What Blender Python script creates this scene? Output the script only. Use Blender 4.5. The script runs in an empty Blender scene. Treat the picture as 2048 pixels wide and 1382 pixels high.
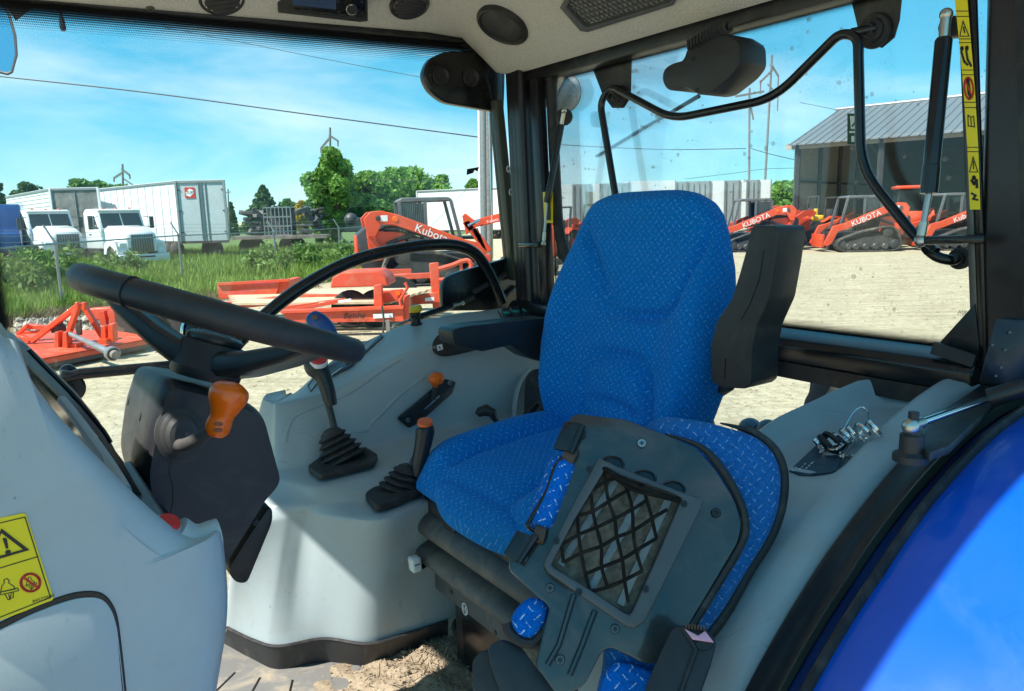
import bpy, bmesh, math, random
import numpy as np
from mathutils import Vector as V, Matrix, Quaternion
from mathutils.bvhtree import BVHTree
random.seed(7); rng = np.random.default_rng(7)
S = bpy.context.scene
COL = S.collection
rad = math.radians

# ------------------------------------------------------------------ camera
FPX, PITCH, ROLL, EYE, YAW = 1480.0, rad(10), rad(1.4), 1.95, rad(35)
CF = V((0, math.cos(PITCH), -math.sin(PITCH)))
_x0 = V((1, 0, 0)); _u0 = _x0.cross(CF)
CX = _x0*math.cos(ROLL) - _u0*math.sin(ROLL)
CU = _x0*math.sin(ROLL) + _u0*math.cos(ROLL)
CAM = V((0, 0, EYE))
cd = bpy.data.cameras.new('camera'); co = bpy.data.objects.new('camera', cd); COL.objects.link(co)
m = Matrix((CX, CU, -CF)).transposed().to_4x4(); m.translation = CAM
co.matrix_world = m
cd.sensor_width = 36; cd.lens = 36*FPX/2048; cd.clip_start = .02; cd.clip_end = 3000
S.camera = co

# ------------------------------------------------------------------ sky and sun
SUN = V((-.645, -.405, 1.0)).normalized()
w = bpy.data.worlds.new('World'); S.world = w; w.use_nodes = True
nt = w.node_tree; bg = nt.nodes['Background']
sk = nt.nodes.new('ShaderNodeTexSky'); sk.sky_type = 'NISHITA'; sk.sun_disc = False
sk.sun_elevation = math.asin(SUN.z); sk.sun_rotation = math.atan2(SUN.x, SUN.y)
sk.air_density = .9; sk.dust_density = .1; sk.ozone_density = 2.5; sk.altitude = 600
tc = nt.nodes.new('ShaderNodeTexCoord')
mp = nt.nodes.new('ShaderNodeMapping'); mp.inputs['Scale'].default_value = (1.1, 1.1, 4.2); mp.inputs['Rotation'].default_value = (.25, .5, .3)
nz = nt.nodes.new('ShaderNodeTexNoise'); nz.inputs['Scale'].default_value = 1.7; nz.inputs['Detail'].default_value = 7; nz.inputs['Roughness'].default_value = .56; nz.inputs['Distortion'].default_value = .5
rp = nt.nodes.new('ShaderNodeValToRGB'); rp.color_ramp.elements[0].position = .47; rp.color_ramp.elements[1].position = .86
rp.color_ramp.elements[0].color = (0, 0, 0, 1); rp.color_ramp.elements[1].color = (.8, .8, .8, 1)
mx = nt.nodes.new('ShaderNodeMixRGB'); mx.inputs[2].default_value = (2.5, 2.7, 2.8, 1)
nt.links.new(tc.outputs['Generated'], mp.inputs['Vector']); nt.links.new(mp.outputs[0], nz.inputs['Vector'])
nt.links.new(nz.outputs['Fac'], rp.inputs['Fac']); nt.links.new(rp.outputs['Color'], mx.inputs['Fac'])
hs = nt.nodes.new('ShaderNodeHueSaturation'); hs.inputs['Saturation'].default_value = 1.55; hs.inputs['Value'].default_value = .95
gm = nt.nodes.new('ShaderNodeGamma'); gm.inputs['Gamma'].default_value = .40; ti = nt.nodes.new('ShaderNodeMixRGB'); ti.blend_type = 'MULTIPLY'; ti.inputs[0].default_value = 1; ti.inputs[2].default_value = (.68, .97, 1.03, 1)
nt.links.new(sk.outputs[0], gm.inputs['Color']); nt.links.new(gm.outputs[0], ti.inputs[1]); nt.links.new(ti.outputs[0], hs.inputs['Color']); nt.links.new(hs.outputs[0], mx.inputs[1]); nt.links.new(mx.outputs[0], bg.inputs['Color'])
bg.inputs['Strength'].default_value = .15
sl = bpy.data.lights.new('sun', 'SUN'); sl.energy = 2.6; sl.angle = rad(.55); sl.color = (1, .955, .88)
so = bpy.data.objects.new('sun', sl); COL.objects.link(so); so.rotation_euler = SUN.to_track_quat('Z', 'Y').to_euler(); so.location = (0, 0, 30)
vs = S.view_settings; vs.view_transform = 'Standard'; vs.look = 'None'; vs.exposure = 1.8; vs.gamma = 1; vs.use_curve_mapping = False
S.render.engine = 'CYCLES'
S.cycles.max_bounces = 10; S.cycles.diffuse_bounces = 5; S.cycles.glossy_bounces = 4; S.cycles.transparent_max_bounces = 24
S.cycles.caustics_reflective = False; S.cycles.caustics_refractive = False
S.cycles.use_denoising = True; S.cycles.sample_clamp_indirect = 6

# ------------------------------------------------------------------ cab frame of reference: r = tractor's right, b = to its rear, u = up
AR = V((-math.sin(YAW), math.cos(YAW), 0)); AB = V((math.cos(YAW), math.sin(YAW), 0)); AZ = V((0, 0, 1))
OC = V((.394, 1.68, 0))
def W(r, b, u): return OC + AR*r + AB*b + AZ*u
def ray(x, y): return CF + CX*((x-1024)/FPX) + CU*((691-y)/FPX)
def PP(x, y, p, n):
    d = ray(x, y); return CAM + d*((p-CAM).dot(n)/d.dot(n))
def PR(x, y, r): return PP(x, y, W(r, 0, 0), AR)
def PB(x, y, b): return PP(x, y, W(0, b, 0), AB)
def PU(x, y, u): return PP(x, y, V((0, 0, u)), AZ)
def PY(x, y, Y): return PP(x, y, V((0, Y, 0)), V((0, 1, 0)))
def PD(x, y, d): return CAM + ray(x, y)*d
def onR(pts, r): return [PR(x, y, r) for x, y in pts]
def onB(pts, b): return [PB(x, y, b) for x, y in pts]
def onY(pts, Y): return [PY(x, y, Y) for x, y in pts]

# ------------------------------------------------------------------ curve helpers
def fil(pts, r, n=5, closed=False):
    """round the corners of a polyline"""
    out = []; N = len(pts)
    for i, p in enumerate(pts):
        if not closed and i in (0, N-1): out.append(p.copy()); continue
        a, c = pts[i-1], pts[(i+1) % N]
        da, dc = (a-p), (c-p); la, lc = da.length, dc.length
        rr = r[i] if isinstance(r, (list, tuple)) else r
        if la < 1e-6 or lc < 1e-6: out.append(p.copy()); continue
        t = min(rr, la*.48, lc*.48)
        if t < 1e-5: out.append(p.copy()); continue
        s, e = p+da/la*t, p+dc/lc*t
        for k in range(n+1):
            q = k/n; out.append(s*(1-q)**2 + p*2*q*(1-q) + e*q*q)
    return out
def spl(pts, n=6, closed=False):
    """Catmull-Rom through points (vectors or numbers)"""
    N = len(pts); out = []
    for i in range(N if closed else N-1):
        if closed: p0, p1, p2, p3 = pts[i-1], pts[i], pts[(i+1) % N], pts[(i+2) % N]
        else: p0, p1, p2, p3 = pts[max(i-1, 0)], pts[i], pts[i+1], pts[min(i+2, N-1)]
        for k in range(n):
            t = k/n
            out.append(.5*((2*p1) + (p2-p0)*t + (2*p0-5*p1+4*p2-p3)*t*t + (3*p1-p0-3*p2+p3)*t**3))
    if not closed: out.append(pts[-1]*1.0)
    return out
def perp(d):
    d = d.normalized(); a = V((0, 0, 1)) if abs(d.z) < .9 else V((1, 0, 0))
    x = d.cross(a).normalized(); return x, d.cross(x).normalized()
def normal_of(pts):
    n = V((0, 0, 0))
    for i in range(len(pts)):
        a, b = pts[i], pts[(i+1) % len(pts)]
        n += V(((a.y-b.y)*(a.z+b.z), (a.z-b.z)*(a.x+b.x), (a.x-b.x)*(a.y+b.y)))
    return n.normalized()
def to_cam(p): return (CAM-p).normalized()

# ------------------------------------------------------------------ mesh builder
class MB:
    def __init__(s): s.bm = bmesh.new(); s.uv = None
    def _f(s, vs):
        try: return s.bm.faces.new(vs)
        except ValueError: return None
    def box(s, c, sx, sy, sz, ax=V((1, 0, 0)), ay=V((0, 1, 0)), az=V((0, 0, 1))):
        vs = [s.bm.verts.new(c+ax*(sx/2*i)+ay*(sy/2*j)+az*(sz/2*k)) for i in (-1, 1) for j in (-1, 1) for k in (-1, 1)]
        for q in ((0, 1, 3, 2), (4, 6, 7, 5), (0, 4, 5, 1), (2, 3, 7, 6), (0, 2, 6, 4), (1, 5, 7, 3)): s._f([vs[i] for i in q])
        return s
    def bar(s, a, b, wd, ht=None, up=V((0, 0, 1))):
        """rectangular bar from a to b"""
        ht = ht or wd; d = (b-a); L = d.length; d.normalize()
        x = d.cross(up)
        if x.length < 1e-4: x = d.cross(V((1, 0, 0)))
        x.normalize(); y = x.cross(d)
        return s.box((a+b)/2, L, wd, ht, d, x, y)
    def prism(s, pts, vec):
        a = [s.bm.verts.new(p) for p in pts]; b = [s.bm.verts.new(p+vec) for p in pts]; n = len(pts)
        s._f(a); s._f(b[::-1])
        for i in range(n): s._f([a[i], b[i], b[(i+1) % n], a[(i+1) % n]])
        return s
    def ring_prism(s, outer, inner, vec):
        """frame with a hole: outer and inner with the same number of points"""
        n = len(outer); A = [s.bm.verts.new(p) for p in outer]; B = [s.bm.verts.new(p) for p in inner]
        C = [s.bm.verts.new(p+vec) for p in outer]; D = [s.bm.verts.new(p+vec) for p in inner]
        for i in range(n):
            j = (i+1) % n
            s._f([A[i], A[j], B[j], B[i]]); s._f([C[j], C[i], D[i], D[j]]); s._f([A[j], A[i], C[i], C[j]]); s._f([B[i], B[j], D[j], D[i]])
        return s
    def loft(s, rings, closed=True, cap=True, loop=False):
        R = [[s.bm.verts.new(p) for p in r] for r in rings]; n = len(R[0])
        for i in range(len(R) if loop else len(R)-1):
            a, b = R[i], R[(i+1) % len(R)]
            for k in range(n if closed else n-1): s._f([a[k], a[(k+1) % n], b[(k+1) % n], b[k]])
        if cap and closed and not loop: s._f(R[0][::-1]); s._f(R[-1])
        return s
    def tube(s, pts, r, n=10, cap=True, flat=1.0, closed=False, up=None):
        N = len(pts); rings = []
        t0 = (pts[1]-pts[0]).normalized(); x, y = perp(t0)
        if up is not None: y = (up-t0*up.dot(t0)).normalized(); x = y.cross(t0)
        pt = t0
        for i, p in enumerate(pts):
            if closed: t = (pts[(i+1) % N]-pts[i-1])
            else: t = pts[min(i+1, N-1)]-pts[max(i-1, 0)]
            if t.length < 1e-9: t = pt
            t.normalize(); q = pt.rotation_difference(t); x = q @ x; y = q @ y; pt = t
            rr = r[i] if isinstance(r, (list, tuple)) else r
            rings.append([p + x*(rr*math.cos(6.28319*k/n)) + y*(rr*flat*math.sin(6.28319*k/n)) for k in range(n)])
        return s.loft(rings, True, cap, closed)
    def lathe(s, o, ax, prof, n=20, sx=1, sy=1, x=None):
        ax = ax.normalized()
        if x is None: x, y = perp(ax)
        else: x = (x-ax*x.dot(ax)).normalized(); y = ax.cross(x)
        rings = [[o+ax*t+x*(max(r, 1e-4)*sx*math.cos(6.28319*k/n))+y*(max(r, 1e-4)*sy*math.sin(6.28319*k/n)) for k in range(n)] for t, r in prof]
        return s.loft(rings)
    def ball(s, c, r, n=14, m=9, sc=(1, 1, 1)):
        return s.lathe(c, V((0, 0, 1)), [(-r*sc[2]*math.cos(math.pi*i/m), r*sc[0]*math.sin(math.pi*i/m)) for i in range(m+1)], n)
    def grid(s, fn, nu, nv, uv=None):
        g = [[s.bm.verts.new(fn(i/nu, j/nv)) for j in range(nv+1)] for i in range(nu+1)]
        L = s.bm.loops.layers.uv.verify() if uv else None
        for i in range(nu):
            for j in range(nv):
                f = s._f([g[i][j], g[i+1][j], g[i+1][j+1], g[i][j+1]])
                if f and uv:
                    for l, (a, b) in zip(f.loops, ((i, j), (i+1, j), (i+1, j+1), (i, j+1))): l[L].uv = uv(a/nu, b/nv)
        return s
    def quad(s, pts, uvs=None):
        f = s._f([s.bm.verts.new(p) for p in pts])
        if f and uvs:
            L = s.bm.loops.layers.uv.verify()
            for l, q in zip(f.loops, uvs): l[L].uv = q
        return s
    def bevel(s, wd, seg=2, ang=30):
        s.bm.normal_update(); a = rad(ang)
        es = [e for e in s.bm.edges if len(e.link_faces) == 2 and e.calc_face_angle(0) > a]
        if es: bmesh.ops.bevel(s.bm, geom=es, offset=wd, segments=seg, profile=.5, affect='EDGES', clamp_overlap=True)
        return s
    def mesh(s, name, off=V((0, 0, 0)), sharp=38, smooth=True):
        bmesh.ops.recalc_face_normals(s.bm, faces=s.bm.faces)
        if off.length: bmesh.ops.translate(s.bm, verts=s.bm.verts, vec=-off)
        me = bpy.data.meshes.new(name); s.bm.to_mesh(me); s.bm.free()
        if smooth:
            me.polygons.foreach_set('use_smooth', [True]*len(me.polygons))
            me.set_sharp_from_angle(angle=rad(sharp))
        return me

OFF = {}
def tag(o, label=None, cat=None, group=None, kind=None):
    for k, v in (('label', label), ('category', cat), ('group', group), ('kind', kind)):
        if v: o[k] = v
    return o
def thing(name, label, cat, loc, group=None, rz=0):
    o = bpy.data.objects.new(name, None); COL.objects.link(o); o.location = loc; o.rotation_euler = (0, 0, rz); o.empty_display_size = .1
    OFF[o.name] = V(loc); return tag(o, label, cat, group)
def part(name, mb, mat, parent=None, local=False, sub=0, label=None, kind=None, sharp=38, smooth=True, uvs=None):
    off = V((0, 0, 0)) if local or parent is None else OFF[parent.name]
    me = mb if isinstance(mb, bpy.types.Mesh) else mb.mesh(name, off, sharp, smooth)
    o = bpy.data.objects.new(name, me); COL.objects.link(o)
    if mat is not None and len(me.materials) == 0: me.materials.append(mat)
    if parent is not None: o.parent = parent
    OFF[o.name] = off
    if sub:
        md = o.modifiers.new('sub', 'SUBSURF'); md.levels = sub; md.render_levels = sub
    return tag(o, label, None, None, kind)
def solo(name, mb, mat, label, cat, loc=None, group=None, kind=None, sub=0, sharp=38, smooth=True):
    """a thing that is one mesh"""
    loc = V(loc) if loc is not None else V((0, 0, 0))
    o = part(name, mb.mesh(name, loc, sharp, smooth), mat, None, sub=sub); o.location = loc; OFF[o.name] = loc
    return tag(o, label, cat, group, kind)
def copy_tree(o, parent=None):
    c = o.copy(); COL.objects.link(c); OFF[c.name] = OFF.get(o.name, V((0, 0, 0)))
    if parent is not None: c.parent = parent
    for ch in [k for k in o.children]: copy_tree(ch, c)
    return c
def bvh(o):
    bpy.context.view_layer.update()
    dg = bpy.context.evaluated_depsgraph_get(); t = BVHTree.FromObject(o, dg); mw = o.matrix_world.copy(); return t, mw
def hit(t, x, y, off=0.0):
    """where the line of sight through a photo pixel meets a built surface"""
    tree, mw = t; inv = mw.inverted(); d = ray(x, y).normalized()
    p, n, i, k = tree.ray_cast(inv @ CAM, inv.to_3x3() @ d)
    if p is None: return None, None
    p = mw @ p; n = (mw.to_3x3() @ n).normalized()
    if n.dot(d) > 0: n = -n
    return p+n*off, n
def text_mesh(txt, size, ext=0.0, align='CENTER', shear=0):
    cu = bpy.data.curves.new('t', 'FONT'); cu.body = txt; cu.size = size; cu.extrude = ext; cu.align_x = align; cu.align_y = 'CENTER'; cu.shear = shear; cu.resolution_u = 3
    o = bpy.data.objects.new('t', cu); COL.objects.link(o); bpy.context.view_layer.update()
    me = bpy.data.meshes.new_from_object(o.evaluated_get(bpy.context.evaluated_depsgraph_get()))
    bpy.data.objects.remove(o); bpy.data.curves.remove(cu); me.name = 'lettering'; return me
def text_on(name, txt, size, mat, parent, o, xdir, ydir, off=.004, local=False, ext=0, shear=0, sx=1):
    me = text_mesh(txt, size, ext, shear=shear); xdir = xdir.normalized(); n = xdir.cross(ydir).normalized(); y = n.cross(xdir)
    M = Matrix((xdir*sx, y, n)).transposed().to_4x4(); M.translation = o + n*off - (V((0, 0, 0)) if local else OFF[parent.name])
    me.transform(M); return part(name, me, mat, parent, local=True)

# ------------------------------------------------------------------ materials
class NT:
    def __init__(s, name):
        s.m = bpy.data.materials.new(name); s.m.use_nodes = True; s.t = s.m.node_tree; s.b = s.t.nodes['Principled BSDF']; s.out = s.t.nodes['Material Output']
    def n(s, t, **kw):
        x = s.t.nodes.new('ShaderNode'+t)
        for k, v in kw.items():
            if k in x.inputs: x.inputs[k].default_value = v
            else: setattr(x, k, v)
        return x
    def l(s, a, b): s.t.links.new(a, b); return s
    def math(s, op, a, b=None, c=None):
        x = s.t.nodes.new('ShaderNodeMath'); x.operation = op
        for i, v in enumerate((a, b, c)):
            if v is None: continue
            if isinstance(v, (int, float)): x.inputs[i].default_value = v
            else: s.l(v, x.inputs[i])
        return x.outputs[0]
    def ramp(s, fac, stops):
        r = s.n('ValToRGB'); e = r.color_ramp.elements
        while len(e) < len(stops): e.new(.5)
        for i, (p, c) in enumerate(stops): e[i].position = p; e[i].color = (*c, 1) if len(c) == 3 else c
        s.l(fac, r.inputs['Fac']); return r.outputs['Color']
    def noise(s, scale, detail=4, rough=.55, vec=None, dist=0):
        x = s.n('TexNoise', Scale=scale, Detail=detail, Roughness=rough, Distortion=dist)
        if vec is not None: s.l(vec, x.inputs['Vector'])
        return x.outputs['Fac']
    def mix(s, fac, a, b):
        x = s.n('MixRGB')
        for i, v in enumerate((fac, a, b)):
            if isinstance(v, (int, float)): x.inputs[i].default_value = v
            elif isinstance(v, tuple): x.inputs[i].default_value = (*v, 1) if len(v) == 3 else v
            else: s.l(v, x.inputs[i])
        return x.outputs[0]
    def obj(s): return s.n('TexCoord').outputs['Object']
    def uv(s): return s.n('TexCoord').outputs['UV']
    def bump(s, h, st=.3, dist=.001):
        x = s.n('Bump', Strength=st, Distance=dist); s.l(h, x.inputs['Height']); s.l(x.outputs[0], s.b.inputs['Normal']); return s
def pbr(name, col, rough=.5, metal=0.0, var=.12, vs=9.0, bump=0.0, bs=400.0, bd=.0006, coat=0.0, dirt=None, dirt_amt=.5, dirt_s=6.0, spec=.5, rvar=.12, scuff=0.0, specks=0.0):
    k = NT(name); o = k.obj()
    f = k.noise(vs, 5, .6, o)
    lo = tuple(c*(1-var) for c in col); hi = tuple(min(1, c*(1+var)) for c in col)
    c = k.ramp(f, [(.3, lo), (.7, hi)])
    if dirt:
        g = k.noise(dirt_s, 8, .68, o, .6); d = k.ramp(g, [(.5, (0, 0, 0)), (.72, (dirt_amt,)*3)]); c = k.mix(d, c, dirt)
    if scuff:
        m1 = k.n('Mapping'); m1.inputs['Scale'].default_value = (14, 160, 40); m1.inputs['Rotation'].default_value = (.4, .7, .5); k.l(o, m1.inputs['Vector'])
        s1 = k.ramp(k.noise(1.0, 3, .55, m1.outputs[0], .3), [(.63, (0,)*3), (.71, (1,)*3)]); s2 = k.ramp(k.noise(6, 3, .6, o), [(.46, (0,)*3), (.60, (scuff*.8,)*3)])
        c = k.mix(k.math('MULTIPLY', s1, s2), c, tuple(q*.35 for q in col))
    if specks:
        v = k.n('TexVoronoi', Scale=55.0); k.l(o, v.inputs['Vector']); sel = k.math('LESS_THAN', v.outputs['Distance'], k.math('MULTIPLY', k.math('SUBTRACT', k.noise(7, 3, .6, o), .50), .55)); c = k.mix(k.math('MULTIPLY', sel, specks), c, tuple(q*.30 for q in col))
    k.l(c, k.b.inputs['Base Color'])
    rr = k.math('MULTIPLY_ADD', k.noise(vs*2.3, 4, .6, o), rvar*2, rough-rvar); k.l(rr, k.b.inputs['Roughness'])
    k.b.inputs['Metallic'].default_value = metal; k.b.inputs['Coat Weight'].default_value = coat; k.b.inputs['Coat Roughness'].default_value = .06
    k.b.inputs['Specular IOR Level'].default_value = spec
    if bump: k.bump(k.noise(bs, 2, .5, o), bump, bd)
    return k.m
DUST = (.28, .22, .15)
M = {}
M['black_plastic'] = pbr('black_plastic', (.017, .018, .020), .5, bump=.35, bs=700, dirt=DUST, dirt_amt=.10, dirt_s=14)
M['black_dusty'] = pbr('black_dusty', (.024, .026, .028), .55, bump=.4, bs=600, dirt=(.21, .185, .145), dirt_amt=.42, dirt_s=8, scuff=.0)
M['column'] = pbr('column_plastic', (.019, .020, .024), .48, bump=.4, bs=600, dirt=(.16, .145, .12), dirt_amt=.28, dirt_s=7)
M['boot'] = pbr('boot_rubber', (.052, .053, .053), .6, bump=.25, bs=300, dirt=(.22, .19, .15), dirt_amt=.3, dirt_s=20)
M['black_satin'] = pbr('black_satin', (.016, .019, .021), .38, bump=.15, bs=500, dirt=DUST, dirt_amt=.06, dirt_s=20)
M['black_gloss'] = pbr('black_gloss', (.008, .009, .010), .22, bump=.06, bs=60, dirt=DUST, dirt_amt=.05, dirt_s=18)
M['black_paint'] = pbr('black_paint', (.010, .011, .013), .38, bump=.08, bs=120, dirt=DUST, dirt_amt=.14, dirt_s=22)
M['plate_paint'] = pbr('plate_paint', (.028, .038, .039), .24, var=.25, bump=.10, bs=90, dirt=(.20, .16, .11), dirt_amt=.22, dirt_s=16, coat=.6, scuff=.0)
M['pillar_paint'] = pbr('pillar_paint', (.016, .014, .016), .32, bump=.08, bs=120, dirt=DUST, dirt_amt=.08)
M['olive'] = pbr('olive_trim', (.055, .062, .045), .45, bump=.05)
M['rubber'] = pbr('rubber', (.020, .020, .021), .62, bump=.25, bs=300, dirt=(.25, .21, .16), dirt_amt=.25, dirt_s=24)
M['rubber_dusty'] = pbr('bellows_rubber', (.075, .085, .086), .6, bump=.25, bs=250, dirt=(.25, .21, .155), dirt_amt=.7, dirt_s=9)
M['gray'] = pbr('grey_plastic', (.365, .425, .435), .43, var=.05, vs=5, bump=.32, bs=900, bd=.0005, dirt=(.36, .31, .24), dirt_amt=.34, dirt_s=5, scuff=.32, specks=.55)
M['gray_dark'] = pbr('grey_plastic_bezel', (.055, .07, .085), .42, var=.08, bump=.2, bs=800)
M['gray_mid'] = pbr('grey_plastic_frame', (.075, .085, .09), .5, bump=.2, bs=700, dirt=DUST, dirt_amt=.15)
M['tray'] = pbr('grey_tray', (.33, .39, .41), .5, var=.05, bump=.32, bs=900, bd=.0005, dirt=(.33, .25, .18), dirt_amt=.34, dirt_s=9, scuff=.5, specks=.5)
M['white_plastic'] = pbr('white_plastic', (.72, .74, .72), .4, var=.05)
M['orange_plastic'] = pbr('orange_plastic', (.92, .14, .003), .28, var=.05, coat=.2)
M['orange_red'] = pbr('orange_red_cap', (.80, .13, .02), .4, var=.05)
M['red_plastic'] = pbr('red_plastic', (.62, .03, .03), .35, var=.05)
M['pink'] = pbr('pink_plastic', (.78, .36, .46), .4, var=.05)
M['teal'] = pbr('teal_plastic', (.02, .30, .22), .4, var=.05)
M['yellow_plastic'] = pbr('yellow_plastic', (.72, .50, .015), .42, var=.12, dirt=DUST, dirt_amt=.3, dirt_s=40)
M['blue_plastic'] = pbr('blue_plastic', (.012, .075, .30), .38, var=.06, dirt=(.15, .10, .08), dirt_amt=.4, dirt_s=30)
M['blue_paint'] = pbr('blue_paint', (.0005, .092, .56), .32, var=.05, coat=.35, vs=3, dirt=(.16, .26, .52), dirt_amt=.22, dirt_s=5, scuff=.35)
M['blue_edge'] = pbr('blue_paint_worn', (.004, .03, .13), .4, var=.2, dirt=(.05, .05, .06), dirt_amt=.6, dirt_s=12)
M['decal'] = pbr('yellow_decal', (.86, .66, .006), .38, var=.04)
M['ink'] = pbr('black_ink', (.012, .010, .008), .5, var=.05)
M['ink_red'] = pbr('red_ink', (.60, .025, .012), .45, var=.05)
M['ink_white'] = pbr('white_ink', (.78, .79, .78), .5, var=.03)
M['ink_blue'] = pbr('blue_ink', (.10, .25, .55), .5, var=.03)
M['decal_green'] = pbr('green_decal', (.006, .075, .035), .45, var=.05)
M['steel'] = pbr('steel', (.42, .41, .39), .34, 1.0, var=.15)
M['zinc'] = pbr('zinc', (.55, .52, .44), .34, 1.0, var=.2)
M['chrome'] = pbr('chrome', (.78, .80, .80), .14, 1.0, var=.08)
M['screw'] = pbr('screw_steel', (.13, .135, .13), .42, .8, var=.2)
M['screw_black'] = pbr('black_screw', (.03, .035, .036), .35, .4, var=.2)
M['cord'] = pbr('net_cord', (.013, .012, .011), .9, bump=.6, bs=900, dirt=(.10, .075, .05), dirt_amt=.35, dirt_s=30, spec=.15)
M['crumbs'] = pbr('crumbs', (.155, .125, .09), .8, var=.6, vs=80, bump=1, bs=300, dirt=(.06, .075, .072), dirt_amt=.9, dirt_s=26)
M['skid'] = pbr('skid_plastic', (.25, .27, .27), .3, var=.3, dirt=(.16, .125, .08), dirt_amt=.5, dirt_s=40)
def mk_liner():
    k = NT('headliner'); o = k.obj(); a = k.noise(420, 2, .7, o); b = k.noise(3, 3, .5, o)
    c = k.ramp(a, [(.35, (.50, .485, .44)), (.65, (.82, .80, .74))]); c = k.mix(k.math('MULTIPLY', b, .25), c, (.60, .58, .53)); k.l(c, k.b.inputs['Base Color']); k.b.inputs['Roughness'].default_value = .9
    k.b.inputs['Specular IOR Level'].default_value = .2; k.bump(a, .4, .0008); return k.m
M['liner'] = mk_liner()
def mk_fabric(name, base=(.002, .185, .60), dash=(.26, .62, .95), sc=82.0, dust=0.0, wdt=.055, amt=.45):
    k = NT(name); s = k.n('SeparateXYZ'); k.l(k.uv(), s.inputs[0]); x, y = s.outputs[0], s.outputs[1]
    wob = k.math('MULTIPLY', k.math('SUBTRACT', k.noise(45, 2, .5, k.uv()), .5), .012)
    x = k.math('ADD', x, wob)
    p = k.math('MULTIPLY', k.math('ADD', x, y), sc*.7071); q = k.math('MULTIPLY', k.math('SUBTRACT', y, x), sc*.7071)
    par = k.math('MODULO', k.math('ADD', k.math('ADD', k.math('FLOOR', p), k.math('FLOOR', q)), 2000), 2)
    lp = k.math('ABSOLUTE', k.math('SUBTRACT', k.math('FRACT', p), .5)); lq = k.math('ABSOLUTE', k.math('SUBTRACT', k.math('FRACT', q), .5))
    d1 = k.math('MULTIPLY', k.math('LESS_THAN', lp, .36), k.math('LESS_THAN', lq, wdt))
    d2 = k.math('MULTIPLY', k.math('LESS_THAN', lq, .36), k.math('LESS_THAN', lp, wdt))
    d = k.math('ADD', k.math('MULTIPLY', d1, par), k.math('MULTIPLY', d2, k.math('SUBTRACT', 1, par)))
    brk = k.math('GREATER_THAN', k.noise(300, 1, .5, k.uv()), .46); d = k.math('MULTIPLY', d, brk)
    o = k.obj(); f = k.noise(900, 2, .6, o)
    f2 = k.noise(260, 3, .7, o); b0 = k.ramp(k.math('ADD', k.math('MULTIPLY', f, .5), k.math('MULTIPLY', f2, .5)), [(.36, tuple(c*.60 for c in base)), (.64, tuple(min(1, c*1.35) for c in base))])
    c = k.mix(k.math('MULTIPLY', k.math('MULTIPLY', d, amt), k.math('MULTIPLY_ADD', k.noise(130, 2, .6, o), 2.2, -.1)), b0, dash)
    dn = k.ramp(k.noise(5, 6, .65, o), [(.45, (.0,)*3), (.8, (.10+dust,)*3)]); c = k.mix(dn, c, (.10, .20, .30))
    k.l(c, k.b.inputs['Base Color']); k.b.inputs['Roughness'].default_value = .97; k.b.inputs['Specular IOR Level'].default_value = .06
    k.b.inputs['Sheen Weight'].default_value = .15; k.b.inputs['Sheen Tint'].default_value = (.3, .6, 1, 1)
    k.bump(k.math('ADD', f, k.math('MULTIPLY', d, .3)), .4, .0010); return k.m
M['fabric'] = mk_fabric('blue_seat_fabric'); M['fabric_dusty'] = mk_fabric('blue_seat_fabric_dusty', (.016, .135, .40), (.40, .58, .80), 80, .30, .055, .5)
M['fabric_bold'] = mk_fabric('blue_seat_fabric_clean', (.003, .14, .58), (.6, .78, .95), 76, 0, .065, .7)
def mk_glass(name, dirt=.5, specks=True, tint=(.97, .99, .985)):
    k = NT(name); t = k.t; o = k.obj()
    tr = k.n('BsdfTransparent'); tr.inputs[0].default_value = (*tint, 1)
    gl = k.n('BsdfGlossy'); gl.inputs['Roughness'].default_value = .02; gl.inputs[0].default_value = (.9, .95, 1, 1)
    fr = k.n('Fresnel', IOR=1.45); a = k.n('MixShader'); k.l(k.math('MULTIPLY', fr.outputs[0], .55), a.inputs[0]); k.l(tr.outputs[0], a.inputs[1]); k.l(gl.outputs[0], a.inputs[2])
    df = k.n('BsdfDiffuse'); df.inputs[0].default_value = (.42, .40, .36, 1)
    n1 = k.ramp(k.noise(3, 6, .7, o), [(.35, (.0,)*3), (.8, ((.16 if specks else .05)*dirt,)*3)])
    if specks:
        v = k.n('TexVoronoi', Scale=34.0); k.l(o, v.inputs['Vector']); n3 = k.noise(9, 4, .6, o); thr = k.math('MULTIPLY', k.math('SUBTRACT', n3, .43), 1.3*dirt)
        sp = k.math('LESS_THAN', v.outputs['Distance'], thr); v2 = k.n('TexVoronoi', Scale=120.0); k.l(o, v2.inputs['Vector'])
        sp2 = k.math('LESS_THAN', v2.outputs['Distance'], k.math('MULTIPLY', k.math('SUBTRACT', n3, .42), 1.6*dirt))
        fac = k.math('ADD', n1, k.math('ADD', k.math('MULTIPLY', sp, .38), k.math('MULTIPLY', sp2, .14)))
    else: fac = n1
    b = k.n('MixShader'); k.l(fac, b.inputs[0]); k.l(a.outputs[0], b.inputs[1]); k.l(df.outputs[0], b.inputs[2]); k.l(b.outputs[0], k.out.inputs['Surface']); t.nodes.remove(k.b)
    return k.m
M['glass'] = mk_glass('clear_glass', .5, False); M['glass_dirty'] = mk_glass('dusty_glass', .70, True)
M['glass_dark'] = pbr('vehicle_glass', (.02, .03, .035), .08, spec=.8)
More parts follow.
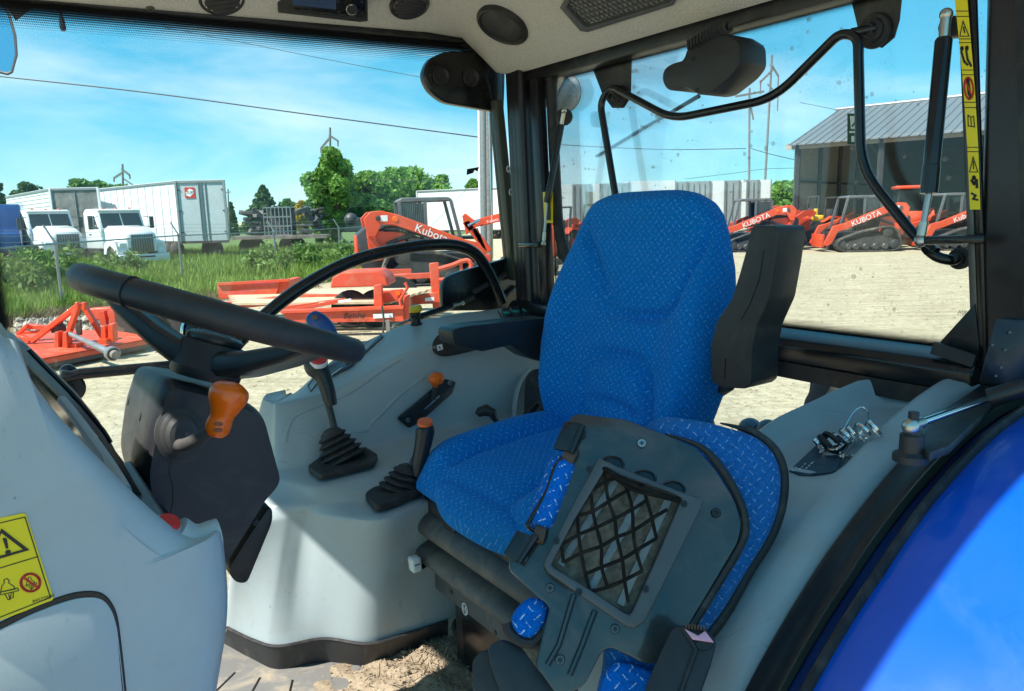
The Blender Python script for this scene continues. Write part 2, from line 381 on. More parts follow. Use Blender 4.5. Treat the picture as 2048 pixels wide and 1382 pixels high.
def mk_frit():
    k = NT('frit_dots'); s = k.n('SeparateXYZ'); k.l(k.uv(), s.inputs[0]); x, y = s.outputs[0], s.outputs[1]
    # u along the band in metres, v across it from 0 (edge of the pane) to 1
    yy = k.math('MULTIPLY', y, 12); row = k.math('FLOOR', yy); xx = k.math('ADD', k.math('MULTIPLY', x, 300), k.math('MULTIPLY', k.math('MODULO', row, 2), .5))
    fx = k.math('SUBTRACT', k.math('FRACT', xx), .5); fy = k.math('SUBTRACT', k.math('FRACT', yy), .5)
    d = k.math('SQRT', k.math('ADD', k.math('MULTIPLY', fx, fx), k.math('MULTIPLY', fy, fy)))
    a = k.math('LESS_THAN', d, k.math('SUBTRACT', .82, k.math('MULTIPLY', y, .68)))
    tr = k.n('BsdfTransparent'); df = k.n('BsdfDiffuse'); df.inputs[0].default_value = (.012, .013, .014, 1); mm = k.n('MixShader')
    k.l(a, mm.inputs[0]); k.l(tr.outputs[0], mm.inputs[1]); k.l(df.outputs[0], mm.inputs[2]); k.l(mm.outputs[0], k.out.inputs['Surface']); k.t.nodes.remove(k.b); return k.m
M['frit'] = mk_frit()
def emis(name, col, st):
    k = NT(name); k.b.inputs['Base Color'].default_value = (*col, 1); k.b.inputs['Emission Color'].default_value = (*col, 1); k.b.inputs['Emission Strength'].default_value = st; return k.m
def frit_band(name, a, b, inward, width, parent, n, solid=.0):
    """dotted black band along the pane edge a-b, fading inward; n = offset from the pane"""
    L = (b-a).length; inw = inward.normalized()*width
    mb = MB().quad([a+n, b+n, b+inw+n, a+inw+n], [(0, 0), (L, 0), (L, 1), (0, 1)])
    return part(name, mb, M['frit'], parent, smooth=False)
def screw(name, p, n, r, mat, parent, slot=True):
    mb = MB().lathe(p, n, [(0, r), (r*.25, r), (r*.45, r*.85), (r*.45, r*.5), (r*.28, r*.42), (r*.28, 0)], 14)
    o = part(name, mb, mat, parent)
    if slot and r > .0035:
        x, y = perp(n)
        part('driver_recess', MB().bar(p+n*(r*.47)-x*r*.5, p+n*(r*.47)+x*r*.5, r*.18, r*.06, n).bar(p+n*(r*.475)-y*r*.5, p+n*(r*.475)+y*r*.5, r*.18, r*.06, n), M['ink'], o)
    return o
# ================================================================== CAB SHELL
frame = thing('tractor_cab', 'black steel tractor cab frame with posts, sills and gussets', 'cab frame', W(0, -.6, .98))
def pillar(name, top, bot, wr, wb, mat, parent=frame, ridge=True):
    mb = MB(); prof = []
    for cx, cy in ((-1, -1), (1, -1), (1, 1), (-1, 1)):
        for k in range(4):
            a = math.atan2(cy, cx) - math.pi/4 + k*math.pi/6
            prof.append((cx*.72+.28*math.cos(a), cy*.72+.28*math.sin(a)))
    if ridge:
        prof2 = []
        for i, (x, y) in enumerate(prof):
            prof2.append((x, y))
            if i % 4 == 3:
                nx, ny = prof[(i+1) % 16]
                for t in (.3, .36, .42, .6, .66, .72):
                    q = .975 if t in (.36, .66) else 1.0
                    prof2.append(((x+(nx-x)*t)*q, (y+(ny-y)*t)*q))
        prof = prof2
    mb.loft([[c + AR*(x*wr/2) + AB*(y*wb/2) for x, y in prof] for c in (top, bot)])
    return part(name, mb, mat, parent, sharp=50)
pillar('rear_pillar', W(.618, .0, 2.50), W(.560, .0, 1.15), .075, .062, M['pillar_paint'])
# door seal and trim strips on the post
part('door_seal', MB().bar(PR(993, 200, .675), PR(1030, 560, .675), .028, .03, AR).bevel(.005), M['olive'], frame)
part('window_seal', MB().tube(fil([PB(1102, 140, .01), PB(1108, 300, .01), PB(1117, 470, .01), PB(1150, 560, .01), PB(1180, 640, .01)], .06), .015, 8), M['rubber'], frame)
part('inner_trim', MB().bar(PB(1074, 160, -.01), PB(1098, 640, -.01), .034, .03, AB).bevel(.004), M['pillar_paint'], frame)
for p in ((1016, 338), (1021, 384)):
    c = PR(p[0], p[1], .655); mb = MB(); ps = [c+AB*(.006*math.cos(a))+AZ*(.010*math.sin(a)) for a in [k*math.pi/8 for k in range(16)]]
    qs = [c+AB*(.0035*math.cos(a))+AZ*(.0065*math.sin(a)) for a in [k*math.pi/8 for k in range(16)]]
    part('rivet_ring', mb.ring_prism(ps, qs, -AR*.003), M['ink_white'], frame)
part('gusset', MB().prism(onR([(925, 88), (1004, 88), (1000, 142), (975, 122)], .70), AR*.012).bevel(.002), M['black_paint'], frame)
part('gusset', MB().prism(onR([(940, 86), (1012, 86), (1008, 215), (1000, 218), (965, 150)], .712), AR*.02).bevel(.002), M['black_paint'], frame)
part('roof_brace', MB().bar(PB(1131, 138, .03), PB(1092, 214, .03), .016, .012).bevel(.003), M['liner'], frame)
part('roof_brace', MB().prism(onB([(1070, 150), (1125, 145), (1090, 212), (1085, 215)], .035), AB*.01), M['black_paint'], frame)
part('header_rail', MB().bar(W(.728, -1.5, 2.402), W(.728, .0, 2.443), .05, .024).bevel(.006), M['black_paint'], frame)
part('rear_header_rail', MB().bar(W(.62, .018, 2.330), W(-.75, .018, 2.330), .055, .040).bevel(.005), M['black_paint'], frame)
# near left rear post, wide box section
mb = MB(); tp, bt = W(-.640, .02, 2.55), W(-.702, .02, 1.45)
mb.loft([[c+AR*(x*.058)+AB*(y*.05) for x, y in ((1, -.7), (.8, -1), (-1.6, -1), (-1.6, 1), (.8, 1), (1, .7))] for c in (tp, bt)])
part('rear_pillar', mb.bevel(.004), M['pillar_paint'], frame)
part('pillar_trim', MB().bar(PB(1928, -20, -.018), PB(1957, 735, -.018), .020, .012, AR).bevel(.003), M['screw'], frame)
part('pillar_trim', MB().bar(PB(1945, -20, -.03), PB(1968, 735, -.03), .008, .012, AR).bevel(.002), M['black_gloss'], frame)
part('pillar_flange', MB().bar(PB(2040, -20, -.036), PB(2056, 640, -.036), .006, .012, AR).bevel(.001), M['black_paint'], frame)
# rear sill and the panels under it
mb = MB().prism([W(.62, b, u) for b, u in ((-.055, 1.645), (-.058, 1.69), (-.045, 1.703), (.02, 1.712), (.03, 1.70), (.03, 1.64))], AR*-1.26)
part('rear_sill', mb.bevel(.004), M['black_gloss'], frame)
part('sill_flange', MB().bar(W(.6, -.06, 1.652), W(-.62, -.06, 1.642), .004, .03), M['black_paint'], frame)
part('rear_panel', MB().prism([W(-.40, -.01, 1.66), W(-.425, -.01, 1.628), W(-.44, -.01, 1.55), W(-.44, -.01, 1.2), W(-.68, -.01, 1.2), W(-.68, -.01, 1.66)], AB*.03), M['black_paint'], frame)
part('sill_gusset', MB().prism(onB([(1872, 692), (1950, 606), (1962, 735), (1900, 712)], -.03), AB*.012).bevel(.002), M['black_paint'], frame)
part('sill_gusset_flange', MB().bar(PB(1866, 695, -.05), PB(1950, 722, -.05), .02, .008, AB), M['black_dusty'], frame)
a = [PD(x, y, 1.06) for x, y in ((1990, 636), (2046, 640), (2018, 772), (1955, 768))]
part('seat_belt_bracket', MB().prism(a, AB*.03+AR*-.01).bevel(.003, 2), M['black_paint'], frame)
for x, y in ((1985, 690), (2010, 700), (2003, 735), (1992, 752), (2020, 665)):
    p = PD(x, y, 1.058); screw('spatter', p, to_cam(p), .0022, M['screw'], frame)
# stickers on the far post and along the near post
dec = part('warning_decal', MB().prism(onB([(1086, 384), (1106, 384), (1106, 446), (1089, 446)], -.03), AB*-.001), M['decal'], frame)
part('decal_line', MB().prism(onB([(1093, 392), (1100, 392), (1101, 440), (1094, 440)], -.0335), AB*-.0004), M['ink'], dec)
DL = [(1908, -10), (1916, 60), (1927, 180), (1935, 300), (1940, 418)]; DR = [(1934, -10), (1940, 60), (1950, 180), (1957, 300), (1961, 420)]
def dstrip(t, s):
    """point on the near-post decal: t down (0-1), s across (0-1)"""
    y = -10+t*429
    f = lambda L: float(np.interp(y, [q[1] for q in L], [q[0] for q in L]))
    return PB(f(DL)*(1-s)+f(DR)*s, y, -.0375)
mb = MB(); mb.grid(lambda i, j: dstrip(i, j), 14, 1)
dec = part('warning_decal_strip', mb, M['decal'], frame)
def ink(polys, parent, mat, fn, off):
    """flat printed strokes on a decal: list of (points, width), points in decal coordinates"""
    mb = MB()
    for pts, wd in polys:
        P3 = [fn(*p)+off for p in pts]
        for a, b in zip(P3[:-1], P3[1:]):
            d = b-a
            if d.length < 1e-7: continue
            n = off.normalized().cross(d).normalized()*wd/2; e = d.normalized()*wd/2
            mb.quad([a-e+n, b+e+n, b+e-n, a-e-n])
    return part('decal_print', mb, mat, parent, smooth=False, kind='stuff')
N = -AB*.0006
circ = lambda cx, cy, rx, ry, n=14, a0=0, a1=6.2832: [(cx+rx*math.cos(a0+(a1-a0)*k/n), cy+ry*math.sin(a0+(a1-a0)*k/n)) for k in range(n+1)]
lines = [([(t, .02), (t, .98)], .0012) for t in (.075, .10, .205, .222, .35, .372, .50, .525, .71, .73)]
tri = lambda t0, t1: [(t0, .5), (t1, .88), (t1, .12), (t0, .5)]
lines += [(tri(.122, .192), .0014), ([(.15, .5), (.175, .55)], .002), (tri(.755, .825), .0014), ([(.775, .5), (.81, .5)], .0016)]
lines += [([(.265, .12), (.31, .3), (.325, .55)], .003), ([(.262, .55), (.30, .6), (.33, .85)], .003), (circ(.25, .2, .006, .06), .003), (circ(.248, .62, .006, .06), .003)]
lines += [([(.405, .45), (.455, .5), (.475, .62)], .005), (circ(.395, .45, .007, .07), .003)]
lines += [([(.56, .25), (.61, .22), (.615, .78), (.565, .75), (.57, .5), (.56, .25)], .0014), ([(.57, .5), (.612, .5)], .0014)]
lines += [([(.865, .3), (.88, .5), (.865, .72), (.895, .75)], .004), (circ(.852, .5, .006, .08), .003), ([(.925, .25), (.935, .6), (.95, .35), (.955, .75)], .003)]
ink(lines, dec, M['ink'], dstrip, N)
ink([(circ(.435, .5, .05, .38, 20), .0026), ([(.40, .25), (.47, .75)], .002)], dec, M['ink_red'], dstrip, N*1.6)
# front posts, outside the frame to the left but part of the same cab
for r in (.66, -.66):
    pillar('front_pillar', W(r*.95, -1.56, 2.46), W(r, -1.50, 1.0), .06, .07, M['pillar_paint'], ridge=False)
part('cab_floor', MB().box(W(0, -.75, .985), 1.30, 1.55, .05, AR, AB), M['black_dusty'], frame)

# ------------------------------------------------------------------ roof
roof = thing('cab_roof', 'speckled beige headliner under the tractor cab roof', 'roof lining', W(0, -.75, 2.35))
def roof_ring(inset, du, n=15):
    pts = []
    r0, r1, b0, b1 = -.74+inset, .705-inset, -1.58+inset, -.012-inset
    rc = max(.05, .10-inset*.2)
    for cr, cb, a0 in ((r1-rc, b1-rc, 0), (r0+rc, b1-rc, 90), (r0+rc, b0+rc, 180), (r1-rc, b0+rc, 270)):
        for k in range(6):
            a = rad(a0+90*k/5); pts.append((cr+rc*math.cos(a), cb+rc*math.sin(a)))
    dense = []
    for i in range(len(pts)):
        a, c = pts[i], pts[(i+1) % len(pts)]
        m_ = max(1, int(math.dist(a, c)/.12))
        for k in range(m_): dense.append((a[0]+(c[0]-a[0])*k/m_, a[1]+(c[1]-a[1])*k/m_))
    out = []
    for r, b in dense:
        ul = 2.408+.044*(b+1.03)
        t = min(1, max(0, (b+inset+.13)/.11)); t = t*t*(3-2*t)
        q = min(1, max(0, (r+inset-.52)/.14)); q = q*q*(3-2*q)
        base = ul*(1-t)+2.338*t*(1-q)+ (2.338)*t*q
        out.append(W(r, b, base*(1-min(1, inset/.3))+2.42*min(1, inset/.3)+du))
    return out
spec = [(-.012, .03), (0, .004), (.006, -.002), (.016, 0), (.05, .016), (.12, .050), (.20, .075), (.28, .088), (.36, .092)]
rings = [roof_ring(i, d) for i, d in spec]
L0 = min(len(r) for r in rings)
def resamp(r, n):
    idx = np.linspace(0, len(r), n, endpoint=False); o = []
    for x in idx:
        i = int(x); f = x-i; o.append(r[i % len(r)]*(1-f)+r[(i+1) % len(r)]*f)
    return o
def by_len(r, n):
    d = [0]
    for i in range(len(r)): d.append(d[-1]+(r[(i+1) % len(r)]-r[i]).length)
    o = []
    for x in np.linspace(0, d[-1], n, endpoint=False):
        i = int(np.searchsorted(d, x, 'right'))-1; f = (x-d[i])/max(1e-9, d[i+1]-d[i]); o.append(r[i % len(r)]*(1-f)+r[(i+1) % len(r)]*f)
    return o
# same angular sampling for every ring, so that the loft does not twist
def by_ang(r, n):
    c = W(-.02, -.79, 0); an = []
    for p in r:
        d = p-c; an.append(math.atan2(d.dot(AB)/.78, d.dot(AR)/.72))
    k0 = int(np.argmin(an)); r = r[k0:]+r[:k0]; an = an[k0:]+an[:k0]; an = an+[an[0]+6.28319]
    tg = np.linspace(-math.pi, math.pi, n, endpoint=False); o = []
    for x in tg:
        if x < an[0]: x += 6.28319
        i = min(len(r)-1, int(np.searchsorted(an, x, 'right'))-1); f = (x-an[i])/max(1e-9, an[i+1]-an[i]); o.append(r[i]*(1-f)+r[(i+1) % len(r)]*f)
    return o
rings = [by_ang(r, 144) for r in rings]
mb = MB(); mb.loft(rings, True, False); vs_ = [v for v in mb.bm.verts][-144:]; mb.bm.faces.new(vs_)
liner = part('headliner', mb, M['liner'], roof, sharp=60)
mb = MB(); mb.loft([[p+AZ*.02+(p-W(0, -.78, p.z)).normalized()*.03-AB*(.05 if (p-OC).dot(AB) < -1.5 else 0)-AR*((-.035+.05*((p-OC).dot(AB)+1.5)/1.5) if (p-OC).dot(AR) < -.6 else 0) for p in rings[0]], [p+AZ*.10+(p-W(0, -.78, p.z)).normalized()*.05-AB*(.05 if (p-OC).dot(AB) < -1.5 else 0)-AR*((-.035+.05*((p-OC).dot(AB)+1.5)/1.5) if (p-OC).dot(AR) < -.6 else 0) for p in rings[0]], [p+AZ*.17-(p-W(0, -.78, p.z))*.12 for p in rings[0]]], True, False); mb.bm.faces.new([v for v in mb.bm.verts][-144:])  # front and left edges shifted to shape the roof shadow on console and fender
part('roof_shell', mb, M['blue_paint'], roof)
LT = bvh(liner)
def liner_patch(cx, cy, w_, h_, ang=0, n=24, off=.0, shape='ellipse'):
    """outline in the photo laid on the headliner"""
    out = []
    for k in range(n):
        a = 6.28319*k/n; x, y = math.cos(a)*w_/2, math.sin(a)*h_/2; ca, sa = math.cos(rad(ang)), math.sin(rad(ang))
        p, nn = hit(LT, cx+x*ca-y*sa, cy+x*sa+y*ca, off); out.append(p)
    return out
for x, y in ((300, 16), (612, 60), (838, 72), (1122, 138), (1410, 52)):
    p, n = hit(LT, x, y)
    if p: screw('lining_screw', p, n, .009, M['black_dusty'], roof)
# round speaker
def disc_on(x, y, rr):
    p, n = hit(LT, x, y); return p, n
p, n = hit(LT, 1007, 47)
p = p+n*.006
sp = thing('roof_speaker', 'round black speaker cover in the headliner above the far post', 'speaker', p)
X_ = AR.cross(n).normalized()
part('rim', MB().lathe(p-n*.02, n, [(0, .070), (.022, .070), (.028, .067), (.030, .062), (.027, .058), (.024, .057), (.02, 0)], 40, x=X_), M['black_plastic'], sp)
part('grille', MB().lathe(p-n*.004, n, [(0, .056), (.008, .056), (.010, .052), (.011, .0)], 40), M['black_dusty'], sp)
# air vents
def vent(name, x, y, label, tilt):
    p, n = hit(LT, x, max(y, 2)); d = PD(x, y, (p-CAM).dot(CF)); p = d
    p = p+n*.008
    v = thing(name, label, 'air vent', p, 'round ceiling air vents')
    part('bezel', MB().lathe(p-n*.02, n, [(0, .05), (.022, .05), (.026, .047), (.022, .042), (.005, .040), (.003, 0)], 32), M['black_satin'], v)
    xx = (AB-n*AB.dot(n)).normalized(); yy = n.cross(xx); q = Quaternion(n, rad(tilt)); xx, yy = q @ xx, q @ yy
    for k in range(-2, 3):
        hw = math.sqrt(max(.0001, .040**2-(k*.015)**2))
        part('louvre', MB().box(p+yy*(k*.015)+n*.004, hw*1.9, .003, .014, xx, (yy*.8+n*.6).normalized(), (n*.8-yy*.6).normalized()).bevel(.001), M['black_plastic'], v)
vent('air_vent', 818, 6, 'round black louvred air vent right of the ceiling radio', 12)
vent('air_vent', 442, -8, 'round black louvred air vent left of the ceiling radio, cut by the frame', 20)
# radio
c0, n0 = hit(LT, 645, 18); n0 = (to_cam(c0)*.7-AZ*.5).normalized()
RP = lambda x, y, o=0.0: PP(x, y, c0+n0*.035, n0)+n0*o
rd = thing('car_radio', 'black ceiling radio with blue display and round dial', 'radio', RP(645, 45))
part('body', MB().prism([RP(x, y) for x, y in ((553, -30), (735, -22), (736, 43), (720, 45), (556, 26))], -n0*.05).bevel(.002), M['black_plastic'], rd)
part('face', MB().prism([RP(x, y, .003) for x, y in ((562, -30), (730, -22), (731, 37), (565, 21))], -n0*.005).bevel(.001), M['black_gloss'], rd)
part('display', MB().prism([RP(x, y, .0045) for x, y in ((582, -28), (672, -25), (672, 17), (585, 8))], -n0*.002), emis('radio_display', (.012, .03, .07), .12), rd)
xd = (RP(700, 12)-RP(600, 2)).normalized(); yd = n0.cross(xd)
for x, y, w_ in ((600, -2, .010), (640, 1, .020), (622, 7, .028)): part('display_bar', MB().box(RP(x, y, .005), w_, .0025, .0006, xd, yd, n0), pbr('dim_blue', (.03, .06, .13), .5), rd)
kn = part('dial', MB().lathe(RP(703, 13, .003), n0, [(0, .0125), (.010, .0125), (.012, .011), (.012, 0)], 28), M['black_plastic'], rd)
part('dial_ring', MB().lathe(RP(703, 13, .003), n0, [(.009, .0131), (.0115, .0131), (.0118, .012), (.009, .012)], 28), M['chrome'], kn)
for i in range(7):
    part('button', MB().prism([RP(x, y, .005) for x, y in ((588+i*18, 15+i*2), (602+i*18, 16.6+i*2), (602+i*18, 20.6+i*2), (588+i*18, 19+i*2))], -n0*.003), M['black_satin'], rd)
for x, y in ((677, 0), (678, 22), (724, 2), (725, 24)):
    part('button', MB().box(RP(x, y, .004), .007, .005, .003, xd, yd, n0).bevel(.0008), M['black_satin'], rd)
# recirculation filter grille
gr_o = [(1124, 8), (1150, -40), (1400, -90), (1352, 2), (1180, 57), (1165, 55)]
cg, ng = hit(LT, 1240, 20)
GP = lambda x, y, o=0.0: PP(x, y, cg, ng)+ng*(.006+o)
gt = thing('filter_grille', 'dark perforated air filter grille in the rear headliner', 'grille', GP(1240, 40))
inn = [(1138, 8), (1158, -36), (1392, -82), (1344, -3), (1182, 47), (1172, 45)]
part('frame', MB().ring_prism([GP(x, y, .006) for x, y in gr_o], [GP(x, y, .006) for x, y in inn], -ng*.02).bevel(.002), M['gray_mid'], gt)
part('back', MB().prism([GP(x, y, -.006) for x, y in inn], -ng*.003), M['ink'], gt)
mb = MB(); gx = (GP(1300, -3)-GP(1200, 25)).normalized(); gy = ng.cross(gx); oc = GP(1240, 0)
from mathutils.geometry import intersect_point_line
def inside(poly, x, y):
    c = False
    for i in range(len(poly)):
        (x1, y1), (x2, y2) = poly[i], poly[i-1]
        if (y1 > y) != (y2 > y) and x < (x2-x1)*(y-y1)/(y2-y1)+x1: c = not c
    return c
pin = [((GP(x, y)-oc).dot(gx), (GP(x, y)-oc).dot(gy)) for x, y in inn]
pt = .0145
for i in range(-16, 17):
    for j in range(-10, 11):
        hx, hy = (i+.5*(j % 2))*pt, j*pt*.866
        if not inside(pin, hx, hy): continue
        o = [oc+gx*(hx+pt*.577*math.cos(rad(30+60*k)))+gy*(hy+pt*.577*math.sin(rad(30+60*k))) for k in range(6)]
        n_ = [oc+gx*(hx+pt*.40*math.cos(rad(30+60*k)))+gy*(hy+pt*.40*math.sin(rad(30+60*k))) for k in range(6)]
        mb.ring_prism(o, n_, -ng*.003)
part('perforated_sheet', mb, M['gray_mid'], gt, kind='stuff', smooth=False)
# thin stalk hanging at the top left
a, b = PD(121, -20, 1.75), PD(127, 60, 1.75)
mb = MB().tube([a, PD(122, 34, 1.75)], .0035, 8).tube([PD(122, 32, 1.75), PD(123, 38, 1.75), PD(126, 56, 1.75), PD(127, 61, 1.75)], [.004, .006, .0075, .005], 8)
solo('hanging_stalk', mb, M['black_plastic'], 'thin black stalk hanging before the side glass at top left', 'antenna', b)

# ------------------------------------------------------------------ far door (all glass)
door = thing('glass_door', 'frameless glass side door on the far side with curved black grab bar', 'door', W(.72, -.6, 1.2))
part('pane', MB().box(W(.735, -.655, 1.80), .005, 1.25, 1.18, AR, AB), M['glass'], door)
nin = -AR*.004
frit_band('frit_band', W(.732, -1.28, 2.40), W(.732, -.03, 2.43), -AZ, .055, door, nin)
frit_band('frit_band', W(.732, -1.282, 1.25), W(.732, -1.282, 2.40), AB, .03, door, nin)
part('edge_seal', MB().bar(W(.735, -1.29, 1.2), W(.735, -1.29, 2.42), .012, .02, AR), M['rubber'], door)
part('lower_rail', MB().tube([PR(124, 757, .70), PR(160, 748, .70), PR(620, 706, .70), PR(900, 668, .70)], .0125, 12), M['black_gloss'], door)
hb = [(440, 720), (470, 692), (520, 640), (600, 577), (700, 524), (800, 498), (890, 489), (945, 503), (978, 545), (1005, 605)]
part('grab_bar', MB().tube(spl(onR(hb, .675), 6), .0165, 14), M['black_gloss'], door)
lp = [(886, 622), (884, 575), (892, 556), (915, 545), (1045, 508), (1070, 620)]
lpl = part('latch_plate', MB().prism(fil(onR(lp, .70), .02, 4, True), AR*.02).bevel(.003), M['black_gloss'], door)
part('latch_handle', MB().bar(PR(945, 585, .69), PR(1012, 548, .69), .02, .012).bevel(.004), M['black_dusty'], lpl)
part('latch_rod', MB().bar(PR(1002, 600, .69), PR(1035, 572, .69), .012, .008).bevel(.002), M['black_dusty'], lpl)
for x, y in ((945, 577), (918, 592), (986, 578)):
    p = PR(x, y, .697); screw('bolt', p, -AR, .005, M['black_dusty'], lpl)
hc = part('hinge_cover', MB().prism(fil(onR([(846, 150), (858, 118), (890, 103), (960, 100), (1003, 120), (1006, 224), (985, 222), (890, 205), (860, 182)], .70), .02, 4, True), AR*.03).bevel(.006, 3), M['black_gloss'], door)
for x, y in ((881, 152), (941, 155)):
    p = PR(x, y, .6985)
    part('recess', MB().lathe(p, -AR, [(0, .026), (.004, .026), (.005, .024), (.002, .020), (-.004, .012), (-.001, .008), (.003, .006), (.003, 0)], 24), M['black_plastic'], hc)
part('stiffener', MB().bar(PR(972, 150, .69), PR(988, 212, .69), .006, .004), M['black_plastic'], hc)
p = PR(140, 772, .70)
hk = part('hinge_pad', MB().prism(fil(onR([(118, 735), (140, 727), (160, 742), (162, 800), (128, 812)], .715), .02, 4, True), AR*.012).bevel(.003), M['black_gloss'], door)
part('hinge_knob', MB().lathe(PR(136, 775, .715), -AR, [(0, .034), (.012, .034), (.018, .028), (.018, .012), (.026, .010), (.026, 0)], 20), M['rubber'], door)
part('hinge_clip', MB().bar(PR(120, 748, .70), PR(145, 752, .70), .02, .02).bevel(.004), M['black_satin'], door)
part('small_mark', MB().prism(onR([(934, 338), (958, 334), (955, 343), (949, 340), (946, 346), (933, 350)], .729), AR*-.001), M['ink'], door)
part('rear_edge', MB().bar(PR(984, 225, .728), PR(1012, 520, .728), .012, .01, AR), M['black_gloss'], door)
# strut along the console top
def strut(name, label, a, m_, b, r0, r1, mats=('black_gloss', 'steel'), ends=True, collar=True):
    """gas strut: cylinder a-m, rod m-b"""
    t = thing(name, label, 'gas strut', b, 'gas struts of the cab')
    d = (m_-a).normalized()
    part('cylinder', MB().tube([a, a+d*.004, m_-d*.045, m_-d*.044, m_-d*.001, m_], [r0*.8, r0, r0, r0*1.07, r0*1.07, r0*.7], 16), M[mats[0]], t)
    part('rod', MB().tube([m_, b], r1, 10), M[mats[1]], t)
    if ends:
        e = (b-m_).normalized()
        part('ball_socket', MB().tube([b-e*.03, b-e*.008], r1*1.35, 12).ball(b, r1*1.9), M['zinc'], t)
        part('end_fitting', MB().tube([a-d*.028, a], r0*.62, 12).ball(a-d*.034, r0*.8), M['zinc'], t)
    return t
s_ = strut('gas_strut', 'black gas strut lying low behind the yellow knob at the far door', PR(905, 612, .69), PR(820, 640, .69), PR(790, 652, .69), .0095, .004)
part('bracket', MB().bar(PR(900, 615, .70), PR(945, 592, .70), .03, .014).bevel(.003), M['black_dusty'], s_)

# ------------------------------------------------------------------ rear window
rw = thing('rear_window', 'large dusty rear window with bent black grab handle', 'window', W(0, .03, 1.71))
part('pane', MB().box(W(-.04, .045, 2.01), 1.20, .005, .64, AR, AB), M['glass_dirty'], rw)
nb = -AB*.004
frit_band('frit_band', W(.53, .042, 1.706), W(-.63, .042, 1.706), AZ, .022, rw, nb)
frit_band('frit_band', W(.515, .042, 1.70), W(.53, .042, 2.33), -AR, .008, rw, nb)
frit_band('frit_band', W(.53, .042, 2.316), W(-.60, .042, 2.316), -AZ, .016, rw, nb)
hp = fil(onB([(1236, 415), (1229, 380), (1200, 205), (1222, 172), (1345, 238), (1548, 197), (1680, 66), (1716, 72), (1722, 338), (1842, 488), (1908, 525)], -.005), [.05, .05, .05, .03, .05, .05, .05, .05, .05, .08, .05], 7)
hp2 = spl([PB(1842, 488, -.005), PB(1872, 512, .0), PB(1902, 520, .01), PB(1921, 517, .03)], 6)
part('grab_handle', MB().tube(hp[:-1]+hp2[2:], .0088, 12), M['black_gloss'], rw)
for x, y, rr in ((1750, 62, .030), (1238, 192, .026), (1920, 517, .018)):
    p = PB(x, y, .034)
    part('mount', MB().lathe(p, -AB, [(-.002, rr), (.004, rr), (.007, rr*.92), (.008, rr*.7), (.013, rr*.66), (.016, rr*.45), (.028, rr*.35), (.03, 0)], 26), M['rubber'], rw)
part('mount_stem', MB().tube([PB(1702, 66, -.005), PB(1750, 56, .015)], .008, 10), M['black_gloss'], rw)
part('mount_stem', MB().tube([PB(1222, 178, -.005), PB(1238, 190, .02)], .008, 10), M['black_gloss'], rw)
part('glass_patch', MB().prism(onB([(1698, -20), (1716, 55), (1735, 90), (1765, 96), (1790, 75), (1800, 40), (1806, -20)], .040), -AB*.001), M['black_dusty'], rw)
part('glass_patch', MB().prism(onB([(1186, 138), (1206, 190), (1225, 216), (1248, 216), (1262, 195), (1264, 114)], .040), -AB*.001), M['black_dusty'], rw)
# wiper motor and wiper
mo = [(1322, 158), (1326, 138), (1340, 127), (1366, 120), (1372, 98), (1390, 72), (1450, 66), (1478, 84), (1480, 128), (1462, 152), (1420, 186), (1395, 190), (1382, 180), (1368, 174), (1345, 182), (1330, 178)]
wm = part('wiper_motor', MB().prism(fil(onB(mo, -.075), .010, 3, True), AB*.085).bevel(.006, 2, 40), M['black_plastic'], rw)
part('cover_seam', MB().tube(onB([(1480, 84), (1482, 128), (1464, 153), (1422, 187)], -.03), .0016, 6), M['black_plastic'], wm)
for x, y in ((1386, 118), (1393, 180)): screw('screw', PB(x, y, -.0755), -AB, .004, M['screw_black'], wm)
part('motor_shaft', MB().tube([PB(1476, 138, .0), PB(1500, 126, .0)], .009, 10), M['screw'], wm)
cw = [PB(1380+i*76/60, 92-i*40/60, -.07) + AZ*.012*math.sin(i*1.25) + AB*.012*math.cos(i*1.25) for i in range(61)]
part('coiled_cable', MB().tube(cw, .004, 6), M['rubber'], wm)
wa = [PB(1398, 192, .065), PB(1330, 232, .07), PB(1290, 254, .07)]
part('wiper_arm', MB().tube(wa, [.0055, .0045, .004], 8), M['black_satin'], rw)
part('wiper_blade', MB().bar(PB(1300, 249, .065), PB(1193, 313, .065), .006, .010, AB).bevel(.001), M['black_plastic'], rw)
# green exit sticker
st = part('exit_decal', MB().prism(onB([(1695, 227), (1728, 227), (1728, 289), (1695, 289)], .0395), -AB*.0006), M['decal_green'], rw)
part('decal_print', MB().prism(onB([(1700, 232), (1726, 232), (1726, 258), (1702, 258)], .0388), -AB*.0004), M['ink_white'], st)
part('decal_print', MB().prism(onB([(1699, 262), (1726, 262), (1726, 266), (1699, 266)], .0388), -AB*.0004), M['ink_white'], st)
part('decal_print', MB().prism(onB([(1703, 272), (1709, 272), (1709, 284), (1703, 284)], .0388), -AB*.0004), M['ink_white'], st)
part('decal_print', MB().tube(onB([(1704, 253), (1712, 243), (1722, 240), (1728, 248)], .0382), .0016, 6), M['decal_green'], st)
text_on('glass_marking', 'ASIMA', .008, M['screw'], rw, PB(1931, 625, .040), -AR, AZ, .001)
text_on('glass_marking', 'CLARTEX', .006, M['screw'], rw, PB(1931, 631, .040), -AR, AZ, .001)
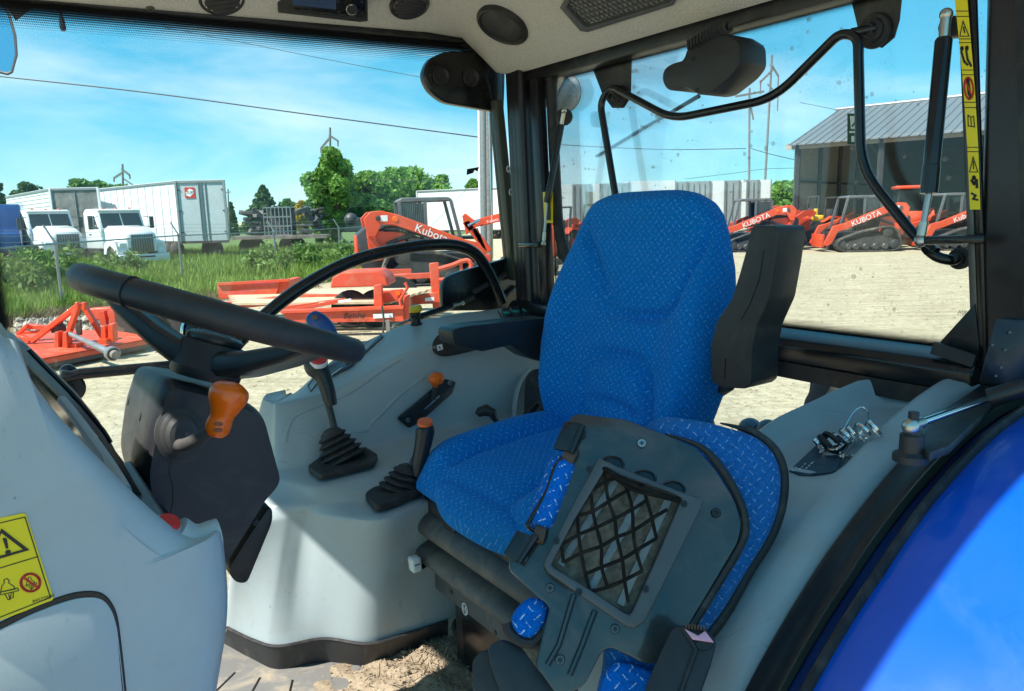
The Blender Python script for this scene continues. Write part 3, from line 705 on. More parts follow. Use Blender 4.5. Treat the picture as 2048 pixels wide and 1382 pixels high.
# struts of the rear window
s_ = strut('gas_strut', 'black gas strut holding the rear window beside the near post', PB(1888, 75, -.04), PB(1858, 388, -.06), PB(1841, 482, -.07), .0125, .0052)
part('bracket', MB().bar(PB(1848, 481, -.07), PB(1972, 478, -.06), .014, .014).bevel(.005, 2), M['black_gloss'], s_)
part('hinge_block', MB().prism(fil(onB([(1872, 62), (1878, 40), (1900, 28), (1916, 34), (1916, 72), (1884, 74)], -.02), .012, 4, True), AB*.03).bevel(.005), M['black_plastic'], s_)
s_ = strut('gas_strut', 'black gas strut beside the far rear post with round top knob', PB(1123, 248, -.03), PB(1094, 405, -.04), PB(1087, 487, -.05), .0088, .0035)
part('bracket', MB().bar(PB(1080, 490, -.05), PB(1040, 490, -.03), .016, .014).bevel(.004), M['black_gloss'], s_)
part('knob', MB().lathe(PB(1128, 234, -.01), (to_cam(PB(1128, 234, 0))*.7-AB*.2+AR*-.6), [(-.012, .02), (.008, .022), (.014, .018), (.016, 0)], 22), M['rubber'], s_)
# lamp bubble outside
c = PB(1122, 185, .14)
lm = thing('work_lamp', 'clear domed lamp lens outside the glass behind the far post', 'lamp', c)
part('lens', MB().lathe(c, -AR*.6-AB*.6, [(0, .058), (.012, .054), (.026, .040), (.034, .02), (.036, 0)], 22), pbr('lamp_lens', (.55, .57, .56), .25, var=.25, vs=90, bump=.6, bs=200), lm)
part('housing', MB().lathe(c, AR*.6+AB*.6, [(0, .06), (.02, .058), (.05, .04), (.052, 0)], 22), M['black_plastic'], lm)
# lower rear window pane and the round tube end by the seat
lw = thing('lower_rear_window', 'low rear pane under the black rear sill', 'window', W(-.1, .0, 1.2))
part('pane', MB().box(W(.06, .012, 1.42), .98, .005, .46, AR, AB), M['glass'], lw)
frit_band('frit_band', W(.5, .008, 1.643), W(-.42, .008, 1.643), -AZ, .016, lw, nb)
# wing mirror outside at the far front
mirror = thing('wing_mirror', 'black framed wing mirror at the top left edge', 'mirror', PD(15, 150, 1.75))
mo = [(-60, -30), (2, 2), (20, 25), (33, 70), (36, 110), (26, 146), (16, 151), (-5, 146), (-60, 120)]
mo2 = [(-56, -22), (0, 8), (15, 28), (27, 72), (30, 108), (22, 141), (14, 145), (-4, 140), (-56, 116)]
mf = [PD(x, y, 1.75) for x, y in mo]; mi = [PD(x, y, 1.75) for x, y in mo2]; mn = to_cam(PD(15, 70, 1.75))
part('housing', MB().ring_prism(mf, mi, -mn*.03).prism([p-mn*.02 for p in mi], -mn*.01).bevel(.002), M['black_plastic'], mirror)
part('mirror_glass', MB().prism([p-mn*.003 for p in mi], -mn*.003), pbr('mirror_silver', (.75, .8, .85), .06, 1.0, var=.02, rvar=.01), mirror)
part('arm', MB().prism([PD(x, y, 1.76) for x, y in ((8, 0), (82, -4), (74, 10), (32, 42), (20, 24))], -mn*.03).bevel(.004), M['black_plastic'], mirror)

# ------------------------------------------------------------------ near fender side: tray, sill strip, blue fender
AB_ = [-.016, -.075, -.142, -.24, -.352, -.463, -.562, -.626, -.70, -.78, -.86]
AU_ = [1.678, 1.671, 1.658, 1.629, 1.579, 1.516, 1.438, 1.374, 1.285, 1.165, 1.02]
fu = lambda b: float(np.interp(b, AB_[::-1], AU_[::-1]))
st_b = [AB_[0]+(AB_[-2]-AB_[0])*k/44 for k in range(45)]
AUs = np.convolve(np.pad([fu(b) for b in st_b], 2, 'edge'), [.1, .2, .4, .2, .1], 'valid')
sm = lambda x: (lambda t: t*t*(3-2*t))(min(1, max(0, x)))
rows = []
for b, u in zip(st_b, AUs):
    ri = float(np.interp(b, [-.45, -.23, -.12, 0], [-.40, -.43, -.465, -.505])); inn_u = u-.012*sm((-b)/.2)-.012-.022*sm((b+.085)/.07)
    dep = .046*sm((b+.345)/.05)*sm((-.03-b)/.035)
    cap = .004*sm((b+.05)/.04)
    cs = [(-.650, u-.030), (-.645, u-.010), (-.634, u), (-.606, u+.003), (-.598, u-.000), (-.590, u-.003-dep*.75), (-.580, u-.006-dep)]
    cs += [((-.58)+(ri-.02+.58)*t, (u-.006-dep)*(1-t)+(inn_u+.004-dep)*t) for t in (.25, .5, .75)]
    cs += [(ri-.022, inn_u+.004-dep), (ri-.008, inn_u+.004-dep*.7), (ri+.004, inn_u+.002), (ri+.016, inn_u-.006), (ri+.022, inn_u-.04), (ri+.03, inn_u-.14)]
    rows.append([W(r, b, q-cap) for r, q in cs])
rows.insert(0, [p+AB*.012-AZ*.03 for p in rows[0]])
mb = MB(); mb.loft(rows, False, False)
tray = solo('fender_tray', mb, M['tray'], 'grey moulded storage tray on top of the near fender', 'tray', W(-.55, -.35, 1.3), sharp=70)
TT = bvh(tray)
lab = []
for x, y in ((1578, 944), (1632, 893), (1690, 905), (1672, 944), (1630, 953), (1600, 953)):
    p, n = hit(TT, x, y, .0012); lab.append(p)
pl_ = solo('instruction_plate', MB().prism(lab, lab and hit(TT, 1630, 930)[1]*.0006), pbr('navy_label', (.012, .018, .035), .35), 'dark plate with fine white lines lying under the keys', 'label', lab[0])
mb = MB()
for k in range(6):
    a0, n = hit(TT, 1586+k*13, 944-k*2, .0024); a1, _ = hit(TT, 1622+k*12, 907+k*.5, .0024)
    for q in range(7):
        s0, s1 = a0.lerp(a1, q/7), a0.lerp(a1, (q+.35+.5*random.random())/7); wv = n.cross(a1-a0).normalized()*.0009
        mb.quad([s0+wv, s1+wv, s1-wv, s0-wv])
part('fine_print', mb, M['ink_white'], pl_, smooth=False)
# sill strip and fender
def arc_sheet(r0, r1, du0, du1, b0=.02, b1=-.95, n=60, extra=None):
    mb = MB()
    bs = [b0+(b1-b0)*k/n for k in range(n+1)]
    us = np.convolve(np.pad([fu(b) for b in bs], 3, 'edge'), [.08, .12, .18, .24, .18, .12, .08], 'valid')
    mid = extra or []
    rr = []
    lf = lambda b, r: float(np.interp(b, [-1.0, -.80, -.637, -.594, -.5, -.395, -.272, -.129, 0], [.13, .125, .112, .10, .079, .070, .054, .034, .012]))*min(1, max(0, (-.645-r)/.095))
    for b, u in zip(bs, us): rr.append([W(r, b, u+q+lf(b, r)) for r, q in [(r0, du0)]+[(r0+(r1-r0)*t, q) for t, q in mid]+[(r1, du1)]])
    mb.loft(rr, False, False); return mb
AB_ = [.6, .3, .1]+AB_+[-.93, -1.0]; AU_ = [1.66, 1.685, 1.685]+AU_+[.88, .72]
ff = [(-.129, 1.668), (-.272, 1.643), (-.395, 1.598), (-.5, 1.54), (-.594, 1.482), (-.637, 1.445)]
sill = thing('door_sill', 'black curved door sill strip between grey tray and blue fender', 'door sill', W(-.7, -.6, 1.0))
part('strip', arc_sheet(-.64, -.705, -.022, -.030, b0=.06, extra=[(.12, -.018), (.16, -.014), (.22, -.018), (.6, -.020), (.9, -.022)]), M['black_satin'], sill, sharp=60)
part('edge_bead', arc_sheet(-.703, -.712, -.030, -.034, b0=.06, extra=[(.3, -.020), (.7, -.020)]), M['olive'], sill)
part('worn_flange', arc_sheet(-.711, -.742, -.038, -.030, b0=.06, extra=[(.3, -.045), (.6, -.040)]), M['blue_edge'], sill, sharp=60)
part('rubber_seal', arc_sheet(-.738, -.752, -.034, -.030, b0=.08, extra=[(.3, -.018), (.7, -.016)]), M['rubber'], sill)
c_ = PU(1990, 790, 1.672); part('sill_plate', MB().prism([PU(x, y, 1.668) for x, y in ((1870, 830), (1962, 768), (2010, 772), (1965, 830), (1900, 890), (1860, 905), (1835, 890))], -AZ*.012).bevel(.003), M['black_dusty'], sill)
fen = thing('fender', 'glossy blue rear fender of the tractor at bottom right', 'fender', W(-1.0, -.5, .6))
part('shell', arc_sheet(-.748, -1.32, -.028, -.075, b0=.6, b1=-1.0, n=80, extra=[(.03, -.020), (.08, -.017), (.3, -.018), (.6, -.028), (.85, -.045), (.95, -.058)]), M['blue_paint'], fen, sharp=60)
part('outer_lip', arc_sheet(-1.32, -1.335, -.075, -.15, b0=.6, b1=-1.0, n=60, extra=[(.5, -.085)]), M['blue_paint'], fen)
part('inner_wall', MB().prism([W(-.66, b, fu(b)-.06) for b in [.5-.05*k for k in range(30)]]+[W(-.66, -.95, .7), W(-.66, .5, .7)], -AR*.05), M['black_paint'], fen)
# door strut on the sill
bp = PU(1822, 905, 1.660)
bl = PR(1821, 853, (bp-OC).dot(AR))
s_ = strut('gas_strut', 'silver rod gas strut with brass ball on the near door sill', PD(2180, 734, .95), PD(1978, 797, 1.02), bl, .0125, .0052, ('black_satin', 'chrome'), True)
part('ball_post', MB().lathe(bp-AZ*.01, AZ, [(0, .020), (.008, .020), (.012, .0135), (.032, .0135), (.034, .010), (.040, .0095), (.046, .006), (.06, .006)], 18), M['black_plastic'], s_)
part('lock_nut', MB().lathe(bp+AZ*.024, AZ, [(0, .0095), (.008, .0095), (.009, .007), (.016, .006)], 6), M['zinc'], s_)
# keys
kp, kn_ = hit(TT, 1680, 900); kb = thing('key_bunch', 'bunch of keys and split rings on a steel hoop in the tray', 'keys', kp)
ku = kn_; kx = (hit(TT, 1700, 940)[0]-hit(TT, 1650, 900)[0]).normalized(); kx = (kx-ku*kx.dot(ku)).normalized(); ky = ku.cross(kx)
def ring_pts(c, ax, r, n=22, sx=1):
    x, y = perp(ax); return [c+x*(r*sx*math.cos(6.28319*k/n))+y*(r*math.sin(6.28319*k/n)) for k in range(n)]
ka = (hit(TT, 1722, 862)[0]-hit(TT, 1645, 893)[0]).normalized(); ka = (ka-ku*ka.dot(ku)).normalized()
def kpt(x, y, h): return hit(TT, x, y, h)[0]
for i in range(9):
    x, y = 1642+i*13.5, 893-i*3.4
    c = kpt(x, y+14, .014+.003*(i % 3)); ax = (ka*.9+ku*.30+kx*random.uniform(-.2, .2)).normalized()
    if i in (1, 2, 3): part('key_head', MB().lathe(c, ax, [(-.0035, .0), (-.0035, .012), (-.0025, .0145), (.0025, .0145), (.0035, .012), (.0035, 0)], 20, sx=1.25), M['black_plastic'], kb)
    else: part('split_ring', MB().tube(ring_pts(c, ax, .0145), .0011, 6, closed=True).tube(ring_pts(c+ax*.0022, ax, .0145), .0011, 6, closed=True), M['chrome'], kb)
hoop = spl([kpt(1702, 900, .012), kpt(1735, 884, .018), kpt(1744, 862, .030), kpt(1732, 852, .034), kpt(1712, 858, .028), kpt(1690, 872, .012), kpt(1672, 890, .008)], 7)
part('key_hoop', MB().tube(hoop, .0013, 8), M['chrome'], kb)
for i, (x, y, an, hh) in enumerate(((1652, 905, 40, .010), (1662, 920, 75, .012), (1674, 910, 110, .015), (1640, 935, 150, .005), (1682, 925, 95, .009))):
    c = kpt(x, y, hh); q = Quaternion(ku, rad(an)) @ kx; tilt = Quaternion(q.cross(ku), rad(18*(i-2))); q = tilt @ q; nn = tilt @ ku; sd = nn.cross(q)
    o = [c+q*(.0105*math.cos(a))+sd*(.0095*math.sin(a)) for a in [6.28319*k/16 for k in range(16)]]
    o = [p for p in o if (p-c).dot(q) < .008]+[c+q*.0085+sd*.003, c+q*.030+sd*.003, c+q*.034, c+q*.030-sd*.002, c+q*.026-sd*.0034, c+q*.022-sd*.002, c+q*.018-sd*.0034, c+q*.0085-sd*.003]
    oo = sorted(o, key=lambda p: math.atan2((p-c).dot(sd), (p-c).dot(q))) if False else o
    part('key_blade', MB().prism([c+q*.008+sd*.003, c+q*.031+sd*.003, c+q*.035, c+q*.031-sd*.002, c+q*.027-sd*.0034, c+q*.022-sd*.0018, c+q*.017-sd*.0034, c+q*.008-sd*.003], nn*.0018), M['chrome'], kb)
    part('key_bow', MB().lathe(c, nn, [(0, .0105), (.0004, .0112), (.0018, .0112), (.0022, .0105), (.0022, .0), (.0, .0)], 18), M['steel'] if i % 2 else M['chrome'], kb)
wc = kpt(1678, 905, .020); wn = (to_cam(wc)*.8+ku*.3).normalized()
rr_ = lambda r, n=20: [wc+V(perp(wn)[0])*(r*math.cos(6.28319*k/n))+V(perp(wn)[1])*(r*math.sin(6.28319*k/n)) for k in range(n)]
part('key_tag', MB().ring_prism(rr_(.0125), rr_(.0035), wn*.0015), M['steel'], kb)
# ================================================================== INTERIOR
def smooth_step(x): x = min(1, max(0, x)); return x*x*(3-2*x)
def pillow(o, ax, ay, az, L, hw, th, relief, nv=70, nr=72, e1=.55, e2=.62, back=.0):
    """soft upholstered block: length L along ay, half width hw(v), thickness th(v) along az (front = +az); relief(x, h) moves the front"""
    mb = MB(); uvl = mb.bm.loops.layers.uv.verify(); rings = []; uvs = []
    for i in range(nv+1):
        v = i/nv; w_, t_ = hw(v), th(v); ring = []; uu = []
        for k in range(nr):
            a = 6.28319*k/nr; c, s_ = math.cos(a), math.sin(a)
            x = w_*math.copysign(abs(c)**e1, c); z = t_/2*math.copysign(abs(s_)**e2, s_)
            h = v*L
            if s_ > 0: z += relief(x, h)*min(1, s_*1.6)
            p = o+ax*x+ay*h+az*z; ring.append(mb.bm.verts.new(p)); uu.append((x + (z if abs(c) > .8 else 0)*.8*math.copysign(1, c)*-1, h))
        rings.append(ring); uvs.append(uu)
    for i in range(nv):
        for k in range(nr):
            j = (k+1) % nr; f = mb._f([rings[i][k], rings[i][j], rings[i+1][j], rings[i+1][k]])
            if f:
                for l, q in zip(f.loops, (uvs[i][k], uvs[i][j], uvs[i+1][j], uvs[i+1][k])): l[uvl].uv = q
    for r_, u_ in ((rings[0][::-1], uvs[0][::-1]), (rings[-1], uvs[-1])):
        f = mb._f(r_)
        if f:
            for l, q in zip(f.loops, u_): l[uvl].uv = q
    return mb
def seg_dist(px_, py_, poly):
    d = 9.0
    for (x1, y1), (x2, y2) in zip(poly[:-1], poly[1:]):
        dx, dy = x2-x1, y2-y1; t = max(0, min(1, ((px_-x1)*dx+(py_-y1)*dy)/(dx*dx+dy*dy+1e-12)))
        d = min(d, math.hypot(px_-x1-dx*t, py_-y1-dy*t))
    return d
# ------------------------------------------------------------------ driver's seat
seat = thing('driver_seat', 'blue woven driver seat on dusty suspension bellows in the middle of the cab', 'seat', W(0, -.4, 1.01))
rc = rad(11); SU = (AZ*math.cos(rc)+AB*math.sin(rc)).normalized(); SN = (-AB*math.cos(rc)+AZ*math.sin(rc)).normalized()
SO = W(.005, -.205, 1.42)
def s_loc(x, y):
    p = PP(x, y, SO+SN*.045, SN); return ((p-SO).dot(AR), (p-SO).dot(SU))
SL = .585
ow = [(0, .185), (.05, .20), (.13, .232), (.22, .256), (.28, .258), (.36, .245), (.43, .228), (.50, .200), (.535, .180), (.56, .155), (.575, .125), (.583, .08), (.585, .03)]
ow_f = lambda v: float(np.interp(v*SL, [a for a, b in ow], [b for a, b in ow]))
th_f = lambda v: .115*min(1, math.sqrt(max(.0004, min(1, (1-v)/.055))))*min(1, math.sqrt(max(.02, v/.05)))
g1 = [s_loc(*p) for p in ((1172, 470), (1186, 505), (1200, 548), (1212, 590), (1232, 620), (1275, 634), (1325, 632), (1352, 612), (1372, 560), (1398, 490), (1425, 430))]
g2 = [s_loc(*p) for p in ((1178, 850), (1182, 780), (1186, 735), (1205, 714), (1245, 708), (1285, 722), (1306, 752), (1314, 800), (1318, 850))]
g3 = [s_loc(*p) for p in ((1195, 822), (1220, 804), (1250, 806), (1285, 830))]
poly1 = g1+[(-.12, .62), (.12, .62)]
def relief_back(x, h):
    z = 0.0
    d1 = seg_dist(x, h, g1); fade = smooth_step((.555-h)/.10)
    z -= .028*math.exp(-(d1/.013)**2)*fade
    if inside(poly1, x, h): z -= .014*smooth_step(d1/.03)*fade
    z -= .017*math.exp(-(seg_dist(x, h, g2)/.011)**2)
    z -= .014*math.exp(-(seg_dist(x, h, g3)/.010)**2)
    if inside(g2, x, h): z += .008*smooth_step(seg_dist(x, h, g2)/.03)
    z += .030*smooth_step((abs(x)-.12)/.09)*smooth_step((.50-h)/.2)
    z += .012*math.exp(-((h-.12)/.08)**2)
    return z
bk = part('backrest', pillow(SO, AR, SU, SN, SL, ow_f, th_f, relief_back, 120, 120), M['fabric'], seat, sharp=80)
# cushion
cn = (AZ*.995-AB*.10).normalized(); cf = (AB*.995+AZ*.10).normalized()
CO = W(0, -.612, 1.394)
chw = lambda v: .235*(.90+.10*smooth_step(v/.25))*min(1, .80+.20*math.sqrt(min(1, v/.10+.02)))
cth = lambda v: .092*min(1, math.sqrt(max(.03, min(1, v/.13+.01))))*min(1, math.sqrt(max(.1, (1-v)/.05)))
def relief_cush(x, h):
    z = .022*smooth_step((abs(x)-.115)/.05)*smooth_step(h/.07)*(1-.35*smooth_step((h-.28)/.15))
    z -= .016*math.exp(-((abs(x)-.118)/.014)**2)*smooth_step((h-.02)/.08)
    z += .006*math.sin(h*9)
    z += .012*smooth_step((h-.02)/.10)
    return z
part('cushion', pillow(CO, AR, cf, cn, .43, chw, cth, relief_cush, 70, 96, .6, .7), M['fabric'], seat, sharp=80)
part('cushion_nose', pillow(W(-.03, -.632, 1.378), AR, (AB*.98+AZ*.17).normalized(), (AZ*.98-AB*.17).normalized(), .14, lambda v: .15*min(1, math.sqrt(min(1, v/.25+.03))), lambda v: .078*min(1, math.sqrt(min(1, v/.3+.02))), lambda x, h: .01, 30, 64), M['fabric'], seat, sharp=80)
# suspension
def rrect(r0, r1, b0, b1, u, rc_, n=6):
    o = []
    for cr, cb, a0 in ((r1-rc_, b1-rc_, 0), (r0+rc_, b1-rc_, 90), (r0+rc_, b0+rc_, 180), (r1-rc_, b0+rc_, 270)):
        for k in range(n+1):
            a = rad(a0+90*k/n); o.append(W(cr+rc_*math.cos(a), cb+rc_*math.sin(a), u))
    return o
prof = spl([V((1.345, .035, 0)), V((1.338, .012, 0)), V((1.322, -.006, 0)), V((1.300, -.002, 0)), V((1.289, .026, 0)), V((1.281, .028, 0)), V((1.268, -.008, 0)), V((1.245, -.012, 0)), V((1.230, .012, 0)), V((1.222, .034, 0)), V((1.20, .036, 0)), V((1.17, .038, 0))], 4)
part('bellows', MB().loft([rrect(-.235+q.y, .215-q.y, -.615+q.y, -.15-q.y, q.x+.0, .035) for q in prof]), M['rubber_dusty'], seat, sharp=60)
part('upper_housing', MB().loft([rrect(-.20, .19, -.595, -.18, u, .02) for u in (1.33, 1.37)]).bevel(.004), M['black_dusty'], seat)
part('base_skirt', MB().loft([rrect(-.20+i, .175-i, -.585+i, -.18, u, .02) for i, u in ((0, 1.215), (0, 1.165), (.006, 1.16))]), M['rubber_dusty'], seat)
bb = part('base_box', MB().box(W(-.06, -.38, 1.085), .30, .40, .19, AR, AB).bevel(.004), M['black_paint'], seat)
part('base_cover', MB().prism([W(r, -.583, u) for r, u in ((.055, 1.175), (-.2, 1.175), (-.2, 1.03), (.055, 1.05))], AB*.006).bevel(.001), M['black_gloss'], bb)
lg = PB(930, 1218, -.586)
part('base_badge', MB().ring_prism([lg+AR*(.011*math.cos(a))+AZ*(.013*math.sin(a)) for a in [k*.3927 for k in range(16)]], [lg+AR*(.0088*math.cos(a))+AZ*(.0105*math.sin(a)) for a in [k*.3927 for k in range(16)]], -AB*.001), M['ink_white'], bb)
part('badge_stroke', MB().tube([lg-AB*.001+AR*x+AZ*z for x, z in ((.006, -.007), (.004, .006), (0, -.004), (-.004, .007), (-.006, -.006))], .0013, 5), M['ink_white'], bb)
for x, y in ((903, 1184), (990, 1265), (1078, 1262)):
    p = PB(x, y, -.586); screw('bolt', p, -AB, .0045, M['screw'], bb)
for x, y in ((885, 1147), (935, 1185), (995, 1228)):
    p = PB(x, y, -.588); screw('skirt_rivet', p, -AB, .007, M['black_dusty'], seat)
# adjuster latch
part('adjuster', MB().box(PB(905, 1045, -.595), .045, .02, .035, AR, AB).bevel(.004), M['black_plastic'], seat)
part('adjuster_rod', MB().tube([PB(893, 1032, -.61), PB(912, 1048, -.615), PB(938, 1066, -.615)], .006, 8), M['black_dusty'], seat)
# armrests
ar = [(904, 664), (910, 658), (938, 652), (1098, 635), (1100, 728), (1060, 716), (1022, 690), (965, 703), (938, 697), (908, 689)]
ap = onR(ar, .265)
part('right_armrest', MB().prism(fil(ap, .008, 3, True), AR*.065).bevel(.008, 3, 40), M['black_satin'], seat)
al = [(1502, 456), (1508, 451), (1550, 453), (1557, 460), (1548, 530), (1536, 600), (1512, 655), (1503, 700), (1502, 768), (1490, 778), (1440, 775), (1422, 762), (1421, 690), (1434, 640), (1462, 600), (1478, 550), (1492, 500)]
ap = onB(al, -.255)
la = part('left_armrest', MB().prism(fil(ap, .006, 3, True), AB*.075+AZ*.0).bevel(.009, 3, 40), M['black_plastic'], seat)
gv = onB([(1528, 500), (1518, 560), (1498, 612), (1482, 640), (1490, 600), (1506, 555)], -.2555)
part('arm_recess', MB().prism(gv, -AB*.0008), M['black_plastic'], la)
part('arm_slot', MB().prism(onB([(1444, 716), (1451, 716), (1449, 758), (1441, 752)], -.2555), -AB*.001), M['ink'], la)
part('arm_bracket', MB().bar(PB(1392, 812, -.12), PB(1455, 770, -.16), .03, .02).bar(PB(1392, 800, -.12), PB(1410, 860, -.12), .04, .03).bevel(.004), M['black_paint'], seat)
part('back_shell', MB().bar(PB(1385, 775, -.14), PB(1378, 860, -.14), .05, .03).bevel(.006), M['black_dusty'], seat)
# strut / tube end behind the seat
part('rear_tube', MB().tube([PB(1440, 600, -.02), PB(1492, 600, -.02)], .018, 14), M['black_gloss'], seat)

# ------------------------------------------------------------------ right hand console
con = thing('side_console', 'grey moulded control console along the far side of the cab', 'console', W(.4, -.55, 1.0))
NS = 30
def col(pts, mode, vals):
    """one long edge of the console: photo points, each on the plane u=val or r=val"""
    P3 = [(PU if mode == 'u' else PR)(x, y, v) for (x, y), v in zip(pts, vals)]
    s_ = spl(P3, 8); return [s_[min(len(s_)-1, int(round(i*(len(s_)-1)/NS)))] for i in range(NS+1)]
cF = col([(455, 1255), (505, 1279), (555, 1291), (644, 1276), (735, 1286), (815, 1265), (890, 1241)], 'u', [1.075]*7)
cS2 = col([(472, 1060), (530, 1045), (600, 1034), (665, 1034), (763, 1040), (833, 1012), (905, 985)], 'u', [1.34, 1.345, 1.352, 1.36, 1.365, 1.365, 1.365])
cS2b = col([(480, 1000), (535, 1010), (600, 1010), (670, 1005), (770, 1000), (840, 972), (915, 945)], 'u', [1.375, 1.375, 1.375, 1.375, 1.37, 1.37, 1.37])
cS1 = col([(486, 935), (525, 950), (570, 962), (644, 972), (756, 943), (835, 912), (915, 885)], 'u', [1.405]*7)
cUF = col([(500, 905), (535, 925), (568, 938), (700, 912), (800, 880), (880, 860), (975, 845)], 'u', [1.415]*7)
cNT = col([(530, 800), (548, 806), (562, 806), (672, 780), (758, 736), (850, 696), (1095, 660)], 'r', [.545, .51, .49, .485, .48, .47, .44])
cFT = col([(572, 790), (582, 784), (595, 782), (660, 722), (750, 672), (860, 635), (1095, 603)], 'r', [.62, .64, .655, .665, .665, .655, .60])
cOut = [p-AZ*.35+AR*.02 for p in cFT]
def between(a, b, t): return [p.lerp(q, t) for p, q in zip(a, b)]
cols = [cF, between(cF, cS2, .04), between(cF, cS2, .5), between(cF, cS2, .96), cS2, between(cS2, cS2b, .15), between(cS2, cS2b, .9), cS2b, between(cS2b, cS1, .3), between(cS2b, cS1, .8), cS1, between(cS1, cUF, .3), between(cS1, cUF, .8), cUF, between(cUF, cNT, .12), between(cUF, cNT, .5), between(cUF, cNT, .93), cNT, between(cNT, cFT, .08), between(cNT, cFT, .5), between(cNT, cFT, .95), cFT, between(cFT, cOut, .04), cOut]
for i, c in enumerate(cols):
    amp = {1: .006, 2: .030, 3: .022, 4: .018, 5: .01}.get(i, 0)
    cols[i] = [p+AR*(amp*math.exp(-((k/NS-.40)/.085)**2)) for k, p in enumerate(c)]
# front end cap bends round towards the far side
cap_ = [p+AR*.10-AB*.0 for p in [c[0] for c in cols]]
ext = []
for c in cols:
    bb_ = (c[-1]-OC).dot(AB); ext.append(c[-1]+AB*max(0, -.03-bb_))
rows = [[c[0]+(AR*.06 + AB*.02) for c in cols], [c[0]+(AR*.02-AB*.002) for c in cols]]+[[c[i] for c in cols] for i in range(NS+1)]+[[c[-1].lerp(e, t) for c, e in zip(cols, ext)] for t in (.33, .66, 1)]
mb = MB(); mb.loft(rows, False, False)
shell = part('shell', mb, M['gray'], con, sub=1, sharp=80)
CT = bvh(shell)
# black kick strip below
bot = [PU(*p, 1.0) for p in ((440, 1286), (505, 1322), (555, 1342), (644, 1328), (735, 1334), (815, 1308), (890, 1280))]; bot = spl(bot, 8)
top_ = spl([PU(x, y, 1.076) for x, y in ((452, 1253), (505, 1278), (555, 1290), (644, 1275), (735, 1285), (815, 1264), (892, 1240))], 8)
mb = MB(); mb.loft([[p-AR*.004 for p in top_], [p-AR*.010 for p in top_], [p.lerp(q, .12)-AR*.010 for p, q in zip(top_, bot)], [p-AR*.012 for p in bot]], False, False)
part('kick_strip', mb, M['black_dusty'], con)
part('strip_bead', MB().tube([p-AR*.008+AZ*.001 for p in top_], .0035, 6), M['rubber'], con)
lc = hit(CT, 807, 1113, .035)[0]
lv = part('height_lever', MB().tube(spl([PB(870, 1132, -.585), PB(850, 1130, -.61), lc.lerp(PB(850, 1130, -.61), .5)-AZ*.008, lc], 5), .0065, 8, flat=.6), M['black_plastic'], seat)
part('lever_tip', MB().box(lc, .022, .022, .030, AR, AB, (AZ*.95+AR*.2).normalized()).bevel(.005, 3), M['white_plastic'], lv)
part('tip_print', MB().bar(lc-AR*.0115+AZ*.002+AB*.006, lc-AR*.0115+AZ*.002-AB*.006, .001, .002), M['ink'], lv)
def plate_on(name, pts, mat, th=.003, off=.001, parent=con, rf=.006, t=None, lift=.002):
    P3 = []; nn = V((0, 0, 0))
    for x, y in pts:
        p, n = hit(t or CT, x, y, off)
        if p: P3.append(p); nn += n
    nn.normalize(); c = sum(P3, V((0, 0, 0)))/len(P3)
    P3 = [p-nn*((p-c).dot(nn)) + nn*(lift-th*.0) for p in P3]; c = c+nn*(lift-.002)
    return part(name, MB().prism(fil(P3, rf, 3, True), nn*th).bevel(min(.0012, th*.4)), mat, parent), nn, c
# throttle slot plate
tp_, tn, tcn = plate_on('throttle_plate', [(791, 836), (888, 757), (912, 764), (903, 786), (838, 842), (815, 856)], M['black_satin'], .004)
sl_ = part('throttle_slot', MB().prism([PP(x, y, tcn+tn*.0068, tn) for x, y in ((829, 815), (880, 774), (888, 780), (845, 815), (836, 821))], tn*.0005), M['ink'], tp_)
part('slot_wedge', MB().prism([PP(x, y, tcn+tn*.0072, tn) for x, y in ((846, 820), (878, 790), (880, 793), (852, 818))], tn*.0006), M['zinc'], tp_)
for x, y in ((816, 840), (899, 766)): screw('screw', PP(x, y, tcn+tn*.006, tn), tn, .006, M['steel'], tp_)
tl = thing('throttle_lever', 'small orange knob on a flat lever in the slotted black plate', 'lever', PP(866, 798, tcn+tn*.006, tn))
a = PP(866, 800, tcn+tn*.006, tn); kb_ = PP(872, 762, tcn+tn*.045, tn)
part('blade', MB().bar(a, kb_, .013, .003).bevel(.001), M['screw'], tl)
ax = (kb_-a).normalized()
part('knob', MB().lathe(kb_-ax*.016, ax, [(0, .007), (.006, .009), (.012, .011), (.018, .0165), (.026, .0175), (.033, .014), (.036, .006), (.0365, 0)], 22, sx=1.15), M['orange_plastic'], tl)
# raised border lines and icon plate on the console top
pl2, n2, c2 = plate_on('lever_guide', [(735, 700), (762, 670), (768, 674), (700, 738), (640, 765), (648, 742)], M['gray_dark'], .0025)
part('guide_print', MB().bar(PP(722, 692, c2+n2*.006, n2), PP(738, 683, c2+n2*.006, n2), .002, .0008, n2), M['ink'], pl2)
part('guide_print', MB().bar(PP(660, 752, c2+n2*.006, n2), PP(684, 735, c2+n2*.006, n2), .004, .0008, n2), M['ink_white'], pl2)
mb = MB(); pts = [hit(CT, x, y, .001)[0] for x, y in ((616, 772), (622, 756), (640, 742), (650, 738), (634, 768), (622, 784), (616, 772))]
part('oval_mark', MB().tube([p for p in pts if p], .0014, 6), M['ink'], con)
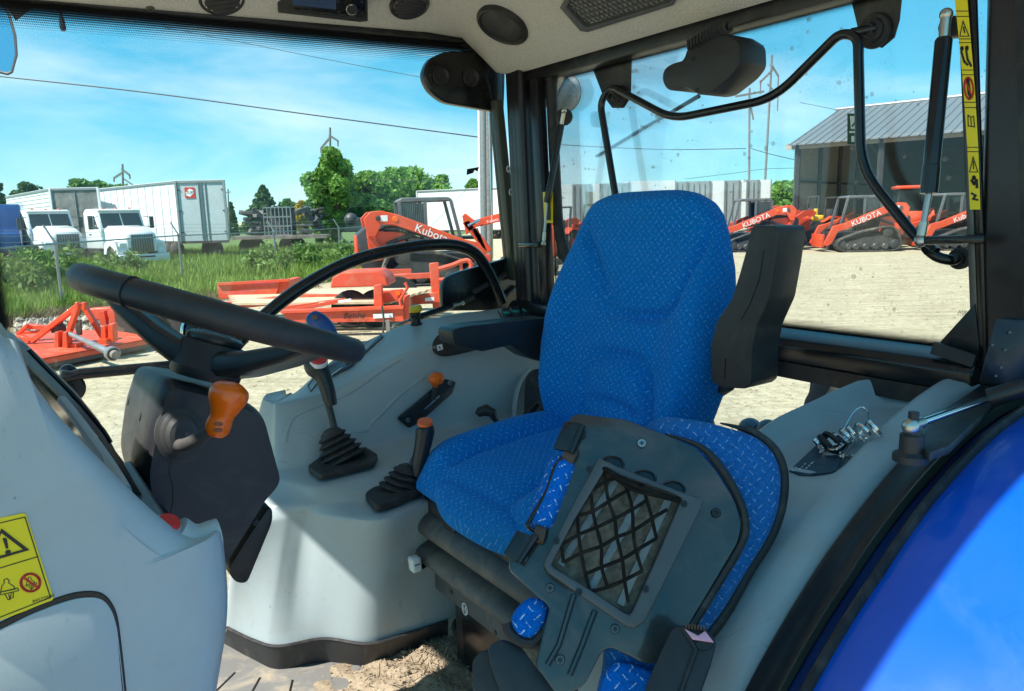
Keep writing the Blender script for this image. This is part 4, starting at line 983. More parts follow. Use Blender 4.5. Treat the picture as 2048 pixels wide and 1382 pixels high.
# armrest slot plate
p3, n3, c3 = plate_on('slot_plate', [(862, 688), (872, 677), (1000, 655), (1005, 690), (905, 716), (880, 718), (864, 706)], M['black_satin'], .004, rf=.02, lift=.014)
part('slot_hole', MB().prism([PP(x, y, c3+n3*.0068, n3) for x, y in ((888, 682), (930, 675), (932, 690), (892, 700))], n3*.0005), M['ink'], p3)
part('icon', MB().prism([PP(x, y, c3+n3*.0072, n3) for x, y in ((873, 691), (884, 688), (886, 699), (875, 702))], n3*.0008), M['ink_white'], p3)
part('icon_print', MB().bar(PP(878, 693, c3+n3*.0085, n3), PP(881, 698, c3+n3*.0085, n3), .003, .0004, n3), M['ink'], p3)
screw('screw', PP(869, 695, c3+n3*.006, n3), n3, .004, M['steel'], p3)
# rocker switches
sw, n4, c4 = plate_on('switch_panel', [(994, 622), (1098, 606), (1100, 640), (1006, 645)], M['black_plastic'], .004)
for i in range(5):
    x0 = 1003+i*19; y0 = 622-i*2.8
    rk = part('rocker_switch', MB().prism([PP(x, y, c4+n4*.007, n4) for x, y in ((x0, y0), (x0+16, y0-2.2), (x0+22, y0+17), (x0+6, y0+20))], n4*.009).bevel(.002), M['black_satin'], con)
    if i < 3: part('rocker_cap', MB().lathe(PP(x0+10, y0+4, c4+n4*.016, n4), n4, [(0, .0105), (.002, .0105), (.003, .008), (.003, 0)], 20), M['teal'], rk)
# relief lines on the console wall: long recess edge
for seq in (((570, 885), (578, 850), (600, 826), (690, 790), (758, 745), (800, 718)), ((598, 862), (720, 862), (745, 845), (800, 790), (850, 752))):
    P3 = [hit(CT, x, y, -.0035)[0] for x, y in seq]; P3 = [p for p in P3 if p]
    part('moulded_rib', MB().tube(spl(P3, 6), .006, 8), M['gray'], con)
# belt reel recess
p5, n5, c5 = plate_on('reel_recess', [(1036, 800), (1048, 760), (1075, 728), (1110, 712), (1130, 740), (1135, 860), (1040, 862), (1034, 840)], M['black_dusty'], .004, rf=.02)
part('recess_rim', MB().tube(spl([PP(x, y, c5+n5*.004, n5) for x, y in ((1028, 862), (1030, 800), (1045, 755), (1075, 722), (1112, 706))], 6), .006, 8), M['gray'], con)
# ------------------------------------------------------------------ seat belt
sb = thing('seat_belt', 'folded seat belt reel with silver tongue between console and seat', 'seat belt', PP(1080, 850, c5, n5))
sbp = lambda x, y, o: PP(x, y, c5+n5*o, n5)
part('reel_frame', MB().ring_prism([sbp(x, y, .03) for x, y in ((1038, 838), (1072, 800), (1084, 803), (1082, 815), (1050, 850), (1040, 848))], [sbp(x, y, .03) for x, y in ((1046, 837), (1072, 808), (1077, 808), (1076, 814), (1050, 842), (1047, 842))], -n5*.012).bevel(.002), M['rubber'], sb)
part('reel_cover', MB().prism([sbp(x, y, .028) for x, y in ((1076, 815), (1096, 796), (1112, 804), (1120, 812), (1098, 845), (1060, 864), (1056, 852))], -n5*.02).bevel(.004), M['rubber'], sb)
part('webbing', MB().bar(sbp(1075, 858, .02), sbp(1122, 812, .02), .03, .006, n5).bevel(.002), M['cord'], sb)
part('tongue', MB().ring_prism([sbp(x, y, .036) for x, y in ((1068, 830), (1082, 822), (1092, 838), (1086, 852), (1072, 846), (1060, 838))], [sbp(x, y, .036) for x, y in ((1074, 836), (1082, 832), (1087, 839), (1083, 845), (1078, 844), (1073, 839))], n5*.003).bevel(.0008), M['chrome'], sb)
# ------------------------------------------------------------------ levers on the console
def boot_lever(name, label, base, axis, h_boot, r0, ribs, shaft_pts, grip, mats, cap=None, plate=None):
    t = thing(name, label, 'lever', base)
    prof = []
    for i in range(ribs):
        q = i/ribs; R_ = r0*(1-.52*q); z = h_boot*q*.86
        prof += [(z, R_*.80), (z+h_boot/ribs*.30, R_), (z+h_boot/ribs*.42, R_*.98), (z+h_boot/ribs*.75, R_*.74)]
    prof += [(h_boot*.90, r0*.40), (h_boot, r0*.17)]
    part('boot', MB().lathe(base, axis, prof, 24, sy=.82, x=AB), M['rubber'], t, sharp=60)
    part('shaft', MB().tube(shaft_pts, .0075, 10), M['black_satin'], t)
    part('grip', MB().tube(spl(grip[0], 6), spl([float(r) for r in grip[1]], 6), 18, flat=.9), mats, t, sharp=70)
    return t
b1 = hit(CT, 690, 928, .0)[0]; dz = (b1-CAM).dot(CF)
pd1 = lambda x, y, o=0.0: PD(x, y, dz+o)
t1 = boot_lever('gear_lever', 'tall black gear lever with red cap and ribbed boot on the console', b1+AZ*.006, (pd1(655, 860)-pd1(690, 930)).normalized(), .082, .058, 5, [pd1(672, 868), pd1(655, 800)], ([pd1(664, 812), pd1(660, 800), pd1(655, 780), pd1(645, 752), pd1(634, 735), pd1(630, 724), pd1(632, 719)], [.013, .0165, .018, .021, .029, .027, .012]), M['black_satin'])
part('boot_plate', MB().prism(fil([PU(x, y, 1.412) for x, y in ((615, 944), (640, 925), (735, 906), (757, 920), (748, 936), (640, 962))], .012, 3, True), AZ*.014).bevel(.005, 2), M['rubber'], t1)
kc = pd1(638, 724, -.024); kn2 = (AZ*.9+to_cam(kc)*.45-AR*.1).normalized()
part('cap', MB().lathe(pd1(637, 726, -.012), kn2, [(0, .019), (.011, .0185), (.0135, .0165), (.014, 0)], 22), M['red_plastic'], t1)
part('cap_ring', MB().lathe(pd1(637, 726, -.012), kn2, [(0, .0205), (.009, .0205), (.0105, .019), (.0, .0185)], 22), M['ink_white'], t1)
b2 = hit(CT, 800, 985, .0)[0]; dz = (b2-CAM).dot(CF)
t2 = boot_lever('range_lever', 'short black lever with orange cap leaning behind the cushion corner', b2+AZ*.004, (pd1(815, 945)-pd1(800, 990)).normalized(), .060, .050, 4, [pd1(815, 950), pd1(835, 905)], ([pd1(832, 950), pd1(840, 915), pd1(848, 880), pd1(850, 856), pd1(847, 846)], [.016, .018, .021, .022, .010]), M['black_satin'])
part('boot_plate', MB().prism(fil([PU(x, y, 1.372) for x, y in ((730, 1000), (765, 975), (850, 965), (860, 985), (790, 1015), (752, 1026))], .012, 3, True), AZ*.016).bevel(.005, 2), M['rubber'], t2)
part('cap', MB().lathe(pd1(850, 847, -.012), AZ*.9+to_cam(b2)*.3, [(0, .017), (.006, .016), (.007, 0)], 20), M['orange_red'], t2)
# small T lever
p6, n6 = hit(CT, 1012, 868)
if p6 is None: p6 = PR(1012, 868, .4)
dz = (p6-CAM).dot(CF)-.01
t3 = thing('park_lever', 'small black T shaped lever low on the console beside the seat', 'lever', p6)
part('stem', MB().tube(spl([pd1(1014, 872), pd1(1000, 852), pd1(988, 836)], 5), [.007]*11, 10), M['black_plastic'], t3)
part('grip', MB().tube([pd1(955, 830, .0), pd1(960, 824), pd1(972, 820), pd1(985, 826), pd1(990, 838)], [.008, .013, .015, .013, .008], 14), M['black_satin'], t3)
# blue topped lever and yellow knob on the far edge
dz = (PR(640, 650, .60)-CAM).dot(CF)
t4 = thing('hydraulic_lever', 'lever with blue knob rising at the far side by the wheel rim', 'lever', pd1(690, 720))
part('stem', MB().tube([pd1(664, 672), pd1(700, 728)], .0085, 10), M['black_satin'], t4)
part('knob', MB().tube(spl([pd1(668, 676), pd1(655, 660), pd1(638, 645), pd1(622, 634), pd1(617, 630)], 5), spl([.012, .021, .024, .019, .006], 5), 18), M['blue_plastic'], t4, sharp=70)
part('worn_spot', MB().lathe(pd1(630, 634, -.024), to_cam(pd1(630, 630))+AZ*.8, [(0, .0085), (.002, .006), (.0025, 0)], 14), pbr('worn_blue', (.20, .12, .08), .7), t4)
p7, n7 = hit(CT, 833, 648); dz = (p7-CAM).dot(CF)
t5 = thing('pull_knob', 'yellow capped pull knob standing on the console top', 'knob', p7)
part('collar', MB().lathe(p7-AZ*.004, AZ*.96-AB*.1, [(0, .017), (.005, .017), (.006, .013), (.022, .0125), (.026, .0155), (.036, .0155), (.037, .012)], 18), M['black_plastic'], t5)
part('cap', MB().lathe(p7+AZ*.033, AZ*.96-AB*.1, [(0, .0155), (.002, .018), (.010, .0185), (.016, .017), (.018, .0145), (.018, 0)], 10), M['yellow_plastic'], t5, sharp=25)
# far knobs seen under the wheel rim
dz = 1.42
t6 = thing('lamp_switch', 'glossy black rounded lamp housing seen behind the wheel hub', 'lamp', pd1(405, 685))
part('housing', MB().lathe(pd1(378, 662, .01), (pd1(430, 662)-pd1(378, 658)).normalized(), [(-.014, .0), (-.012, .012), (-.004, .022), (.012, .028), (.03, .029), (.05, .024), (.056, .020), (.058, 0)], 22), M['black_gloss'], t6, sharp=60)
part('chrome_rim', MB().lathe(pd1(380, 662, .01), (pd1(430, 662)-pd1(378, 658)).normalized(), [(-.011, .019), (-.007, .0245), (-.002, .0265), (-.006, .022)], 22), M['chrome'], t6)

# ------------------------------------------------------------------ steering wheel
wc = PD(452, 631, 1.035)
e1 = (PD(726, 703, 1.06)-PD(142, 542, 1.0)); e1.normalize()
vw = (wc-CAM).normalized(); e2 = (vw-e1*vw.dot(e1)).normalized(); wn = e1.cross(e2).normalized()
if wn.z < 0: wn = -wn
e2 = (e2 + wn*.02).normalized(); wn = e1.cross(e2).normalized(); wn = wn if wn.z > 0 else -wn
WR = .181
whl = thing('steering_wheel', 'black three spoke steering wheel seen edge on', 'steering wheel', wc-wn*.12)
part('rim', MB().tube([wc+e1*(WR*math.cos(6.28319*k/72))+e2*(WR*math.sin(6.28319*k/72)) for k in range(72)], .0172, 18, closed=True, flat=1.05), M['black_plastic'], whl, sharp=80)
sp_ = lambda a, rr: wc+e1*(rr*math.cos(a))+e2*(rr*math.sin(a))
for a in (math.acos(max(-1, min(1, -.42))), -math.acos(-.42)+0, ):
    pass
sa = -1.98   # seam nearest the camera
part('rim_seam', MB().tube([sp_(sa, WR)+ (sp_(sa, 1)-wc).normalized()*(.0180*math.cos(6.28319*k/20)) + wn*(.0188*math.sin(6.28319*k/20)) for k in range(20)], .0011, 6, closed=True), M['rubber'], whl)
hubc = PD(418, 722, 1.03); hub_ax = wn
def spoke(a, wd=.05):
    e = sp_(a, WR*.97); b = hubc+hub_ax*.0+(e-wc).normalized()*.03; t_ = (e-b).normalized(); sd = hub_ax.cross(t_).normalized()
    rings = []
    for q, w2, th in ((0, .060, .036), (.3, .056, .032), (.7, .052, .026), (1, .050, .018)):
        c = b.lerp(e, q)+hub_ax*(.012*math.sin(q*3.14)*-.6)
        rings.append([c+sd*(x*w2/2)+hub_ax*(z*th/2) for x, z in ((-1, -.6), (-.8, -1), (.8, -1), (1, -.6), (1, .6), (.8, 1), (-.8, 1), (-1, .6))])
    part('spoke', MB().loft(rings).bevel(.002), M['black_satin'], whl)
for a in (math.pi-.10, -.55, math.pi/2+.25): spoke(a)
part('hub', MB().lathe(hubc-hub_ax*.024, hub_ax, [(0, .044), (.004, .047), (.014, .048), (.016, .0465), (.046, .042), (.05, .040), (.05, 0)], 36), M['black_plastic'], whl)
hc_ = part('hub_cap', MB().lathe(hubc+hub_ax*.026, hub_ax, [(0, .036), (.004, .038), (.009, .037), (.012, .033), (.0125, 0)], 36), M['black_satin'], whl)
part('cap_emblem', MB().ring_prism([hubc+hub_ax*.0392+e1*(.020*math.cos(a))+e2*(.020*math.sin(a)) for a in [k*.3142 for k in range(20)]], [hubc+hub_ax*.0392+e1*(.015*math.cos(a))+e2*(.015*math.sin(a)) for a in [k*.3142 for k in range(20)]], hub_ax*.0006), M['screw'], hc_)
part('emblem_leaf', MB().prism([hubc+hub_ax*.0392+e1*x+e2*y for x, y in ((-.010, .001), (.0, .006), (.011, .002), (.004, -.002), (.008, -.007), (-.003, -.004))], hub_ax*.0006), M['screw'], hc_)
# ------------------------------------------------------------------ steering column
colm = thing('steering_column', 'scuffed black steering column cover with rubber lever boot', 'steering column', W(0, -1.05, 1.02))
nearp = [(328, 757), (420, 780), (503, 809), (532, 832), (567, 962), (556, 980), (536, 1001), (500, 1060), (453, 1136), (400, 1200), (330, 1120), (297, 1015), (286, 947), (306, 850)]
farp = [(275, 729), (340, 738), (400, 748), (425, 770), (440, 850), (438, 880), (430, 900), (400, 950), (370, 1000), (330, 1060), (290, 1060), (258, 960), (240, 890), (252, 800)]
rn, rf = onR(nearp, -.115), onR(farp, .095)
mid = [[a.lerp(b, t) for a, b in zip(rn, rf)] for t in (.0, .12, .88, 1)]
cen = sum(rn, V((0, 0, 0)))/len(rn)
rings = [[cen+(p-cen)*.93-AR*.0 for p in rn], [cen+(p-cen)*.975+AR*.006 for p in rn], [p+AR*.022 for p in rn]]+mid[2:]
rings[0] = [p-AR*.004 for p in rings[0]]
mb = MB(); mb.loft([fil(r_, .016, 3, True) for r_ in rings])
csh = part('cover', mb, M['column'], colm, sharp=50)
KT = bvh(csh)
# lower side panel, parting line, screw holes
part('lower_panel', MB().prism(fil(onR([(543, 1008), (547, 1040), (494, 1168), (470, 1165), (455, 1140), (500, 1070)], -.09), .012, 3, True), AR*.05).bevel(.004), M['black_plastic'], colm)
screw('screw', PR(512, 1045, -.0905), -AR, .005, M['screw_black'], colm)
seam = [hit(KT, x, y, .0005)[0] for x, y in ((341, 925), (338, 945), (345, 970), (347, 1000), (340, 1030))]
part('parting_line', MB().tube([p for p in seam if p], .0009, 5), M['ink'], colm)
for x, y in ((281, 833), (257, 802)):
    p, n = hit(KT, x, y, .0004)
    if p: part('screw_hole', MB().lathe(p, n, [(0, .007), (.0006, .0066), (.0008, 0)], 14, sx=.7), M['ink'], colm)
bp_, bn_ = hit(KT, 362, 868)
bt = part('lever_boot', MB().lathe(bp_-bn_*.004, (bn_*.95+AZ*.1), [(0, .040), (.006, .040), (.008, .035), (.009, .033), (.013, .034), (.016, .030), (.017, .027), (.022, .027), (.026, .022), (.027, .015), (.026, .010)], 30, sx=.8, x=AB), M['boot'], colm, sharp=22)
# shuttle lever
sv = thing('shuttle_lever', 'bright orange knob lever sticking out of the steering column', 'lever', bp_)
dz = (bp_-CAM).dot(CF)-.03
part('arm', MB().tube(spl([pd1(352, 888, .02), pd1(368, 890), pd1(395, 878, -.02), pd1(432, 856, -.035)], 6), [.0085]*19, 12), M['boot'], sv)
dz -= .035
kk = spl([pd1(431, 872), pd1(434, 862), pd1(438, 848), pd1(444, 832), pd1(450, 815), pd1(456, 795), pd1(461, 777), pd1(464, 768), pd1(465, 764)], 5)
kr = spl([.010, .0155, .0165, .0155, .020, .0255, .0235, .015, .004], 5)
part('knob', MB().tube(kk, kr, 26, flat=.92), M['orange_plastic'], sv, sharp=80)
kf = to_cam(pd1(438, 850))
for x, y in ((437, 848), (436, 860)):
    part('knob_mark', MB().lathe(pd1(x, y, -.0158), kf, [(0, .0055), (.0006, .005), (.0008, 0)], 14, sy=.5, x=CX), pbr('mark_brown', (.30, .06, .01), .5), sv)

# ------------------------------------------------------------------ dashboard at the left
dash = thing('dashboard', 'grey dashboard side panel with yellow warning sticker at bottom left', 'dashboard', W(-.3, -1.25, 1.0))
nearp = [(-60, 655), (5, 673), (30, 683), (42, 705), (62, 760), (100, 812), (150, 868), (225, 944), (290, 1008), (350, 1058), (385, 1076), (415, 1071), (436, 1062), (446, 1085), (455, 1180), (452, 1260), (441, 1330), (430, 1400), (420, 1480), (400, 1580), (200, 1620), (-120, 1640), (-160, 1000)]
npt = spl(onR(nearp, -.385), 5, True)
cen = PR(200, 1150, -.385)
def ins(p, d, k): return p+(cen-p).normalized()*k-AR*d
mb = MB(); mb.loft([[p.lerp(cen, .60)-AR*.0165 for p in npt], [p.lerp(cen, .36)-AR*.0165 for p in npt], [ins(p, .016, .030) for p in npt], [ins(p, .0135, .016) for p in npt], [ins(p, .008, .006) for p in npt], [p for p in npt], [p+AR*.03+(cen-p).normalized()*.004 for p in npt]])
dsh = part('side_panel', mb, M['gray'], dash, sharp=80)
# far part of the dash with the instrument bezel
prof_n = onR([(36, 690), (62, 764), (100, 817), (150, 876), (225, 950), (275, 1000)], -.355)
prof_f = onR([(36, 680), (72, 714), (112, 752), (160, 800), (205, 856), (247, 935)], -.06)
def bz(t, s):
    i = t*(len(prof_n)-1); k = min(int(i), len(prof_n)-2); f = i-k
    return prof_n[k].lerp(prof_n[k+1], f).lerp(prof_f[k].lerp(prof_f[k+1], f), s)
dn_ = (prof_n[-1]-prof_n[0]).cross(prof_f[0]-prof_n[0]).normalized(); dn_ = dn_ if dn_.z > 0 else -dn_
mb = MB(); mb.grid(lambda i, j: bz(i, j)-dn_*(.014*math.sin(math.pi*min(1, max(0, (j-.05)/.9)))**.5), 30, 12)
part('instrument_bezel', mb, M['gray_dark'], dash, sharp=80)
mb = MB(); mb.prism([bz(t, 1)+dn_*.001 for t in [k/20 for k in range(21)]]+[bz(1, 1)-AB*.12-AZ*.15, bz(0, 1)-AB*.12-AZ*.1], AR*.05)
part('far_cowl', mb.bevel(.006), M['gray_dark'], dash)
part('cluster_lens', MB().grid(lambda i, j: bz(.18+i*.62, .12+j*.68)-dn_*.006, 12, 6), M['glass_dark'], dash)
part('bezel_rim', MB().tube([bz(.10+k*.04, .86)+dn_*.002 for k in range(12)], .003, 6), M['black_gloss'], dash)
part('bezel_rim', MB().tube([bz(.52+k*.03, .84)+dn_*.002 for k in range(12)], .003, 6), M['black_gloss'], dash)
cc_ = [bz(.55+.45*k/10, .30+.0*k) for k in range(11)]
part('cluster_rim', MB().tube(spl([bz(.50, .70)-dn_*.010, bz(.65, .60)-dn_*.009, bz(.85, .40)-dn_*.008, bz(.97, .2)-dn_*.008], 8), .009, 8), M['gray'], dash)
part('under_cowl', MB().prism(onR([(215, 905), (262, 960), (300, 1010), (360, 1060), (300, 1075), (200, 960)], -.20), AR*.2), M['ink'], dash)
# lip, red button
part('corner_lip', MB().tube(spl(onR([(352, 1062), (375, 1076), (400, 1078), (425, 1070), (438, 1066)], -.37), 6), .016, 12), M['gray'], dash, sharp=80)
rb = PR(337, 1046, -.375); rn_ = (AZ*.8+AB*.35-AR*.35).normalized()
part('button_collar', MB().lathe(rb-rn_*.012, rn_, [(0, .016), (.010, .015), (.012, .012)], 18), M['tray'], dash)
part('red_button', MB().lathe(rb-rn_*.004, rn_, [(0, .0115), (.006, .0115), (.008, .010), (.0085, 0)], 20), M['red_plastic'], dash)
part('dash_body', MB().prism([p+(cen-p).normalized()*.035+AR*.028 for p in npt], AR*.30), M['gray_dark'], dash)
DT = bvh(dsh)
fpn, fnn = hit(DT, 120, 1150)
fp = lambda x, y, o=0.0: PP(x, y, fpn+fnn*o, fnn)
# access cover: recessed groove
gl_ = [(-60, 1276), (0, 1251), (60, 1222), (120, 1199), (160, 1189), (195, 1190), (215, 1206), (228, 1235), (236, 1290), (248, 1400)]
part('cover_gap', MB().tube(spl([fp(x, y, .0002) for x, y in gl_], 6), .0030, 8, flat=.5, up=fnn), M['ink'], dash)
part('access_cover', MB().prism(spl([fp(x+3, y+6, .0005) for x, y in gl_], 3)+[fp(250, 1480), fp(-80, 1480)], fnn*.0012).bevel(.0005), M['gray'], dash)
# warning sticker
dk = part('warning_sticker', MB().prism([fp(x, y, .0006) for x, y in ((-30, 1043), (46, 1026), (52, 1028), (107, 1195), (104, 1201), (-30, 1252))], fnn*.0005), M['decal'], dash)
o_ = fp(48, 1034, .0016); dx = (fp(48, 1034)-fp(-2, 1046)).normalized(); dy = (fp(48, 1034)-fp(98, 1192)).normalized()
dfn = lambda x, y: fp(x, y, .0012)
Nn = fnn*.0003
def ink2(polys, mat, wd): return ink([(p, wd) for p in polys], dk, mat, dfn, Nn)
ink2([[(-30, 1053), (50, 1034), (101, 1195), (-30, 1246)], [(-30, 1145), (76, 1113)]], M['ink'], .0009)
part('decal_print', MB().ring_prism([fp(x, y, .0015) for x, y in ((3, 1057), (59, 1100), (-30, 1126))], [fp(x, y, .0015) for x, y in ((3, 1066), (46, 1099), (-22, 1118))], fnn*.0002), M['ink'], dk)
part('decal_print', MB().prism([fp(x, y, .0015) for x, y in ((5, 1077), (10, 1075), (14, 1078), (17, 1096), (12, 1098))], fnn*.0002), M['ink'], dk)
part('decal_print', MB().lathe(fp(16, 1104, .0015), fnn, [(0, .0021), (.0002, .002), (.0003, 0)], 12), M['ink'], dk)
pc = lambda cx, cy, r, n=20: [(cx+r*math.cos(6.28319*k/n), cy+r*.92*math.sin(6.28319*k/n)) for k in range(n+1)]
ink2([pc(61, 1165, 19)], M['ink_red'], .0022); ink2([[(46, 1154), (77, 1176)]], M['ink_red'], .0020)
def sitter(cx, cy, s):
    f = lambda L: [(cx+x*s, cy+y*s) for x, y in L]
    return [f([(-5, -12), (-6, -17), (-1, -20), (4, -17), (3, -12)]), f([(-5, -12), (-10, -5), (-12, 6), (16, 0), (12, -6), (3, -12)]), f([(-14, 6), (20, -2), (22, 3), (-12, 11), (-14, 6)]), f([(-4, 10), (2, 20), (6, 20), (3, 10)]), f([(8, 8), (6, 18), (12, 16), (12, 6)])]
ink2(sitter(60, 1166, .62), M['ink'], .0005); ink2(sitter(14, 1178, 1.05), M['ink'], .0007)
text_on('decal_text', '84575880', .0042, M['ink'], dk, fp(87, 1197, .0014), dx, dy, .0002)

# ------------------------------------------------------------------ folded passenger seat
ps = thing('passenger_seat', 'folded passenger seat showing its dark steel back plate with net pocket', 'folding seat', PD(1120, 1382, .90))
q0, q1, q2 = PD(1150, 835, 1.00), PD(1470, 1000, .955), PD(1110, 1370, .885)
pn = (q1-q0).cross(q2-q0).normalized(); pn = pn if pn.dot(CAM-q0) > 0 else -pn
pp = lambda x, y, o=0.0: PP(x, y, q0+pn*o, pn)
ppl = lambda L, o=0.0: [pp(x, y, o) for x, y in L]
# cushion behind the plate
cu = [(1285, 858), (1300, 838), (1330, 826), (1400, 834), (1470, 852), (1520, 868), (1556, 902), (1570, 945), (1566, 1010), (1545, 1070), (1500, 1140), (1450, 1225), (1390, 1300), (1330, 1400), (1190, 1420), (1210, 1345), (1215, 1000)]
def cushion(name, outline, off, th, mat, parent, sc=1.0, k=5):
    pts = fil(ppl(outline, off), .02, 3, True); c = sum(pts, V((0, 0, 0)))/len(pts); rings = []
    ux = (pp(1500, 900)-pp(1400, 900)).normalized(); uy = pn.cross(ux)
    for z, s_ in ((0, .0), (0, .5), (0, .85), (-.004, .955), (-.012, .99), (-th*.5, 1.0), (-th*.8, .985), (-th, .95), (-th, .3)):
        rings.append([c+(p-c)*max(s_, .02)+pn*z for p in pts])
    mb = MB(); mb.loft(rings, True, True); L = mb.bm.loops.layers.uv.verify()
    for f in mb.bm.faces:
        for l in f.loops: d = l.vert.co-c; l[L].uv = (d.dot(ux), d.dot(uy)+d.dot(pn))
    return part(name, mb, mat, parent, sharp=75)
cushion('seat_cushion', cu, -.022, .06, M['fabric_dusty'], ps)
edge = [(1440, 846), (1480, 856), (1514, 869), (1551, 905), (1566, 950), (1562, 1010), (1541, 1071), (1497, 1142), (1448, 1228), (1388, 1306)]
part('cushion_piping', MB().tube(spl(ppl(edge, -.045), 6), [min(.0075, .001+.0065*k/16) for k in range(55)], 10), M['rubber'], ps)
# main plate
pl = [(1150, 826), (1250, 838), (1330, 868), (1390, 893), (1432, 940), (1470, 1000), (1484, 1045), (1476, 1085), (1420, 1180), (1375, 1255), (1350, 1310), (1330, 1326), (1290, 1328), (1255, 1310), (1222, 1295), (1205, 1302), (1190, 1330), (1170, 1370), (1120, 1400), (1070, 1330), (1100, 1212), (1075, 1195), (1015, 1138), (1022, 1110), (1062, 1080), (1085, 1078), (1100, 1050), (1148, 930), (1140, 905), (1118, 895), (1130, 850)]
plate = part('back_plate', MB().prism(fil(ppl(pl, 0), .008, 3, True), -pn*.010).bevel(.0025, 2), M['plate_paint'], ps)
part('plate_edge', MB().tube(spl(ppl([(1330, 868), (1400, 893), (1444, 940), (1478, 1000), (1490, 1046), (1482, 1088), (1424, 1186), (1378, 1262), (1352, 1316)], -.006), 6), [min(.006, .001+.005*k/10) for k in range(49)], 8), M['rubber'], ps)
# pressed ribs of the lower arm
for L in ([(1148, 1190), (1118, 1290), (1095, 1330)], [(1190, 1222), (1165, 1290), (1140, 1350)]):
    part('pressed_rib', MB().tube(ppl(L, .001), [.004]*3, 8), M['plate_paint'], plate)
# net frame
fo = [(1197, 917), (1208, 917), (1228, 935), (1228, 930), (1390, 986), (1404, 1000), (1400, 1016), (1292, 1236), (1276, 1256), (1258, 1255), (1098, 1148), (1086, 1130), (1090, 1110)]
outer = ppl([(1196, 916), (1232, 934), (1352, 982), (1404, 1000), (1400, 1018), (1345, 1130), (1288, 1244), (1268, 1258), (1250, 1252), (1170, 1198), (1096, 1146), (1086, 1128), (1130, 1040)], .012)
inner_ = ppl([(1212, 936), (1236, 952), (1335, 986), (1362, 998), (1354, 1016), (1310, 1120), (1264, 1222), (1258, 1230), (1248, 1226), (1180, 1180), (1108, 1136), (1102, 1130), (1146, 1046)], .012)
nf = part('net_frame', MB().ring_prism([p+pn*.008 for p in outer], [p+pn*.008 for p in inner_], -pn*.020).bevel(.0035, 2), M['gray_mid'], ps)
part('pocket_bed', MB().prism(ppl([(1212, 936), (1362, 998), (1258, 1230), (1100, 1130)], .0012), pn*.0006), M['crumbs'], ps)
for L in ([(1236, 955), (1120, 1130)], [(1292, 975), (1180, 1180)], [(1340, 992), (1240, 1210)]):
    a, b = ppl(L, .003); part('wear_strip', MB().bar(a, b, .010, .003, pn).bevel(.001), M['skid'], ps)
# openings along the top
for x, y in ((1224, 930), (1288, 958), (1346, 980)):
    part('plate_notch', MB().lathe(pp(x, y, .0012), pn, [(0, .016), (.002, .017), (.003, .014), (-.0005, .013), (-.0005, 0)], 18, sy=.7, x=CX), M['black_gloss'], plate)
# net: knotted cords
def quadmap(s, t):
    A, B_, C_, D_ = (1206, 938), (1358, 1002), (1258, 1232), (1100, 1132)
    x = (A[0]*(1-s)+B_[0]*s)*(1-t)+(D_[0]*(1-s)+C_[0]*s)*t; y = (A[1]*(1-s)+B_[1]*s)*(1-t)+(D_[1]*(1-s)+C_[1]*s)*t
    sag = .014+.016*math.sin(math.pi*min(1, max(0, s)))*math.sin(math.pi*min(1, max(0, t)))
    return x, y, sag
random.seed(5)
jit = {}
def node(i, j):
    if (i, j) not in jit: jit[(i, j)] = (random.uniform(-.018, .018), random.uniform(-.018, .018))
    a, b = jit[(i, j)]; s = (i+j)/7.4+a-.02; t = (j-i)/7.4+.5+b
    return s, t
def npnt(s, t):
    x, y, g = quadmap(min(1.0, max(0, s)), min(1.0, max(0, t))); return pp(x, y, g)
for fam in (0, 1):
    for k in range(-5, 12):
        line = []
        for m_ in range(-6, 13):
            i, j = (k, m_) if fam == 0 else (m_, k)
            s, t = node(i, j)
            if -.03 <= s <= 1.03 and -.03 <= t <= 1.03: line.append(npnt(s, t))
        if len(line) >= 2: part('net_cord', MB().tube(spl(line, 4), .0023, 7), M['cord'], ps)
part('net_top_cord', MB().tube(spl([npnt(0, 0)+pn*.003, pp(1260, 975, .03), pp(1310, 990, .03), npnt(1, 0)+pn*.003], 6), .003, 8), M['cord'], ps)
part('net_top_cord', MB().tube(spl([npnt(0, 0)+pn*.004, pp(1262, 968, .034), pp(1312, 985, .032), npnt(1, 0)+pn*.004], 6), .003, 8), M['cord'], ps)
# screws
for x, y, r_, mm in ((1283, 887, .0062, 'steel'), (1432, 1026, .0062, 'screw_black'), (1164, 870, .0055, 'screw_black'), (1048, 1116, .0055, 'screw'), (1100, 1176, .0058, 'screw'), (1230, 1258, .0058, 'screw'), (1120, 1320, .0062, 'screw')):
    screw('screw', pp(x, y, .0005), pn, r_, M[mm], ps)
for x, y in ((1178, 938), (1112, 1082), (1158, 1184), (1291, 1178), (1368, 1008)):
    screw('frame_screw', pp(x, y, .020), pn, .0042, M['screw_black'], nf)
